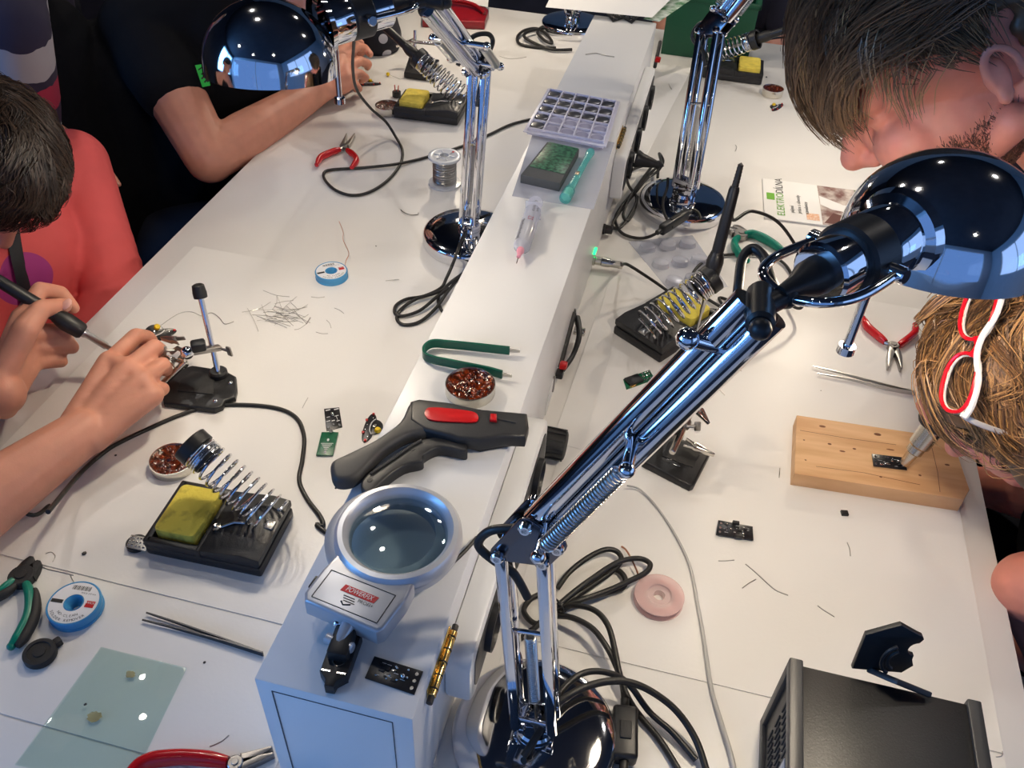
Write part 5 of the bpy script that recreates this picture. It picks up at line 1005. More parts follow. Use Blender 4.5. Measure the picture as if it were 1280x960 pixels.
b = W(t); b.box((0.013, hgt * 0.55, 0.0001), (0.014, hgt * 0.17, 0.0002), M=F2); b.build('green_square', GRN, t)
TM = F2 @ Matrix.Translation((0.030, hgt * 0.09, 0.0002)) @ Matrix.Rotation(math.radians(90), 4, 'Z')
sz = hgt * 0.135
b = W(t); b.text('ELEKTRO', sz, TM, align='LEFT'); b.build('green_lettering', GRN, t)
b = W(t); b.text('DÍLNA', sz, TM @ Matrix.Translation((sz * 4.15, 0, 0)), align='LEFT'); b.build('black_lettering', INK, t)
b = W(t)
for k, s_ in enumerate(('pájení', 'práce s obvody', 'stavebnice')): b.text(s_, sz * 0.5, TM @ Matrix.Translation((sz * 0.8, -sz * (1.0 + 0.65 * k), 0)), align='LEFT', sx=1.1)
b.build('small_print', INK, t)
# ---------------------------------------------------------------- clear blister tray under the iron
P_ = px([(786, 300), (840, 366), (911, 357), (866, 292)], 0.004); ctr = sum(P_, Vector()) / 4
t = thing('blister_tray', 'clear plastic blister tray on the right table between lamp base and sponge stand', 'tray', Matrix.Translation((ctr.x, ctr.y, T)))
b = W(t); b.prism(ccw([(p.x, p.y) for p in P_]), T + 0.0004, T + 0.0012, 0.0002); b.build('sheet', CLEARP, t)
for j in range(3):
    for i in range(3):
        c = bil(P_, 0.18 + 0.32 * i, 0.18 + 0.32 * j); b = W(t); b.lathe([(0.014, 0.001), (0.0125, 0.009), (0.010, 0.0105), (0, 0.0108)], Matrix.Translation((c.x, c.y, T)) @ Matrix.Diagonal((1, 0.85, 1, 1)), 20); b.build('blister', CLEARP, t)
P2 = px([(782, 395), (805, 362), (842, 368), (812, 412)], 0.002); flat_thing('clear_film', 'scrap of clear film under the near corner of right iron stand', 'film', [(778, 398), (795, 366), (842, 366), (835, 405)], 0.0, 0.0003, CLEARP)
# ---------------------------------------------------------------- helping hands
BCAST = mat('black_cast_base', (0.013, 0.013, 0.014), 0.4, bump=0.1, bscale=600)
def clip_part(t, a, b_, jaw=0.006, parent=None, m=NICKEL):
    """alligator clip from its rear a to its tip b_"""
    a, b_ = Vector(a), Vector(b_); d = (b_ - a); L = d.length; F = frame(a, (0, 0, 1), d)
    M2 = F @ Matrix(((0, 0, 1, 0), (0, 1, 0, 0), (1, 0, 0, 0), (0, 0, 0, 1)))   # outline: x along, y across, extruded in z
    b = W(t)
    for s in (-1, 1):
        b.prism(ccw([(0, s * 0.0065), (L * 0.28, s * 0.0042), (L * 0.36, s * 0.0056), (L * 0.97, s * 0.0012), (L, s * 0.0004), (L * 0.42, s * 0.0008), (L * 0.30, s * 0.0022), (0, s * 0.0052)]), -jaw * 0.45, jaw * 0.45, 0.0005, M=F @ Matrix(((0, 0, 1, 0), (0, 1, 0, 0), (1, 0, 0, 0), (0, 0, 0, 1))))
    c = b.build('alligator_clip', m, t)
    b = W(t); b.cyl(F @ Vector((-0.0045, 0, L * 0.33)), F @ Vector((0.0045, 0, L * 0.33)), 0.0022, 12); b.build('clip_pin', STEEL, c); return c
def thumbscrew(t, p, d, m=DULLSTEEL):
    p, d = Vector(p), Vector(d).normalized(); F = frame(p, (0, 0, 1), d)
    b = W(t); b.cyl(p, p + d * 0.010, 0.0018, 10); b.box((0, 0, 0.013), (0.014, 0.003, 0.008), 0.0013, M=F); b.build('thumbscrew', m, t)
# near left
c0 = U(250, 487, 0.0); t = thing('helping_hand', 'black based helping hand stand with upright rod and clips on left table', 'helping hand', Matrix.Translation((c0.x, c0.y, T)), 'helping hands')
o = ccw(profile([(201, 484), (204, 503), (268, 511), (278, 507), (281, 500), (294, 496), (296, 486), (295, 470), (280, 462), (240, 456), (222, 462)], 0.010))
W(t).prism(o, T + 0.0003, T + 0.010, 0.0025, seg=3).build('base', BCAST, t)
W(t).prism(ccw(profile([(222, 488), (225, 475), (240, 463), (268, 468), (266, 492)], 0.012)), T + 0.0095, T + 0.0115, 0.001).build('base_recess', INK, t)
pf = U(274, 470, 0.008); W(t).lathe([(0, 0.008), (0.012, 0.008), (0.0115, 0.016), (0.0095, 0.018), (0, 0.018)], Matrix.Translation((pf.x, pf.y, T)), 24).build('post_boss', BCAST, t)
ptop = U(250, 368, 0.112)
W(t).cyl((pf.x, pf.y, T + 0.016), ptop, 0.0038, 18).build('rod', CHROME, t)
W(t).lathe([(0, -0.004), (0.0085, -0.004), (0.0088, 0.002), (0.0075, 0.012), (0.005, 0.0135), (0, 0.0135)], frame(ptop, None, ptop - Vector((pf.x, pf.y, T))), 24).build('rubber_cap', RUBBER, t)
for c in ((288, 478), (269, 501)):
    p = U(*c, 0.0105); W(t).sphere(p, (0.0030, 0.0030, 0.0018), 12).build('screw', CHROME, t)
dd = (ptop - Vector((pf.x, pf.y, T))); kk = 0.40; pm = Vector((pf.x, pf.y, T)) + dd * kk
arm0, arm1 = pm + Vector((0.010, 0.002, 0)), U(234, 441, 0.062)
b = W(t); b.box((0, 0, (arm1 - arm0).length / 2), (0.006, 0.010, (arm1 - arm0).length), 0.0012, M=frame(arm0, (0, 0, 1), arm1 - arm0)); b.build('cross_arm', DULLSTEEL, t)
thumbscrew(t, arm0 + Vector((0.003, -0.002, 0.0)), (1, -0.25, 0.1))
b = W(t); b.sphere(arm1, 0.0085, 16); b.build('ball_joint', CHROME, t)
b = W(t); p_ = U(248, 432, 0.075); b.box((0, 0, 0), (0.018, 0.014, 0.013), 0.003, M=Matrix.Translation(p_) @ Matrix.Rotation(0.6, 4, 'Z')); b.build('black_clamp', BLACK, t)
jt = U(222, 435, 0.062); b = W(t); b.tube([arm1, jt, U(214, 441, 0.055)], 0.003, 10); b.build('swivel', DULLSTEEL, t)
thumbscrew(t, U(218, 438, 0.06), (-0.6, -0.5, 0.2)); 
clip_part(t, U(227, 426, 0.066), U(201, 423, 0.055), m=DULLSTEEL)
clip_part(t, U(222, 455, 0.045), U(203, 445, 0.046), m=NICKEL)
b = W(t); b.cyl(U(232, 452, 0.045), U(203, 480, 0.020), 0.0042, 16, bev=0.0008); b.build('side_rod', NICKEL, t)
b = W(t); b.box((0, 0, 0), (0.010, 0.008, 0.016), 0.0015, M=Matrix.Translation(U(229, 452, 0.044))); b.build('rod_holder', NICKEL, t)
# right
c0 = U(848, 565, 0.0); t = thing('helping_hand', 'black based helping hand with two clips on right table beneath chrome lamp arm', 'helping hand', Matrix.Translation((c0.x, c0.y, T)), 'helping hands')
o = ccw(profile([(803, 576), (863, 607), (868, 605), (888, 566), (884, 560), (852, 548), (845, 540), (812, 532), (806, 560)], 0.012))
W(t).prism(o, T + 0.0003, T + 0.012, 0.0025, seg=3).build('base', BCAST, t)
W(t).prism(ccw(profile([(850, 550), (878, 562), (866, 584), (828, 570), (836, 552)], 0.013)), T + 0.0117, T + 0.0132, 0.0006).build('base_recess', INK, t)
pf = U(826, 550, 0.010); W(t).cyl((pf.x, pf.y, T + 0.010), (pf.x + 0.002, pf.y, T + 0.10), 0.0038, 16).build('rod', CHROME, t)
r0, r1 = U(840, 566, 0.045), U(874, 492, 0.060); W(t).cyl(r0, r1, 0.0042, 18, bev=0.0008).build('cross_rod', NICKEL, t)
W(t).sphere(r1, 0.0065, 14).build('rod_end_joint', DULLSTEEL, t)
for c, hh in (((856, 530), 0.058), ((847, 545), 0.05)):
    W(t).lathe([(0, 0), (0.006, 0), (0.0065, 0.002), (0.0065, 0.008), (0.006, 0.010), (0, 0.010)], frame(U(*c, hh) - Vector((0, 0, 0.005)), None, r1 - r0), 20).build('joint_barrel', DULLSTEEL, t)
W(t).lathe([(0, -0.004), (0.0095, -0.004), (0.010, 0), (0.0095, 0.009), (0.008, 0.011), (0, 0.011)], frame(U(838, 530, 0.06), None, (1, -0.4, 0.2)), 20).build('black_clamp', BLACK, t)
W(t).lathe([(0, -0.004), (0.0085, -0.004), (0.009, 0), (0.0085, 0.009), (0, 0.011)], frame(U(872, 493, 0.065), None, (0.2, -0.5, 0.6)), 20).build('end_knob', BLACK, t)
thumbscrew(t, U(858, 533, 0.056), (1, 0.15, 0.15))
clip_part(t, U(868, 505, 0.052), U(886, 530, 0.040), m=NICKEL)
clip_part(t, U(856, 553, 0.045), U(893, 569, 0.040), m=NICKEL)
b = W(t); b.cyl(U(845, 545, 0.045), U(824, 538, 0.045), 0.0014, 8); b.build('thin_rod', NICKEL, t)
b = W(t); b.tube([U(833, 574, 0.0145), U(840, 574.5, 0.0145)], 0.0005, 6); b.tube([U(841, 580, 0.0145), U(850, 583, 0.0145)], 0.0005, 6); b.build('wire_bits', SOLDER, t)
# far left, behind the lamp arm
c0 = U(530, 88, 0.0); t = thing('helping_hand', 'black based helping hand at far left behind the soldering iron and lamp arm', 'helping hand', Matrix.Translation((c0.x, c0.y, T)), 'helping hands')
W(t).prism(ccw(profile([(505, 90), (543, 95), (549, 74), (511, 71)], 0.014)), T + 0.0003, T + 0.014, 0.0025, seg=3).build('base', BCAST, t)
pf = U(518, 76, 0.014); pt = U(519, 38, 0.075); W(t).cyl((pf.x, pf.y, T + 0.012), pt, 0.0036, 14).build('rod', CHROME, t)
W(t).cyl(U(514, 52, 0.055), U(546, 55, 0.055), 0.0036, 14).build('cross_rod', NICKEL, t)
clip_part(t, U(518, 50, 0.055), U(495, 58, 0.045)); thumbscrew(t, U(520, 58, 0.05), (0.2, -0.6, -0.4))
b = W(t); b.cyl(U(544, 40, 0.06), U(541, 11, 0.11), 0.003, 12); b.build('upright', NICKEL, t)
b = W(t); b.tube([U(545, 50, 0.05), U(556, 56, 0.05)], 0.0042, 10); b.build('teal_sleeve', TEALH, t)
# yellow LED and tiny black buzzer with legs at far left
t = thing('yellow_led', 'tiny yellow light diode with wire legs on far left table', 'light diode', Matrix.Translation(U(485, 93)))
p = U(485, 93, 0.004); W(t).sphere((p.x, p.y, T + 0.0045), 0.0042, 12).build('lens', YEL, t)
W(t).tube([(p.x + 0.003, p.y - 0.001, T + 0.004), U(500, 99, 0.002), U(512, 96, 0.001)], 0.0004, 6).build('wire_leg', WIREM, t)
t = thing('black_capacitor', 'small black round component with red wires beside the far left tin', 'component', Matrix.Translation(U(496, 121)))
p = U(496, 121); W(t).cyl((p.x, p.y, T + 0.0004), (p.x, p.y, T + 0.012), 0.009, 20, bev=0.001).build('can', BLACK, t)
for dx in (-0.003, 0.003): W(t).cyl((p.x + dx, p.y, T + 0.011), (p.x + dx * 1.4, p.y + 0.002, T + 0.024), 0.0012, 8).build('red_wire', mat('pale_red_wire', rgb(214, 96, 80), 0.4), t)
# ---------------------------------------------------------------- wooden board and hot air nozzle
WOODM = mat('pine_wood', rgb(228, 186, 138), 0.55, vscale=26, col2=rgb(208, 160, 112), stretch=(0.35, 3.0, 1), bump=0.05, bscale=120)
P_ = px([(992, 592), (1212, 618), (1190, 548), (996, 519)], 0.021); ctr = sum(P_, Vector()) / 4
P_ = px([(993, 592), (1205, 625), (1212, 612), (1190, 548), (996, 519)], 0.021)
t = thing('wooden_board', 'pale pine board lying on right table under a circuit board being heated', 'board', Matrix.Translation((ctr.x, ctr.y, T)))
exx = (P_[1] - P_[0]).normalized(); t.matrix_world = frame((ctr.x, ctr.y, T), exx, (0, 0, 1))
W(t).prism(ccw([(p.x, p.y) for p in P_]), T + 0.0003, T + 0.0215, 0.0012).build('plank', WOODM, t)
KN = mat('wood_knot', rgb(112, 66, 36), 0.6)
for (x, y, rx, ry) in ((1097, 543, 0.0045, 0.0025), (1068, 561, 0.0022, 0.0014), (1053, 564, 0.0035, 0.0014), (1037, 555, 0.0024, 0.0016), (1028, 533, 0.0042, 0.0020), (1005, 550, 0.0012, 0.001), (1007, 575, 0.0013, 0.001), (1101, 596, 0.0018, 0.0014), (1150, 594, 0.0018, 0.0016), (1184, 581, 0.003, 0.0016), (1113, 562, 0.005, 0.0011)):
    p = U(x, y, 0.0215); W(t).lathe([(0, 0.0003), (0.7, 0.00028), (1, 0.0001)], frame((p.x, p.y, T + 0.0214), exx, (0, 0, 1)) @ Matrix.Diagonal((rx, ry, 1, 1)), 16).build('knot', KN, t)
for pts in ([(1000, 538), (1060, 548), (1120, 556)], [(1165, 560), (1172, 590), (1175, 615)], [(1020, 583), (1080, 591), (1150, 606)]):
    W(t).tube([U(x, y, 0.0214) for x, y in pts], 0.0003, 4).build('grain_line', KN, t)
tp = U(1130, 580, 0.0275); ad = (U(1190, 505, 0.115) - tp).normalized(); F = frame(tp, None, ad)
t = thing('hot_air_tool', 'hot air tool with steel nozzle and black grip pointing at the wooden board', 'hot air tool', Matrix.Translation(tp))
W(t).lathe([(0.0040, 0.0), (0.0056, 0.0), (0.0072, 0.018), (0.0098, 0.020), (0.0098, 0.028), (0.0125, 0.031), (0.0130, 0.056), (0.0138, 0.062), (0, 0.062)], F, 32).build('nozzle', mat('warm_steel', (0.62, 0.58, 0.50), 0.25, 1.0), t)
W(t).lathe([(0, 0.060), (0.0185, 0.058), (0.0215, 0.062), (0.0220, 0.072), (0.0195, 0.085), (0.0165, 0.100), (0.0155, 0.16), (0.013, 0.165), (0, 0.165)], F, 32).build('grip', BLACKM, t)
W(t).tube(smooth_path([tp + ad * 0.16, tp + ad * 0.20, tp + ad * 0.22 + Vector((0.05, 0.0, -0.01)), Vector((0.46, 0.85, T + 0.12)), Vector((0.55, 0.9, T - 0.2)), Vector((0.6, 0.95, 0.004))], 8), 0.0055, 12).build('hose', RUBBER, t)
# ---------------------------------------------------------------- cables
cable('thin grey cable hanging across right table from chrome lamp arm to the instrument case', [U(784, 607, 0.012), U(800, 612, 0.006), U(822, 635, 0.003), U(846, 672, 0.003), U(863, 710, 0.003), U(872, 755, 0.003), U(880, 800, 0.003), U(889, 860, 0.003), U(902, 905, 0.004), U(914, 945, 0.004), U(922, 985, 0.004)], [0.0010, 0.0013, 0.0019, 0.0024, 0.0026], mat('grey_cable', (0.46, 0.45, 0.43), 0.4), 'grey_cable')
def bundle_cable(label, pts, r=0.0030): return cable(label, pts, r, RUBBER, 'black_cable', 8, 'cable', 'black lamp cables at the foreground lamp')
z1 = 0.006
b1 = bundle_cable('looped black cord tied beside the foreground lamp arm, top loops', [U(697, 735, z1), U(712, 715, 0.008), U(735, 697, 0.012), U(757, 687, 0.014), U(772, 690, 0.012), U(776, 702, 0.010), U(760, 718, 0.010), U(735, 735, 0.010), U(712, 750, 0.010), U(697, 760, 0.010), U(720, 752, 0.016), U(755, 740, 0.016), U(785, 727, 0.014), U(808, 715, 0.012), U(812, 704, 0.012), U(797, 698, 0.012), U(772, 703, 0.016), U(742, 722, 0.018), U(715, 742, 0.018), U(690, 764, 0.016), U(668, 785, 0.012), U(648, 800, 0.008)])
b2 = bundle_cable('second cord loop of the tied bundle, lying nearest the pink spool', [U(690, 770, 0.005), U(708, 755, 0.006), U(728, 738, 0.006), U(752, 715, 0.006), U(770, 712, 0.006), U(781, 722, 0.006), U(778, 735, 0.006), U(755, 742, 0.006), U(725, 750, 0.007), U(700, 765, 0.007), U(672, 780, 0.007), U(655, 765, 0.007), U(662, 750, 0.006), U(676, 742, 0.005)])
b3 = bundle_cable('black cord arching from the tied bundle to the inline switch', [U(695, 758, 0.012), U(722, 757, 0.02), U(745, 764, 0.026), U(760, 782, 0.026), U(768, 810, 0.022), U(774, 840, 0.016), U(784, 870, 0.010), U(800, 895, 0.006), U(825, 925, 0.005), U(850, 965, 0.005)])
b4 = bundle_cable('black cord curving from bundle past the round chrome base', [U(690, 770, 0.012), U(715, 772, 0.02), U(740, 785, 0.022), U(758, 808, 0.02), U(770, 832, 0.014), U(778, 855, 0.010), U(781, 880, 0.006), U(783, 884, 0.006)])
b5 = bundle_cable('thick black cord arching over chrome base and out at the bottom', [U(655, 945, 0.032), U(672, 918, 0.045), U(692, 885, 0.055), U(720, 864, 0.058), U(752, 853, 0.052), U(782, 852, 0.045), U(812, 863, 0.036), U(845, 888, 0.024), U(870, 925, 0.014), U(885, 970, 0.008)], 0.0034)
b6 = bundle_cable('upper black cord arching over the chrome base beside the thick one', [U(662, 940, 0.032), U(680, 900, 0.045), U(700, 866, 0.05), U(722, 845, 0.05), U(745, 839, 0.045), U(772, 845, 0.036), U(790, 860, 0.026), U(812, 890, 0.014), U(840, 915, 0.009), U(870, 950, 0.006)], 0.0030)
t = thing('cable_tie', 'black plastic tie holding the cord bundle at foreground lamp arm', 'cable tie', Matrix.Translation(U(697, 757, 0.01)))
W(t).tube([U(697, 757, 0.012) + frame((0, 0, 0), None, (U(730, 735, 0.012) - U(697, 757, 0.012))) @ Vector((0.010 * math.cos(a), 0.008 * math.sin(a), 0)) for a in np.linspace(0, 2 * math.pi, 18, endpoint=False)], 0.0012, 6, closed=True).build('loop', BLACK, t)
W(t).box((0, 0, 0), (0.005, 0.004, 0.005), 0.001, M=Matrix.Translation(U(700, 756, 0.02))).build('tie_head', BLACK, t)
def inline_switch(label, a, b_, h, w_=0.0235):
    A_, B_ = U(*a, h), U(*b_, h); d = (B_ - A_); L = d.length; t = thing('inline_switch', label, 'switch', Matrix.Translation(((A_ + B_) / 2).to_tuple()[:2] + (T + h - 0.011,)), 'inline cord switches'); F = frame(A_, (0, 0, 1), d)
    W(t).box((0, 0, L / 2), (0.019, w_, L), 0.004, M=F, seg=3).build('body', BLACK, t)
    W(t).box((0.0098, 0, L * 0.5), (0.003, w_ * 0.45, L * 0.34), 0.001, M=F).build('rocker', BLACKM, t)
    for z in (-0.004, L + 0.004): W(t).cyl(F @ Vector((0, 0, z - 0.006)), F @ Vector((0, 0, z + 0.006)), 0.0042, 12).build('cord_sleeve', RUBBER, t)
    return t
inline_switch('black inline cord switch standing beside the foreground chrome base', (781, 886), (780, 952), 0.012)
inline_switch('black inline cord switch resting on the far chrome base on right table', (826, 288), (859, 267), 0.034, 0.0125)
cable('short cord from the inline switch out of the bottom edge', [U(780, 955, 0.010), U(779, 975, 0.008), U(775, 1000, 0.005)], 0.0028)
# socket cables of the far right lamp: plug, tied coil and lead
PL = Vector((BX1 + 0.0285, 1.408 - 0.036, T + 0.089))
t = thing('plug_cord', 'black mains plug in the white box socket with tied coil of cord', 'plug', Matrix.Translation(PL))
W(t).lathe([(0, 0.0), (0.0150, 0.0), (0.0155, 0.004), (0.0120, 0.012), (0.0085, 0.028), (0.0065, 0.036), (0.0075, 0.038), (0.0075, 0.042), (0.0045, 0.044), (0, 0.050)], frame(PL, (0, 0, 1), (1, -0.02, -0.12)) @ Matrix.Diagonal((1, 0.8, 1, 1)), 20).build('plug', BLACK, t)
W(t).tube(smooth_path([PL + Vector((0.046, 0, -0.005)), U(824, 192, 0.055), U(829, 202, 0.035), U(822, 214, 0.018), U(808, 224, 0.012), U(795, 240, 0.010), U(780, 258, 0.010), U(768, 275, 0.008), U(766, 284, 0.005), U(776, 284, 0.004), U(788, 268, 0.008), U(796, 248, 0.012), U(786, 232, 0.012), U(784, 218, 0.010), U(796, 210, 0.008), U(812, 206, 0.010), U(822, 210, 0.012), U(822, 222, 0.010)], 8), 0.0026, 10).build('cord', RUBBER, t)
W(t).tube(smooth_path([U(824, 206, 0.012), U(808, 222, 0.016), U(792, 240, 0.016), U(777, 258, 0.012), U(769, 274, 0.006), U(776, 290, 0.004), U(792, 297, 0.004), U(808, 297, 0.006), U(822, 291, 0.026), U(828, 287, 0.034)], 8), 0.0026, 10).build('cord', RUBBER, t)
W(t).tube(smooth_path([U(815, 208, 0.018), U(800, 228, 0.020), U(787, 248, 0.018), U(779, 268, 0.012), U(785, 276, 0.006), U(793, 262, 0.008), U(797, 246, 0.012)], 8), 0.0026, 10).build('cord', RUBBER, t)
cable('black cord curving over far right chrome base from switch to the pole', [U(859, 266, 0.034), U(866, 262, 0.036), U(873, 266, 0.032), U(876, 274, 0.028)], 0.0022)
cable('black cord running down the far right lamp pole onto its base', [U(835, 222, 0.05), U(834, 235, 0.036), U(829, 250, 0.032), U(830, 265, 0.031), U(836, 278, 0.032), U(840, 284, 0.033)], 0.0024)
# cords of the left lamp
cable('black lamp cord hanging from left chrome shade and looping on left table', [U(443, 42, 0.30), U(442, 60, 0.26), U(441, 85, 0.20), U(446, 112, 0.13), U(463, 135, 0.07), U(482, 152, 0.03), U(494, 170, 0.008), U(503, 188, 0.003), U(500, 206, 0.003), U(484, 226, 0.003), U(462, 240, 0.003), U(440, 244, 0.003), U(420, 238, 0.003), U(407, 226, 0.003), U(405, 216, 0.003), U(416, 212, 0.003), U(450, 210, 0.003), U(490, 206, 0.0055), U(520, 200, 0.003), U(538, 195, 0.003), U(580, 182, 0.003), U(612, 168, 0.003), U(635, 157, 0.003), U(655, 151, 0.003), U(680, 146, 0.003)], 0.0026)
zc = 0.005
cable('tied black cord loops on left table beside the white box under chrome base', [U(612, 268, 0.05), U(600, 273, 0.036), U(588, 280, 0.031), U(577, 300, 0.030), U(568, 325, 0.03), U(558, 348, 0.012), U(551, 360, 0.008), U(530, 370, zc), U(508, 374, zc), U(495, 382, zc), U(494, 392, zc), U(504, 395, zc), U(525, 388, 0.007), U(545, 372, 0.010), U(560, 360, 0.012), U(545, 366, 0.011), U(520, 374, 0.009), U(502, 386, 0.004), U(496, 398, 0.004), U(505, 406, 0.004), U(525, 402, 0.004), U(545, 385, 0.007), U(560, 364, 0.010), U(572, 350, 0.008), U(585, 338, 0.008), U(560, 356, 0.014), U(548, 372, 0.005), U(552, 388, 0.004), U(560, 392, 0.004)], 0.0025)
# far end: cable heap by the far lamp, red stapler, papers, tan oval
cable('black cable heap at far end of left table beside the far chrome base', [U(695, 60, 0.004), U(670, 59, 0.004), U(650, 55, 0.004), U(647, 46, 0.006), U(656, 38, 0.008), U(672, 36, 0.008), U(685, 45, 0.008), U(690, 54, 0.008), U(680, 50, 0.01), U(672, 40, 0.012), U(680, 33, 0.012), U(695, 33, 0.010), U(665, 38, 0.012), U(655, 45, 0.010), U(668, 54, 0.006), U(690, 62, 0.006), U(715, 62, 0.006)], 0.0036)
REDD = mat('dark_red_plastic', rgb(128, 14, 24), 0.35)
t = thing('red_case', 'dark red plastic case with curved handle at far end of left table', 'case', Matrix.Translation(U(560, 18)))
W(t).prism(ccw(profile([(528, 24), (606, 27), (611, 12), (600, 0), (530, -6)], 0.02)), T + 0.0003, T + 0.020, 0.004, seg=3).build('case', REDD, t)
W(t).tube(smooth_path([U(535, 12, 0.024), U(550, 3, 0.03), U(570, 1, 0.032), U(592, 6, 0.03), U(606, 17, 0.024)], 8), 0.005, 12).build('handle', REDD, t)
flat_thing('paper_sheet', 'white paper sheet behind the red case at far end of left table', 'paper', [(545, -4), (610, 9), (612, -20), (540, -30)], 0.022, 0.0006, PAPER)
t = thing('tan_stone', 'flat tan oval piece on far right table beside the lamp pole', 'oval piece', Matrix.Translation(U(866, 53)))
p = U(866, 54); W(t).sphere((p.x, p.y, T + 0.008), (0.034, 0.022, 0.0076), 24).build('oval', mat('tan_leather', rgb(150, 122, 96), 0.6, var=0.1), t)
t = thing('black_adapter', 'dark plastic adapter on right table partly under the bowed hair', 'adapter', Matrix.Translation(U(1032, 156)))
p = U(1034, 157); W(t).box((p.x + 0.012, p.y, T + 0.008), (0.05, 0.028, 0.0155), 0.004).build('body', BLACK, t)
W(t).sphere((p.x - 0.012, p.y + 0.004, T + 0.012), (0.012, 0.010, 0.0118), 14).build('knob', BLACKM, t)
b = W(t)
# ================================================================ the people around the tables
SKIN = mat('skin', rgb(200, 138, 114), 0.5, var=0.06, vscale=35, sss=0.15, bump=0.06, bscale=500)
SKINR = mat('ruddy_skin', rgb(214, 136, 114), 0.5, var=0.08, vscale=30, sss=0.15, bump=0.06, bscale=500)
class Blob:
    """overlapping tapered shapes fused into one continuous skin"""
    def __init__(s): s.b = MB()
    def cap(s, p, q, r0, r1=None, n=16):
        p, q = Vector(p), Vector(q); r1 = r0 if r1 is None else r1; L = (q - p).length
        if L < 1e-5: s.b.sphere(p, r0, n); return s
        prof = [(r0 * math.cos(a), r0 * math.sin(a)) for a in np.linspace(-math.pi / 2, 0, 6)] + [(r1 * math.cos(a), L + r1 * math.sin(a)) for a in np.linspace(0, math.pi / 2, 6)]
        prof[0] = (0, prof[0][1]); prof[-1] = (0, prof[-1][1]); s.b.lathe(prof, frame(p, None, q - p), n); return s
    def chain(s, pts, rs):
        for i in range(len(pts) - 1): s.cap(pts[i], pts[i + 1], rs[i], rs[i + 1])
        return s
    def ball(s, c, r, M=None, n=20): s.b.sphere(c, r, n, M); return s
    def build(s, name, m, parent, voxel=0.004, smooth=6, inv=None):
        me = bpy.data.meshes.new(name); Mi = parent.matrix_world.inverted() if parent is not None else Matrix()
        me.from_pydata([tuple(Mi @ v) for v in s.b.v], [], s.b.f); me.update()
        o = bpy.data.objects.new(name, me); C.objects.link(o)
        r = o.modifiers.new('r', 'REMESH'); r.mode = 'VOXEL'; r.voxel_size = voxel
        k = o.modifiers.new('s', 'SMOOTH'); k.iterations = smooth; k.factor = 0.5
        bpy.context.view_layer.update()
        n_ = bpy.data.meshes.new_from_object(o.evaluated_get(bpy.context.evaluated_depsgraph_get())); o.modifiers.clear(); o.data = n_; n_.name = name; bpy.data.meshes.remove(me)
        n_.materials.append(m); n_.shade_smooth()
        if parent is not None: o.parent = parent
        return o
def basis(F, Up):
    F = Vector(F).normalized(); Up = Vector(Up); Up = (Up - F * Up.dot(F)).normalized(); L = Up.cross(F); return F, L, Up
def headM(c, F, Up, s=1.0):
    F, L, Up = basis(F, Up); c = Vector(c)
    return Matrix(((F.x * s, L.x * s, Up.x * s, c.x), (F.y * s, L.y * s, Up.y * s, c.y), (F.z * s, L.z * s, Up.z * s, c.z), (0, 0, 0, 1)))
def head(B, M, s=1.0, k=1.0):
    g = lambda x, y, z: M @ Vector((x, y, z))
    old = B.b.M; B.b.M = M
    B.ball((-0.006, 0, 0.032), (0.098, 0.076, 0.083)); B.ball((0.030, 0, -0.040), (0.062, 0.060, 0.074)); B.ball((0.066, 0, -0.096), 0.024)
    for e in (-1, 1):
        B.ball((0.066, e * 0.034, -0.036), 0.029); B.cap((0.084, 0, 0.016), (0.074, e * 0.040, 0.014), 0.012, 0.012); B.cap((0.06, 0, -0.1), (-0.005, e * 0.054, -0.06), 0.018, 0.016)
        B.ball((0.074, e * 0.031, -0.004), (0.014, 0.017, 0.010)); B.cap((0.094, 0, -0.067), (0.086, e * 0.020, -0.069), 0.0075, 0.004); B.cap((0.092, 0, -0.077), (0.085, e * 0.018, -0.076), 0.008, 0.004)
        B.cap((0.103, 0, -0.042), (0.096, e * 0.012, -0.043), 0.009, 0.008)
        # ear: rim, lobe and inner bowl
        for a0 in np.linspace(-0.6, 3.9, 12):
            q = lambda a: (-0.014 - 0.016 * k * math.cos(a + 0.2), e * (0.083 - 0.005 * (1 - k) + 0.004 * k * math.sin(a)), -0.008 + 0.028 * k * math.sin(a))
            B.cap(q(a0), q(a0 + 0.42), 0.0046 * (0.3 + 0.7 * k), 0.0046 * (0.3 + 0.7 * k), 8)
        B.ball((-0.014 + 0.008 * k, e * 0.077, -0.008 - 0.004 * k), (0.014 * k, 0.006, 0.024 * k)); B.ball((-0.014 + 0.010 * k, e * 0.081, -0.008 - 0.028 * k), (0.008 * k, 0.005, 0.009 * k))
    B.cap((0.088, 0, 0.006), (0.112, 0, -0.036), 0.009, 0.012)
    B.ball((0.084, 0, -0.018), (0.018, 0.020, 0.030)); B.ball((0.084, 0.015, -0.024), (0.014, 0.014, 0.018)); B.ball((0.084, -0.015, -0.024), (0.014, 0.014, 0.018))
    B.b.M = old
def eyes(t, M):
    for e in (-1, 1): W(t).sphere((0.063, e * 0.031, -0.010), 0.0118, 16, M=M).build('eye', mat('eye_white', (0.8, 0.78, 0.75), 0.2), t)
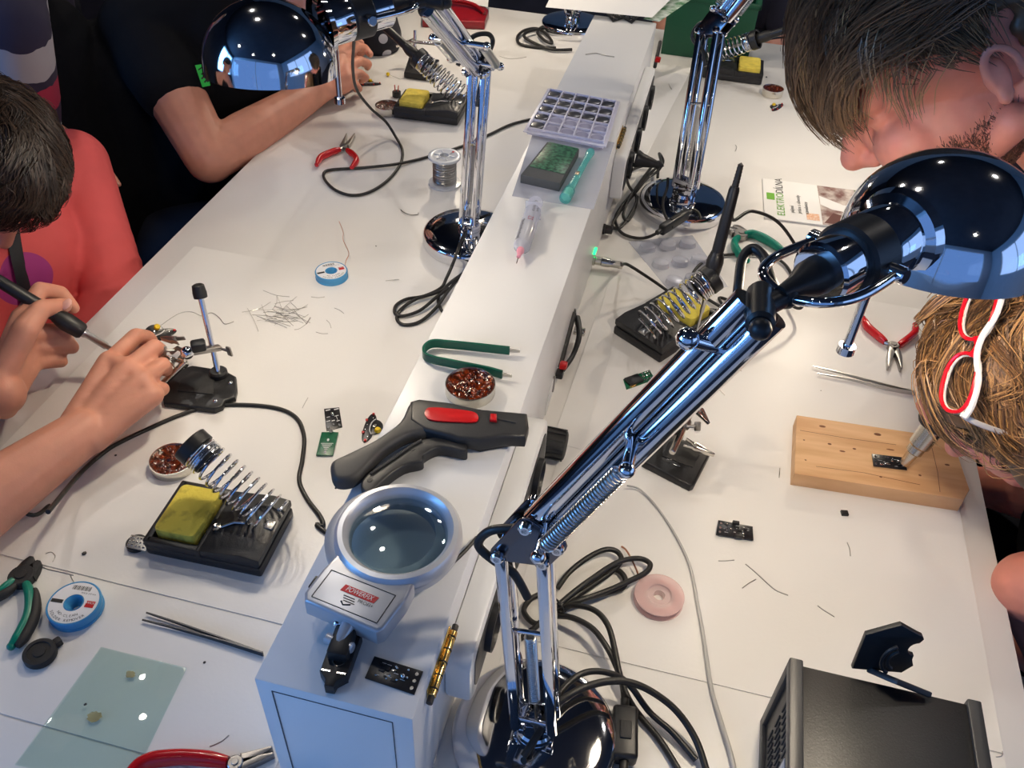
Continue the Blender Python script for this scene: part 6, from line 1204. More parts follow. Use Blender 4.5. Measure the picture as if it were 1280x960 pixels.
def hair(name, label_mats, t, M, n, keep, start, flow, length, steps=9, lift=0.012, wid=0.0005, curl=0.0, seed=1, rad=(0.103, 0.081, 0.089), cen=(-0.006, 0, 0.033), lim=1.03, clump=16, spread=0.009, waves=6.0):
    """strands combed over an ellipsoid around the skull in small locks. keep(p): where they grow; flow(p): combing direction"""
    r = random.Random(seed); b = MB(); cnt = 0; R = Vector(rad); c = Vector(cen)
    b.M = t.matrix_world.inverted() @ M
    while cnt < n:
        d = Vector((r.gauss(0, 1), r.gauss(0, 1), r.gauss(0, 1))).normalized()
        if not keep(d): continue
        p = Vector((d.x * R.x, d.y * R.y, d.z * R.z)); guide = []; L = length * r.uniform(0.65, 1.1); ph = r.uniform(0, 6.28); k0 = r.uniform(0.1, 1.0) ** 1.3
        side = Vector((r.gauss(0, 1), r.gauss(0, 1), r.gauss(0, 1))) * 0.16; cs = Vector((r.gauss(0, 1), r.gauss(0, 1), r.gauss(0, 1))).normalized()
        for i in range(steps):
            u = i / (steps - 1); nd = Vector((p.x / R.x ** 2, p.y / R.y ** 2, p.z / R.z ** 2)).normalized()
            tang = cs - nd * cs.dot(nd)
            guide.append((c + p + nd * (lift * k0 * math.sin(min(1, 0.15 + u * 1.4) * 1.57)) + tang * (curl * math.sin(ph + u * waves)), nd))
            f = Vector(flow(Vector((p.x / R.x, p.y / R.y, p.z / R.z)))) + side
            f = f - nd * f.dot(nd)
            if f.length < 1e-4: f = tang
            p = p + f.normalized() * (L / steps)
            q = Vector((p.x / R.x, p.y / R.y, p.z / R.z))
            if q.length < 1.0: q.normalize()
            elif q.length > lim: q *= lim / q.length
            p = Vector((q.x * R.x, q.y * R.y, q.z * R.z))
        for k in range(clump):
            a = Vector((r.gauss(0, 1), r.gauss(0, 1), r.gauss(0, 1))) * spread; cut = r.uniform(0.75, 1.0); pts = []
            for i, (g, nd) in enumerate(guide):
                u = i / (steps - 1); o_ = a - nd * (a.dot(nd) * 0.75); pts.append(g + o_ * (1 - 0.62 * u) + nd * 0.0015)
            m_ = max(3, int(steps * cut)); b.slot = r.randrange(len(label_mats)); b.tube(pts[:m_], [wid * 1.2, wid * 1.2, wid, wid * 0.4], 3); cnt += 1
    return b.build(name, label_mats, t)
def capmesh(name, m, t, M, keep, rad=(0.103, 0.081, 0.089), cen=(-0.006, 0, 0.033), bulge=()):
    """the dark mass of hair under the strands"""
    B = Blob(); B.b.M = M
    for k in range(700):
        z = 1 - 2 * (k + 0.5) / 700; a = k * 2.39996; d = Vector((math.sqrt(1 - z * z) * math.cos(a), math.sqrt(1 - z * z) * math.sin(a), z))
        if keep(d): B.ball((cen[0] + d.x * rad[0] * 0.955, cen[1] + d.y * rad[1] * 0.945, cen[2] + d.z * rad[2] * 0.945), 0.0085, n=8)
    for (c, r) in bulge: B.ball(c, r)
    return B.build(name, m, t, 0.005, 4)
def hand(B, wr, mcps, fingers, thumb, r=0.0098, palm=0.0125):
    """wrist point, four knuckles (index first), finger joint lists after the knuckle, thumb joints from its base"""
    wr = Vector(wr); mcps = [Vector(m) for m in mcps]
    ax = (mcps[1] - wr)
    lat = (mcps[0] - mcps[3]).normalized()
    for i, m in enumerate(mcps): B.chain([wr + lat * (0.018 - 0.012 * i), wr.lerp(m, 0.5) + lat * (0.008 - 0.005 * i), m], [0.0155, palm * 1.08, palm])
    for i in range(3): B.chain([mcps[i], mcps[i + 1]], [palm * 0.9, palm * 0.9]); B.chain([wr.lerp(mcps[i], 0.55), wr.lerp(mcps[i + 1], 0.55)], [palm, palm])
    rr = (1.0, 1.04, 0.98, 0.86)
    for i, f in enumerate(fingers):
        k = rr[i] * r; f = [mcps[i]] + [Vector(q) for q in f]; B.chain(f, [k * 1.12, k * 1.04, k * 0.94, k * 0.80][:len(f)])
    th = [wr + lat * 0.016 + ax * 0.12] + [Vector(q) for q in thumb]; B.chain(th, [0.016, r * 1.5, r * 1.18, r * 0.98][:len(th)])
def person(label, c, group=None):
    return thing('person', label, 'person', Matrix.Translation(c))
CLOTHB = mat('black_cotton', (0.007, 0.007, 0.0085), 0.9, spec=0.12, bump=0.2, bscale=300)
JEANS = mat('dark_denim', (0.014, 0.015, 0.022), 0.9, spec=0.15, bump=0.2, bscale=500)
# ---------------------------------------------------------------- out of frame at left: bare forearms holding iron and board
G = person('person at left edge, bare forearms reaching in, soldering iron in one hand', (-1.0, 0.40, 0.45))
B = Blob()
HC = Vector((-0.86, 0.40, T + 0.50)); MG = headM(HC, (0.62, 0.45, -0.6), (0.4, 0.3, 0.8)); head(B, MG)
rs, ls = Vector((-0.86, 0.22, T + 0.26)), Vector((-1.08, 0.56, T + 0.26)); nk_ = (rs + ls) / 2 + Vector((0.02, 0.0, 0.06)); pel = Vector((-1.13, 0.30, 0.50))
B.cap(HC - Vector((0.04, 0.02, 0.06)), nk_, 0.055, 0.06); B.chain([rs, nk_, ls], [0.06, 0.075, 0.06]); B.chain([nk_ - Vector((0, 0, 0.08)), (nk_ + pel) / 2, pel], [0.12, 0.13, 0.14])
re_, le_ = Vector((-0.700, 0.335, T + 0.045)), Vector((-0.93, 0.655, T + 0.03))
wr1 = U(104, 540, 0.050); wr2 = U(2, 492, 0.055)
B.chain([rs, re_], [0.052, 0.043]); B.chain([re_, re_.lerp(wr1, 0.35), wr1], [0.042, 0.043, 0.0275])
B.chain([ls, le_], [0.052, 0.043]); B.chain([le_, le_.lerp(wr2, 0.35), wr2], [0.042, 0.042, 0.0275])
hand(B, wr1, [U(137, 452, 0.074), U(160, 461, 0.076), U(177, 475, 0.070), U(190, 494, 0.060)],
     [[U(170, 420, 0.074), U(184, 421, 0.054), U(191, 426, 0.044)], [U(193, 434, 0.074), U(200, 438, 0.050), U(196, 437, 0.036)], [U(203, 456, 0.066), U(207, 462, 0.044), U(200, 458, 0.030)], [U(203, 486, 0.050), U(203, 487, 0.034), U(195, 482, 0.024)]],
     [U(126, 478, 0.050), U(160, 448, 0.036), U(188, 430, 0.036)], r=0.0100, palm=0.0140)
hand(B, wr2, [U(28, 398, 0.110), U(30, 418, 0.088), U(34, 436, 0.068), U(38, 454, 0.052)],
     [[U(50, 362, 0.122), U(76, 366, 0.104), U(92, 385, 0.084)], [U(66, 414, 0.074), U(80, 418, 0.066), U(82, 408, 0.062)], [U(74, 432, 0.056), U(90, 434, 0.050), U(84, 424, 0.048)], [U(64, 452, 0.042), U(77, 452, 0.038), U(72, 442, 0.036)]],
     [U(20, 430, 0.105), U(40, 396, 0.124), U(60, 384, 0.116), U(81, 381, 0.104)][:3] if False else [U(32, 412, 0.112), U(52, 386, 0.118), U(80, 382, 0.104)], r=0.0100, palm=0.0140)
for s, e in ((0, 0.13), (1, -0.13)):
    hip = pel + Vector((0.04, 0, -0.02)) + Vector((-0.08, 0.1, 0)) * (1 if s else -1); kn = hip + Vector((0.26, 0.22, 0.0)); kn.z = 0.50; an = Vector((kn.x - 0.06, kn.y - 0.02, 0.09))
    B.chain([hip, kn], [0.085, 0.062]); B.chain([kn, an], [0.058, 0.04]); B.cap(an - Vector((0, 0, 0.04)), an + Vector((0.13, 0.08, -0.05)), 0.038, 0.034)
B.build('body', SKIN, G, 0.0026, 9)
th_n = U(83, 380, 0.1125); W(G).sphere((0, 0, 0), (0.0082, 0.0058, 0.0022), 12, M=frame(th_n, U(83, 381, 0.104) - U(52, 386, 0.118), (0.0, -0.55, 0.83))).build('thumb_nail', mat('finger_nail', rgb(232, 176, 160), 0.25), G)
B = Blob(); B.chain([rs + Vector((0.03, -0.03, -0.05)), nk_ - Vector((0, 0, 0.035)), ls + Vector((0.0, 0.02, -0.05))], [0.078, 0.08, 0.078]); B.chain([nk_ - Vector((0, 0, 0.09)), (nk_ + pel) / 2, pel], [0.13, 0.142, 0.152])
for a, e in ((rs, re_), (ls, le_)): B.cap(a, a.lerp(e, 0.5), 0.064, 0.060)
B.build('dark_shirt', CLOTHB, G, 0.008, 6)
B = Blob()
for s in (0, 1):
    hip = pel + Vector((0.04, 0, -0.02)) + Vector((-0.08, 0.1, 0)) * (1 if s else -1); kn = hip + Vector((0.26, 0.22, 0.0)); kn.z = 0.50; an = Vector((kn.x - 0.06, kn.y - 0.02, 0.09)); B.chain([hip, kn, an], [0.096, 0.072, 0.055])
B.cap(pel, pel + Vector((0, 0, 0.04)), 0.155, 0.15); B.build('trousers', JEANS, G, 0.008, 5)
H1 = [mat('dark_brown_hair', rgb(38, 28, 22), 0.45, spec=0.4), mat('brown_hair_light', rgb(66, 48, 36), 0.45, spec=0.4), mat('dark_brown_hair', 0, 0)]
kG = lambda d: d.z > -0.1 - 0.5 * (d.x < 0) and not (d.x > 0.5 and d.z < 0.45)
capmesh('hair', H1[0], G, MG, kG)
soldering_iron('soldering iron held in a hand at the left edge, tip at small board', U(107, 417, 0.075), U(0, 352, 0.150) - U(107, 417, 0.075), [U(-60, 318, 0.19), U(-110, 330, 0.15), U(-120, 420, 0.05), U(-40, 560, 0.05), U(30, 640, 0.02), U(62, 632, 0.004)])
# ---------------------------------------------------------------- child in coral top
CORAL = mat('coral_cotton', rgb(222, 92, 90), 0.8, var=0.05, vscale=12, bump=0.25, bscale=60)
def print_spot(m, centers, local_inv):
    nt = m.node_tree; b = nt.nodes['Principled BSDF']; src = b.inputs['Base Color'].links[0].from_socket; tc = nt.nodes.new('ShaderNodeTexCoord')
    for (c, r, col) in centers:
        d = nt.nodes.new('ShaderNodeVectorMath'); d.operation = 'DISTANCE'; nt.links.new(tc.outputs['Object'], d.inputs[0]); d.inputs[1].default_value = local_inv @ Vector(c)
        l = nt.nodes.new('ShaderNodeMath'); l.operation = 'LESS_THAN'; nt.links.new(d.outputs['Value'], l.inputs[0]); l.inputs[1].default_value = r
        mx = nt.nodes.new('ShaderNodeMix'); mx.data_type = 'RGBA'; nt.links.new(l.outputs[0], mx.inputs[0]); nt.links.new(src, mx.inputs[6]); mx.inputs[7].default_value = (*col, 1); src = mx.outputs[2]
    nt.links.new(src, b.inputs['Base Color'])
Cc = person('child with short dark hair in a coral long-sleeved top and black lanyard, looking down', (-1.02, 0.90, 0.45))
hc = U(-18, 202, 0.20); MC_ = headM(hc, (0.38, -0.32, -0.87), (0.85, -0.1, 0.45), 0.92)
B = Blob(); head(B, MC_)
nk_ = Vector((-1.00, 0.935, T + 0.095)); lsC = U(92, 205, 0.065); rsC = Vector((-0.96, 0.70, T + 0.04)); pelC = Vector((-1.12, 0.88, 0.46)); leC = U(148, 372, -0.075); reC = Vector((-0.96, 0.58, T - 0.16))
B.cap(hc - Vector((0.045, -0.01, 0.05)), nk_, 0.046, 0.05); B.chain([rsC, nk_, lsC], [0.045, 0.06, 0.045]); B.chain([nk_ - Vector((0, 0, 0.1)), (nk_ + pelC) / 2, pelC], [0.09, 0.10, 0.11])
lhC = Vector((-0.93, 0.74, T - 0.19)); rhC = Vector((-0.84, 0.72, T - 0.20))
B.chain([lsC, leC, lhC], [0.040, 0.034, 0.022]); B.chain([rsC, reC, rhC], [0.040, 0.034, 0.022])
for h_, d_ in ((lhC, Vector((-0.3, -0.9, -0.1))), (rhC, Vector((0.3, 0.9, -0.1)))):
    s_ = d_.cross(Vector((0, 0, 1))).normalized()
    m_ = [h_ + d_ * 0.075 + s_ * (0.026 - 0.0175 * k) for k in range(4)]
    hand(B, h_, m_, [[q + d_ * 0.03 - Vector((0, 0, 0.006)), q + d_ * 0.05 - Vector((0, 0, 0.018)), q + d_ * 0.058 - Vector((0, 0, 0.032))] for q in m_], [h_ + d_ * 0.04 + s_ * 0.035, h_ + d_ * 0.065 + s_ * 0.045, h_ + d_ * 0.085 + s_ * 0.045], 0.0078, 0.011)
for s in (-1, 1):
    hip = pelC + Vector((0.03, s * 0.08, -0.02)); kn = Vector((-0.78, 0.88 + s * 0.1, 0.47)); an = Vector((-0.80, 0.88 + s * 0.1, 0.09)); B.chain([hip, kn, an], [0.07, 0.052, 0.034]); B.cap(an - Vector((0, 0, 0.045)), an + Vector((0.12, 0, -0.055)), 0.034, 0.03)
B.build('body', SKIN, Cc, 0.0036, 6); eyes(Cc, MC_)
B = Blob(); B.chain([rsC, nk_ - Vector((0, 0, 0.025)), lsC], [0.058, 0.066, 0.056]); B.chain([nk_ - Vector((0.0, 0, 0.09)), (nk_ + pelC) / 2 + Vector((0.02, 0, 0)), pelC], [0.112, 0.128, 0.13])
B.chain([lsC, lsC.lerp(leC, 0.5), leC], [0.056, 0.052, 0.049]); B.chain([leC, lhC], [0.047, 0.032]); B.chain([rsC, reC, rhC], [0.055, 0.048, 0.032])
B.chain([lsC + Vector((-0.02, 0, -0.05)), (nk_ + pelC) / 2 + Vector((0.02, 0.06, 0.0))], [0.06, 0.08]); B.cap(rsC + Vector((-0.02, 0.03, -0.05)), (nk_ + pelC) / 2 + Vector((0.02, -0.05, 0.0)), 0.06, 0.08)
# folds of the sleeve
for k, f in enumerate((0.45, 0.6, 0.72, 0.84, 0.95)):
    p = lsC.lerp(leC, f); d_ = (leC - lsC).normalized(); a = d_.orthogonal().normalized(); a2 = d_.cross(a)
    pts = [p + (a * math.cos(th) + a2 * math.sin(th)) * 0.047 + d_ * (0.014 * math.sin(th + k)) for th in np.linspace(0, 6.28, 14)]
    B.chain(pts, [0.0062] * 14)
shirt = B.build('coral_top', CORAL, Cc, 0.005, 4)
inv = Cc.matrix_world.inverted()
def onto(px_, py_):   # where the sight line of a pixel meets the top
    bpy.context.view_layer.update(); d = (RIGHT * ((px_ - 640) / FOC) + DOWN * ((py_ - 480) / FOC) + FWD).normalized(); o_ = shirt.matrix_world.inverted()
    ok, loc, nrm, _i = shirt.ray_cast(o_ @ CAM, (o_.to_3x3() @ d)); return (shirt.matrix_world @ loc, nrm) if ok else (U(px_, py_, 0.0), Vector((0, 0, 1)))
pc, _n = onto(30, 350); qc, _n = onto(2, 385)
print_spot(CORAL, [(pc, 0.042, rgb(168, 58, 128))], inv)
pts = []
for (x, y) in ((12, 272), (17, 300), (22, 325), (27, 348), (31, 366), (33, 392)):
    l_, n_ = onto(x, y); pts.append(l_ + n_ * 0.003)
W(Cc).tube(smooth_path(pts, 5), 0.0095, 8, flat=0.12, up=(0.3, 1, 0)).build('lanyard', mat('lanyard_black', (0.012, 0.012, 0.014), 0.6), Cc)
B = Blob()
for s in (-1, 1):
    hip = pelC + Vector((0.03, s * 0.08, -0.02)); kn = Vector((-0.78, 0.88 + s * 0.1, 0.47)); an = Vector((-0.80, 0.88 + s * 0.1, 0.10)); B.chain([hip, kn, an], [0.082, 0.062, 0.046])
B.cap(pelC, pelC + Vector((0, 0, 0.02)), 0.128, 0.12); B.build('trousers', JEANS, Cc, 0.008, 5)
kC = lambda d: d.z > -0.25 - 0.35 * (d.x < 0.1) and not (d.x > 0.62 and d.z < 0.25)
capmesh('hair_mass', H1[0], Cc, MC_, kC)
hair('hair', H1[:2], Cc, MC_, 6000, kC, None, lambda d: (0.6 + 0.6 * d.z, d.y * 1.2, -0.9), 0.07, lift=0.009, wid=0.00045, curl=0.006, seed=4)
# ---------------------------------------------------------------- person in black T-shirt
Dp = person('person in black T-shirt leaning on the left table, bare forearms and clasped hands', (-1.05, 1.46, 0.45))
hD = U(383, -42, 0.30); MD = headM(hD, (0.55, -0.35, -0.6), (0.6, 0, 0.8)); B = Blob(); head(B, MD)
rsD, lsD = U(178, 40, 0.16), Vector((-0.93, 1.72, T + 0.20)); nkD = Vector((-0.86, 1.55, T + 0.235)); pelD = Vector((-1.16, 1.52, 0.48))
reD = U(262, 198, 0.012); leD = U(262, 122, 0.02); rw = U(398, 112, 0.035); lw = U(392, 92, 0.045)
B.cap(hD - Vector((0.05, -0.02, 0.05)), nkD, 0.055, 0.062); B.chain([rsD, nkD, lsD], [0.06, 0.075, 0.06]); B.chain([nkD - Vector((0.04, 0, 0.08)), (nkD + pelD) / 2, pelD], [0.115, 0.13, 0.14])
B.chain([rsD, rsD.lerp(reD, 0.5), reD], [0.056, 0.054, 0.044]); B.chain([reD, reD.lerp(rw, 0.3), rw], [0.043, 0.045, 0.029]); B.chain([lsD, leD], [0.056, 0.044]); B.chain([leD, leD.lerp(lw, 0.3), lw], [0.042, 0.043, 0.029])
hand(B, rw, [U(428, 74, 0.065), U(432, 86, 0.058), U(434, 98, 0.048), U(432, 108, 0.036)], [[U(446, 58, 0.062), U(456, 60, 0.048), U(463, 68, 0.040)], [U(450, 76, 0.052), U(460, 80, 0.040), U(459, 84, 0.030)], [U(450, 92, 0.044), U(457, 97, 0.034), U(452, 101, 0.026)], [U(445, 106, 0.034), U(449, 111, 0.026), U(444, 112, 0.020)]], [U(414, 84, 0.07), U(428, 62, 0.07), U(440, 50, 0.06)], 0.0096, 0.0135)
hand(B, lw, [U(420, 66, 0.055), U(424, 74, 0.052), U(426, 82, 0.046), U(426, 92, 0.040)], [[U(436, 52, 0.055), U(446, 50, 0.046), U(452, 54, 0.040)], [U(440, 62, 0.048), U(449, 64, 0.040), U(450, 70, 0.034)], [U(441, 72, 0.042), U(448, 76, 0.036), U(446, 80, 0.03)], [U(438, 84, 0.036), U(444, 88, 0.03), U(441, 92, 0.025)]], [U(408, 74, 0.06), U(420, 56, 0.06), U(432, 46, 0.055)], 0.0094, 0.0130)
for s in (-1, 1):
    hip = pelD + Vector((0.03, s * 0.1, -0.02)); kn = Vector((-0.72, 1.52 + s * 0.13, 0.50)); an = Vector((-0.74, 1.52 + s * 0.13, 0.09)); B.chain([hip, kn, an], [0.085, 0.062, 0.042]); B.cap(an - Vector((0, 0, 0.045)), an + Vector((0.14, 0, -0.055)), 0.038, 0.034)
B.build('body', SKIN, Dp, 0.0034, 6); eyes(Dp, MD)
B = Blob(); B.chain([rsD, nkD - Vector((0.02, 0, 0.04)), lsD], [0.078, 0.088, 0.078]); B.chain([nkD - Vector((0.06, 0, 0.09)), (nkD + pelD) / 2, pelD], [0.140, 0.156, 0.160])
B.chain([rsD, rsD.lerp(reD, 0.25), rsD.lerp(reD, 0.45)], [0.074, 0.072, 0.066]); B.chain([lsD, lsD.lerp(leD, 0.5)], [0.074, 0.066]); B.cap(rsD + Vector((-0.06, 0, -0.08)), pelD + Vector((0, -0.05, 0.05)), 0.10, 0.14); B.cap(lsD + Vector((-0.05, 0, -0.08)), pelD + Vector((0, 0.05, 0.05)), 0.10, 0.14)
B.cap(rsD + Vector((-0.16, -0.10, -0.02)), pelD + Vector((-0.04, -0.16, 0.06)), 0.11, 0.13)
tee = B.build('black_t_shirt', CLOTHB, Dp, 0.006, 5)
B = Blob()
for s in (-1, 1):
    hip = pelD + Vector((0.03, s * 0.1, -0.02)); kn = Vector((-0.72, 1.52 + s * 0.13, 0.50)); an = Vector((-0.74, 1.52 + s * 0.13, 0.10)); B.chain([hip, kn, an], [0.098, 0.074, 0.056])
B.cap(pelD, pelD + Vector((0, 0, 0.02)), 0.155, 0.15); B.build('trousers', JEANS, Dp, 0.008, 5)
gp = [U(244, 82, 0.175), U(258, 80, 0.175), U(263, 107, 0.135), U(253, 109, 0.135)]
bq = W(Dp); nrm = (gp[1] - gp[0]).cross(gp[3] - gp[0]).normalized(); nrm = nrm if nrm.dot(CAM - gp[0]) > 0 else -nrm
bq.add([p for p in gp] + [p - nrm * 0.0015 for p in gp], [(0, 1, 2, 3), (7, 6, 5, 4), (0, 4, 5, 1), (1, 5, 6, 2), (2, 6, 7, 3), (3, 7, 4, 0)]); bd = bq.build('green_badge', mat('green_badge_cloth', rgb(40, 190, 70), 0.6), Dp, False)
for (u0, u1, v) in ((0.15, 0.8, 0.2), (0.3, 0.9, 0.42), (0.2, 0.7, 0.62), (0.4, 0.85, 0.8)):
    a, c_ = bil([gp[0], gp[1], gp[2], gp[3]], u0, v) + nrm * 0.0004, bil([gp[0], gp[1], gp[2], gp[3]], u1, v) + nrm * 0.0004
    W(Dp).tube([a, (a + c_) / 2 + Vector((0, 0, 0.003)), c_], 0.0016, 6, flat=0.4).build('black_print', INK, bd)
kD = lambda d: d.z > -0.1 - 0.5 * (d.x < 0) and not (d.x > 0.5 and d.z < 0.45)
capmesh('hair', H1[0], Dp, MD, kD)
# ---------------------------------------------------------------- knitted sleeve reaching to the child's back
KNIT = bpy.data.materials.new('striped_knit'); KNIT.use_nodes = True; nt = KNIT.node_tree; pb_ = nt.nodes['Principled BSDF']; pb_.inputs['Roughness'].default_value = 0.9
wF = U(44, 158, 0.085); elF = ray_at(20, 34, wF, 0.24, False); shF = ray_at(-6, -120, elF, 0.29); shF2 = shF + Vector((-0.30, 0.12, 0)); nkF = (shF + shF2) / 2 + Vector((0, 0, 0.08)); pelF = nkF + Vector((-0.02, 0.03, -0.42)); pelF.z = 0.92; FO = nkF - Vector((-1.75, 1.67, nkF.z)); FO.z = 0
Fp = person('person standing behind the child, arm in navy crimson and white knitted sleeve', (pelF.x, pelF.y, 0.0))
MF = headM(nkF + Vector((0.03, -0.02, 0.20)), (0.8, -0.4, -0.35), (0.2, 0, 1))
B = Blob(); head(B, MF); B.cap(MF @ Vector((-0.01, 0, -0.05)), nkF, 0.055, 0.06); B.chain([shF, nkF, shF2], [0.06, 0.075, 0.06]); B.chain([nkF - Vector((0, 0, 0.1)), pelF], [0.12, 0.13]); B.chain([shF, elF, wF], [0.055, 0.044, 0.03])
dF = (U(66, 176, 0.072) - wF).normalized(); sF = dF.cross(Vector((0, 0, 1))).normalized(); mF = [wF + dF * 0.082 + sF * (0.03 - 0.02 * k) for k in range(4)]
hand(B, wF, mF, [[q + dF * 0.035 - Vector((0, 0, 0.006)), q + dF * 0.058 - Vector((0, 0, 0.014)), q + dF * 0.074 - Vector((0, 0, 0.024))] for q in mF], [wF + dF * 0.04 + sF * 0.045, wF + dF * 0.075 + sF * 0.055, wF + dF * 0.10 + sF * 0.055], 0.0095, 0.013)
e2 = shF2 + Vector((-0.08, -0.04, -0.28)); w2 = e2 + Vector((0.04, -0.12, -0.22)); B.chain([shF2, e2, w2], [0.055, 0.044, 0.03]); m2 = [w2 + Vector((0.012 * (1.5 - k), -0.02, -0.08)) for k in range(4)]
hand(B, w2, m2, [[q + Vector((0, -0.01, -0.04)), q + Vector((0, -0.005, -0.062)), q + Vector((0, 0.004, -0.078))] for q in m2], [w2 + Vector((0.03, -0.03, -0.04)), w2 + Vector((0.036, -0.04, -0.07)), w2 + Vector((0.034, -0.04, -0.09))], 0.0095, 0.013)
for s in (-1, 1): B.chain([pelF + Vector((0, s * 0.09, -0.03)), Vector((pelF.x + 0.02, pelF.y + s * 0.1, 0.5)), Vector((pelF.x - 0.01, pelF.y + s * 0.1, 0.09))], [0.09, 0.06, 0.04]); B.cap((pelF.x - 0.01, pelF.y + s * 0.1, 0.045), (pelF.x + 0.14, pelF.y - 0.04 + s * 0.1, 0.036), 0.038, 0.034)
B.build('body', SKIN, Fp, 0.004, 6); eyes(Fp, MF)
B = Blob(); wF_ = wF + (elF - wF) * 0.12; B.chain([shF, elF, wF_.lerp(elF, 0.25), wF_], [0.056, 0.047, 0.046, 0.043]); B.chain([shF, nkF - Vector((0, 0, 0.05)), shF2], [0.078, 0.085, 0.078]); B.chain([nkF - Vector((0, 0, 0.12)), pelF], [0.15, 0.155]); B.chain([shF2, e2, w2.lerp(e2, 0.1)], [0.075, 0.062, 0.042])
sw = B.build('knitted_sweater', KNIT, Fp, 0.006, 5)
tcn = nt.nodes.new('ShaderNodeTexCoord'); sub = nt.nodes.new('ShaderNodeVectorMath'); sub.operation = 'DISTANCE'; sub.inputs[1].default_value = Fp.matrix_world.inverted() @ wF; nt.links.new(tcn.outputs['Object'], sub.inputs[0])
nz = nt.nodes.new('ShaderNodeTexNoise'); nz.inputs['Scale'].default_value = 26; nt.links.new(tcn.outputs['Object'], nz.inputs['Vector']); ma = nt.nodes.new('ShaderNodeMath'); ma.operation = 'MULTIPLY_ADD'; ma.inputs[1].default_value = 0.03; nt.links.new(nz.outputs['Fac'], ma.inputs[0]); nt.links.new(sub.outputs['Value'], ma.inputs[2])
rp = nt.nodes.new('ShaderNodeValToRGB'); rp.color_ramp.interpolation = 'CONSTANT'; sc_ = nt.nodes.new('ShaderNodeMath'); sc_.operation = 'MULTIPLY'; sc_.inputs[1].default_value = 2.2; nt.links.new(ma.outputs[0], sc_.inputs[0]); nt.links.new(sc_.outputs[0], rp.inputs[0]); nt.links.new(rp.outputs[0], pb_.inputs['Base Color'])
NAVY, CRIM, GREYK = rgb(34, 28, 52), rgb(150, 34, 62), rgb(150, 146, 152)
els = rp.color_ramp.elements; els[0].position = 0; els[0].color = (*rgb(52, 34, 58), 1); els[1].position = 0.25; els[1].color = (*CRIM, 1)
for p_, c_ in ((0.36, NAVY), (0.42, GREYK), (0.57, NAVY), (0.84, CRIM), (0.92, NAVY)): e = els.new(p_); e.color = (*c_, 1)
b = W(Fp); b.lathe([(0.036, -0.007), (0.040, -0.008), (0.041, 0), (0.040, 0.008), (0.036, 0.007)], frame(wF + (elF - wF) * 0.06, None, elF - wF), 28); b.build('white_wristband', WHITEP, Fp)
B = Blob()
for s in (-1, 1): B.chain([pelF + Vector((0, s * 0.09, -0.03)), Vector((pelF.x + 0.02, pelF.y + s * 0.1, 0.5)), Vector((pelF.x - 0.01, pelF.y + s * 0.1, 0.10))], [0.105, 0.078, 0.06])
B.cap(pelF, pelF - Vector((0, 0, 0.04)), 0.15, 0.14); B.build('trousers', JEANS, Fp, 0.008, 5)
capmesh('hair', H1[1], Fp, MF, kD)
# ---------------------------------------------------------------- bearded man at upper right
A_ = person('man with brown quiff and short beard bowing over right table behind chrome shade', (0.62, 1.02, 0.45))
hA = U(1245, 40, 0.47); MA = headM(hA, RIGHT * -0.74 + DOWN * 0.42 + FWD * 0.46, RIGHT * -0.50 - DOWN * 0.68 - FWD * 0.30, 1.22)
for _k in range(4):           # bring the ear to its place
    v_ = MA @ Vector((-0.014, 0.083, -0.010)) - CAM; ex_, ey_ = 640 + FOC * v_.dot(RIGHT) / v_.dot(FWD), 480 + FOC * v_.dot(DOWN) / v_.dot(FWD)
    hA = hA + (RIGHT * (1257 - ex_) + DOWN * (90 - ey_)) * v_.dot(FWD) / FOC; MA.translation = hA
B = Blob(); head(B, MA, k=0.74)
nkA = Vector((0.46, 1.02, T + 0.34)); lsA, rsA = Vector((0.55, 0.84, T + 0.26)), Vector((0.56, 1.24, T + 0.26)); pelA = Vector((0.80, 1.06, 0.50)); leA = Vector((0.60, 0.85, T - 0.01)); lwA = Vector((0.49, 0.99, T - 0.14)); rwA = Vector((0.50, 1.14, T - 0.14)); reA = Vector((0.62, 1.28, T - 0.01))
B.cap(MA @ Vector((-0.04, 0, -0.07)), nkA, 0.062, 0.068); B.chain([lsA, nkA, rsA], [0.062, 0.08, 0.062]); B.chain([nkA + Vector((0.05, 0, -0.1)), (nkA + pelA) / 2, pelA], [0.12, 0.135, 0.14])
B.chain([lsA, leA], [0.055, 0.045]); B.chain([leA, leA.lerp(lwA, .3), lwA], [0.043, 0.043, 0.028]); B.chain([rsA, reA], [0.055, 0.045]); B.chain([reA, reA.lerp(rwA, .3), rwA], [0.043, 0.043, 0.028])
dA = Vector((-0.8, 0.3, -0.35)).normalized(); sA = Vector((0.3, 0.94, 0)).normalized(); mA = [lwA + dA * 0.085 + sA * (0.030 - 0.02 * k) for k in range(4)]
hand(B, lwA, mA, [[q + dA * 0.032 + Vector((0, 0, 0.0)), q + dA * 0.05 - Vector((0, 0, 0.015)), q + dA * 0.055 - Vector((0, 0, 0.03))] for q in mA], [lwA + dA * 0.04 + sA * 0.045, lwA + dA * 0.075 + sA * 0.052, lwA + dA * 0.10 + sA * 0.05], 0.0098, 0.0135)
dA = Vector((-0.8, -0.4, -0.3)).normalized(); sA = Vector((0.42, -0.9, 0)).normalized(); mA = [rwA + dA * 0.085 + sA * (0.030 - 0.02 * k) for k in range(4)]
hand(B, rwA, mA, [[q + dA * 0.032, q + dA * 0.05 - Vector((0, 0, 0.015)), q + dA * 0.055 - Vector((0, 0, 0.03))] for q in mA], [rwA + dA * 0.04 + sA * 0.045, rwA + dA * 0.075 + sA * 0.052, rwA + dA * 0.10 + sA * 0.05], 0.0098, 0.0135)
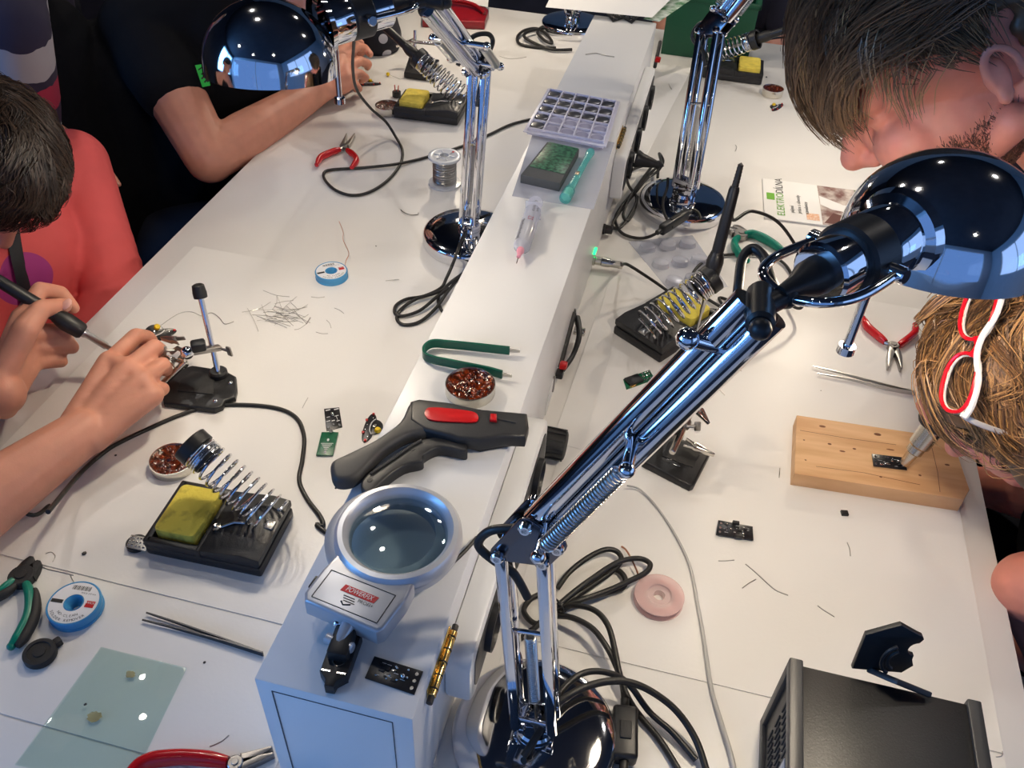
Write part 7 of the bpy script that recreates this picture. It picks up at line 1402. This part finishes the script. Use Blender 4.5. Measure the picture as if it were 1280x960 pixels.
for s in (-1, 1): B.chain([pelA + Vector((-0.03, s * 0.1, -0.02)), Vector((0.40, 1.06 + s * 0.12, 0.50)), Vector((0.44, 1.06 + s * 0.12, 0.09))], [0.085, 0.062, 0.042]); B.cap((0.44, 1.06 + s * 0.12, 0.045), (0.30, 1.06 + s * 0.12, 0.036), 0.038, 0.034)
B.build('body', SKINR, A_, 0.0030, 5)
B = Blob(); B.chain([lsA, nkA + Vector((0.03, 0, -0.05)), rsA], [0.078, 0.09, 0.078]); B.chain([nkA + Vector((0.07, 0, -0.12)), (nkA + pelA) / 2 + Vector((0.03, 0, 0)), pelA], [0.145, 0.16, 0.16]); B.cap(lsA, lsA.lerp(leA, 0.55), 0.074, 0.064); B.cap(rsA, rsA.lerp(reA, 0.55), 0.074, 0.064)
B.chain([nkA + Vector((0.02, -0.05, 0.01)), nkA + Vector((0.06, 0, 0.045)), nkA + Vector((0.02, 0.05, 0.01))], [0.035, 0.035, 0.035]); B.build('black_shirt', CLOTHB, A_, 0.007, 5)
B = Blob()
for s in (-1, 1): B.chain([pelA + Vector((-0.03, s * 0.1, -0.02)), Vector((0.40, 1.06 + s * 0.12, 0.50)), Vector((0.44, 1.06 + s * 0.12, 0.10))], [0.098, 0.074, 0.056])
B.cap(pelA, pelA + Vector((0, 0, 0.02)), 0.155, 0.15); B.build('trousers', JEANS, A_, 0.008, 5)
HA = [mat('mid_brown_hair', rgb(92, 72, 54), 0.42, spec=0.5), mat('brown_hair', rgb(126, 98, 72), 0.42, spec=0.5), mat('sandy_hair', rgb(172, 140, 98), 0.42, spec=0.5)]
kA = lambda d: (d.z > 0.10 + 0.25 * max(0, d.x)) or (abs(d.y) > 0.55 and -0.12 < d.x < 0.42 and d.z > -0.22 + 0.5 * max(0, d.x)) or (d.x < -0.05 and d.z > -0.55 and not (abs(d.y) > 0.75 and d.x > -0.30 and d.z < 0.05))
capmesh('hair_mass', HA[0], A_, MA, kA)
kt = lambda d: kA(d) and d.z > 0.25
hair('quiff', HA[:2], A_, MA, 6500, kt, None, lambda d: (1.0, d.y * 0.4 + 0.1, 0.25 - 0.9 * max(0, d.x) ** 2), 0.125, steps=10, lift=0.026, wid=0.00045, curl=0.004, seed=11, lim=1.16)
hair('fringe', HA[1:], A_, MA, 1300, lambda d: kA(d) and d.x > 0.35, None, lambda d: (0.75, d.y * 0.6 + 0.25, -0.45), 0.07, steps=9, lift=0.024, wid=0.0004, curl=0.005, seed=12, lim=1.3)
hair('side_hair', HA[:2], A_, MA, 3600, lambda d: kA(d) and d.z < 0.45, None, lambda d: (-0.35, 0, -0.9), 0.035, steps=5, lift=0.005, wid=0.0004, seed=13, spread=0.007)
kb = lambda d: d.z < 0.05
hair('beard', [mat('beard_hair', rgb(92, 60, 46), 0.5)], A_, MA, 9000, lambda d: abs(d.y) > 0.35 and -0.6 < d.x < 0.5 and d.z < -0.1, None, lambda d: (0.25, 0, -1), 0.006, steps=4, lift=0.0008, wid=0.00022, seed=14, spread=0.004, clump=9, rad=(0.0635, 0.0595, 0.0725), cen=(0.026, 0, -0.040), lim=1.0)
# ---------------------------------------------------------------- person with glasses pushed up in the hair, lower right
P_ = person('person with wavy light brown hair, red and white glasses pushed up, heating a board', (0.66, 0.78, 0.45))
hP = U(1322, 474, 0.22); MP = headM(hP, (-0.72, -0.12, -0.62), (-0.55, -0.02, 0.8), 1.02); B = Blob(); head(B, MP)
nkP = Vector((0.53, 0.76, T + 0.17)); lsP, rsP = Vector((0.575, 0.60, T + 0.10)), Vector((0.60, 0.94, T + 0.10)); pelP = Vector((0.82, 0.76, 0.50)); leP = U(1290, 735, 0.01); gr = F_ = None
gh = tp + ad * 0.115
reP = Vector((0.52, 1.00, T - 0.02)); rwP = gh + Vector((0.075, 0.06, 0.01)); lwP = Vector((0.55, 0.72, T - 0.17))
B.cap(MP @ Vector((-0.04, 0, -0.06)), nkP, 0.052, 0.056); B.chain([lsP, nkP, rsP], [0.055, 0.07, 0.055]); B.chain([nkP + Vector((0.05, 0, -0.1)), (nkP + pelP) / 2, pelP], [0.105, 0.12, 0.135])
B.chain([lsP, lsP.lerp(leP, 0.5), leP], [0.052, 0.050, 0.040]); B.chain([leP, lwP], [0.038, 0.026]); B.chain([rsP, reP, rwP], [0.050, 0.040, 0.026])
ax_ = ad; out_ = (rwP - gh).normalized(); c2 = ax_.cross(out_).normalized()
mP = [gh + out_ * 0.026 + c2 * 0.010 + ax_ * (-0.030 + 0.02 * k) for k in range(4)]
hand(B, rwP, mP, [[gh + out_ * 0.006 + c2 * 0.027 + ax_ * (-0.030 + 0.02 * k), gh - out_ * 0.020 + c2 * 0.018 + ax_ * (-0.030 + 0.02 * k), gh - out_ * 0.026 - c2 * 0.006 + ax_ * (-0.030 + 0.02 * k)] for k in range(4)], [gh + out_ * 0.03 - c2 * 0.02 - ax_ * 0.01, gh + out_ * 0.006 - c2 * 0.028 - ax_ * 0.025, gh - out_ * 0.016 - c2 * 0.022 - ax_ * 0.035], 0.0088, 0.012)
dP = Vector((-0.3, 0.8, -0.1)).normalized(); sP = Vector((-0.9, -0.35, 0)).normalized(); mP = [lwP + dP * 0.08 + sP * (0.028 - 0.019 * k) for k in range(4)]
hand(B, lwP, mP, [[q + dP * 0.03, q + dP * 0.048 - Vector((0, 0, 0.015)), q + dP * 0.052 - Vector((0, 0, 0.03))] for q in mP], [lwP + dP * 0.04 + sP * 0.04, lwP + dP * 0.07 + sP * 0.048, lwP + dP * 0.09 + sP * 0.046], 0.0088, 0.012)
for s in (-1, 1): B.chain([pelP + Vector((-0.03, s * 0.09, -0.02)), Vector((0.44, 0.76 + s * 0.11, 0.49)), Vector((0.47, 0.76 + s * 0.11, 0.09))], [0.08, 0.058, 0.04]); B.cap((0.47, 0.76 + s * 0.11, 0.045), (0.35, 0.76 + s * 0.11, 0.036), 0.036, 0.032)
B.build('body', SKINR, P_, 0.0030, 6); eyes(P_, MP)
B = Blob(); B.chain([lsP + Vector((0.02, 0.02, -0.02)), nkP + Vector((0.04, 0, -0.06)), rsP], [0.062, 0.075, 0.062]); B.chain([nkP + Vector((0.05, 0, -0.12)), (nkP + pelP) / 2 + Vector((-0.02, 0, -0.03)), pelP], [0.125, 0.15, 0.155]); B.cap(rsP, rsP.lerp(reP, 0.5), 0.064, 0.056); B.cap(Vector((0.555, 0.70, T - 0.02)), Vector((0.60, 0.84, T - 0.06)), 0.10, 0.11); B.build('black_top', CLOTHB, P_, 0.006, 5)
B = Blob()
for s in (-1, 1): B.chain([pelP + Vector((-0.03, s * 0.09, -0.02)), Vector((0.44, 0.76 + s * 0.11, 0.49)), Vector((0.47, 0.76 + s * 0.11, 0.10))], [0.094, 0.07, 0.054])
B.cap(pelP, pelP + Vector((0, 0, 0.02)), 0.15, 0.145); B.build('trousers', JEANS, P_, 0.008, 5)
HP = [mat('light_brown_hair', rgb(136, 98, 64), 0.4, spec=0.5), mat('honey_hair', rgb(180, 134, 84), 0.4, spec=0.5), mat('deep_brown_hair', rgb(96, 68, 46), 0.45, spec=0.5)]  # three brown tones mixed among the strands, the darkest also underneath
kP = lambda d: d.z > -0.15 - 0.5 * (d.x < 0.2) and not (d.x > 0.66 and d.z < 0.30 and abs(d.y) < 0.5)
RP = (0.105, 0.090, 0.094)
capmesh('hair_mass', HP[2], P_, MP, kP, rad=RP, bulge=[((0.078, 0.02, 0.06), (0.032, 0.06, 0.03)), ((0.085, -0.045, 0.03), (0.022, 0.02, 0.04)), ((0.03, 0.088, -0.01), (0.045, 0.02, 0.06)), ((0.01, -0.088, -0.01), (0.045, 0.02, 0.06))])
hair('hair', HP, P_, MP, 9000, kP, None, lambda d: (0.30 + 0.3 * d.z, d.y * 1.5 + 0.25 * math.sin(9 * d.x), -0.75), 0.15, steps=18, lift=0.022, wid=0.00045, curl=0.017, seed=21, rad=RP, lim=1.06, waves=10, clump=22, spread=0.008)
hair('loose_locks', HP[:2], P_, MP, 260, lambda d: kP(d) and (d.x > 0.4 or abs(d.y) > 0.6), None, lambda d: (0.3, d.y * 1.2, -0.6), 0.11, steps=16, lift=0.032, wid=0.0004, curl=0.018, seed=22, rad=RP, lim=1.1, waves=9, clump=4, spread=0.012)
# glasses resting on the hair
gc = (U(1221, 396, 0.292) + U(1201, 473, 0.292)) / 2; gl_ = (DOWN * -0.965 + RIGHT * 0.26).normalized(); gu = RIGHT * 0.42 - FWD * 0.91; gu = (gu - gl_ * gu.dot(gl_)).normalized(); gf = gl_.cross(gu).normalized()
if gf.dot(FWD) > 0: gl_ = -gl_; gf = -gf
Mg = Matrix(((gl_.x, gu.x, gf.x, gc.x), (gl_.y, gu.y, gf.y, gc.y), (gl_.z, gu.z, gf.z, gc.z), (0, 0, 0, 1)))
t = thing('eyeglasses', 'red and white glasses pushed up on the light brown hair at right', 'glasses', Matrix.Translation(gc))
REDF = mat('red_acetate', rgb(196, 14, 30), 0.2); WHITEF = mat('white_acetate', (0.80, 0.74, 0.68), 0.3)
def lens_pts(s, k=1.0, n=28): return [(s * 0.034 + k * 0.0275 * math.copysign(abs(math.cos(a)) ** 0.8, math.cos(a)), k * 0.0165 * math.copysign(abs(math.sin(a)) ** 0.85, math.sin(a)) + s * 0.0 , 0) for a in np.linspace(0, 2 * math.pi, n, endpoint=False)]
for s in (-1, 1):
    b = W(t); b.tube([Mg @ Vector((x, y, 0.0012 + 2.2 * (abs(x) - 0.03) ** 2 * -1)) for x, y, z in lens_pts(s)], 0.0019, 8, closed=True); b.build('red_rim', REDF, t)
    b = W(t); b.tube([Mg @ Vector((x, y, -0.0024)) for x, y, z in lens_pts(s, 0.985)], 0.0022, 8, closed=True); b.build('white_rim', WHITEF, t)
    b = W(t); lp = lens_pts(s, 0.93); b.add([Mg @ Vector((x, y, 0.0006)) for x, y, z in lp] + [Mg @ Vector((x, y, -0.0006)) for x, y, z in lp], [tuple(range(28)), tuple(range(55, 27, -1))] + [(i, (i + 1) % 28, 28 + (i + 1) % 28, 28 + i) for i in range(28)]); b.build('lens', gm, t)
    b = W(t); hx = [(s * 0.062, 0.010, -0.001), (s * 0.0645, 0.011, -0.010), (s * 0.066, 0.010, -0.030), (s * 0.066, 0.006, -0.070)]; b.tube(smooth_path([Mg @ Vector(q) for q in hx], 6), 0.0026, 8, flat=0.5); b.build('temple', WHITEF, t)
W(t).tube(smooth_path([Mg @ Vector(q) for q in ((-0.064, 0.012, -0.004), (-0.052, 0.0175, -0.002), (-0.030, 0.0185, 0), (-0.012, 0.012, 0.0005), (0, 0.0105, 0.001), (0.012, 0.012, 0.0005), (0.030, 0.0185, 0), (0.052, 0.0175, -0.002), (0.064, 0.012, -0.004))], 6), 0.0029, 8).build('brow_line', WHITEF, t)
b = W(t); b.tube(smooth_path([Mg @ Vector(q) for q in ((-0.0085, 0.004, 0), (0, 0.009, 0.001), (0.0085, 0.004, 0))], 6), 0.0026, 8); b.build('bridge', REDF, t)
# ---------------------------------------------------------------- people at the far end, only slivers seen
DOTS = bpy.data.materials.new('polka_dot_cloth'); DOTS.use_nodes = True; nt = DOTS.node_tree; pb_ = nt.nodes['Principled BSDF']; pb_.inputs['Roughness'].default_value = 0.85
tcn = nt.nodes.new('ShaderNodeTexCoord'); vo = nt.nodes.new('ShaderNodeTexVoronoi'); vo.inputs['Scale'].default_value = 26; vo.inputs['Randomness'].default_value = 0.35; nt.links.new(tcn.outputs['Object'], vo.inputs['Vector'])
lt = nt.nodes.new('ShaderNodeMath'); lt.operation = 'LESS_THAN'; lt.inputs[1].default_value = 0.30; nt.links.new(vo.outputs['Distance'], lt.inputs[0]); mx = nt.nodes.new('ShaderNodeMix'); mx.data_type = 'RGBA'; mx.inputs[6].default_value = (*rgb(18, 18, 30), 1); mx.inputs[7].default_value = (*rgb(186, 184, 190), 1); nt.links.new(lt.outputs[0], mx.inputs[0]); nt.links.new(mx.outputs[2], pb_.inputs['Base Color'])
def far_person(label, x, y, ztop, top, hairm, facing=(0, -1, 0), down=False, elbow=None):
    t = person(label, (x, y, 0.0)); f = Vector(facing).normalized(); s_ = f.cross(Vector((0, 0, 1)))
    o = Vector((x, y, 0)); hz_ = ztop; M = headM(o + Vector((0, 0, hz_)) + f * 0.05, f + Vector((0, 0, -0.5)), (0, 0, 1) , 1.0); B = Blob(); head(B, M)
    sh = [o + s_ * e * 0.18 + Vector((0, 0, hz_ - 0.25)) for e in (-1, 1)]; nk = o + Vector((0, 0, hz_ - 0.19)); pel = o - f * 0.06 + Vector((0, 0, 0.50))
    B.cap(M @ Vector((-0.01, 0, -0.05)), nk, 0.052, 0.058); B.chain([sh[0], nk, sh[1]], [0.055, 0.07, 0.055]); B.chain([nk - Vector((0, 0, 0.1)), pel], [0.11, 0.13])
    el = [q + f * 0.08 + Vector((0, 0, -0.27)) for q in sh]; wr = [q + f * 0.20 - (s_ * e * 0.06) + Vector((0, 0, -0.22 if down else -0.10)) for q, e in zip(el, (-1, 1))]
    if down: el = [q + f * -0.02 + Vector((0, 0, -0.27)) for q in sh]; wr = [q + f * 0.10 - s_ * e * 0.05 + Vector((0, 0, -0.22)) for q, e in zip(el, (-1, 1))]
    if elbow: el[1] = Vector(elbow); wr[1] = Vector(elbow) + Vector((-0.10, 0.08, -0.22))
    for q, e_, w_, e in zip(sh, el, wr, (-1, 1)):
        B.chain([q, e_, w_], [0.052, 0.042, 0.027]); m4 = [w_ + f * 0.08 + s_ * e * (-0.028 + 0.019 * k) for k in range(4)]
        hand(B, w_, m4, [[p + f * 0.03, p + f * 0.048 - Vector((0, 0, 0.014)), p + f * 0.053 - Vector((0, 0, 0.028))] for p in m4], [w_ + f * 0.04 - s_ * e * 0.04, w_ + f * 0.07 - s_ * e * 0.046, w_ + f * 0.09 - s_ * e * 0.044], 0.009, 0.0125)
    for e in (-1, 1):
        kn = pel + f * 0.42 + s_ * e * 0.1; kn.z = 0.49; an = kn - f * 0.02; an.z = 0.09; B.chain([pel + s_ * e * 0.09, kn, an], [0.08, 0.06, 0.04]); B.cap(an - Vector((0, 0, 0.045)), an + f * 0.13 - Vector((0, 0, 0.054)), 0.036, 0.032)
    B.build('body', SKIN, t, 0.005, 5); eyes(t, M)
    B = Blob(); B.chain([sh[0], nk - Vector((0, 0, 0.05)), sh[1]], [0.072, 0.082, 0.072]); B.chain([nk - Vector((0, 0, 0.12)), pel], [0.14, 0.16])
    for q, e_ in zip(sh, el): B.cap(q, q.lerp(e_, 0.9), 0.068, 0.056)
    if elbow: B.chain([el[1], wr[1].lerp(el[1], 0.1)], [0.056, 0.042])
    B.build('top', top, t, 0.008, 5)
    B = Blob()
    for e in (-1, 1): kn = pel + f * 0.42 + s_ * e * 0.1; kn.z = 0.49; an = kn - f * 0.02; an.z = 0.10; B.chain([pel + s_ * e * 0.09, kn, an], [0.095, 0.075, 0.055])
    B.build('trousers', top if top is DOTS else JEANS, t, 0.008, 5)
    k = lambda d: d.z > -0.1 - 0.6 * (d.x < 0.1) and not (d.x > 0.5 and d.z < 0.4)
    capmesh('hair', hairm, t, M, k, rad=(0.108, 0.088, 0.095), bulge=[((-0.06, 0, -0.08), (0.05, 0.08, 0.10))]); hair('hair', [hairm], t, M, 2500, k, None, lambda d: (0.1 * d.x, d.y * 0.8, -1), 0.22, steps=10, lift=0.012, wid=0.0006, curl=0.006, seed=5, rad=(0.112, 0.092, 0.10), lim=1.3); return t
_p = U(470, 42, 0.0)
far_person('person in navy polka dot clothes by the far end of left table edge', _p.x - 0.13, _p.y + 0.10, T + 0.50, DOTS, H1[0], (0.9, 0.5, 0), True, U(472, 44, 0.03))
far_person('person with long reddish brown hair in dark clothes beyond far end of tables', 0.02, 2.90, 1.10, mat('dark_violet_cloth', rgb(40, 38, 52), 0.85), mat('auburn_hair', rgb(84, 46, 30), 0.5), (-0.1, -1, 0))
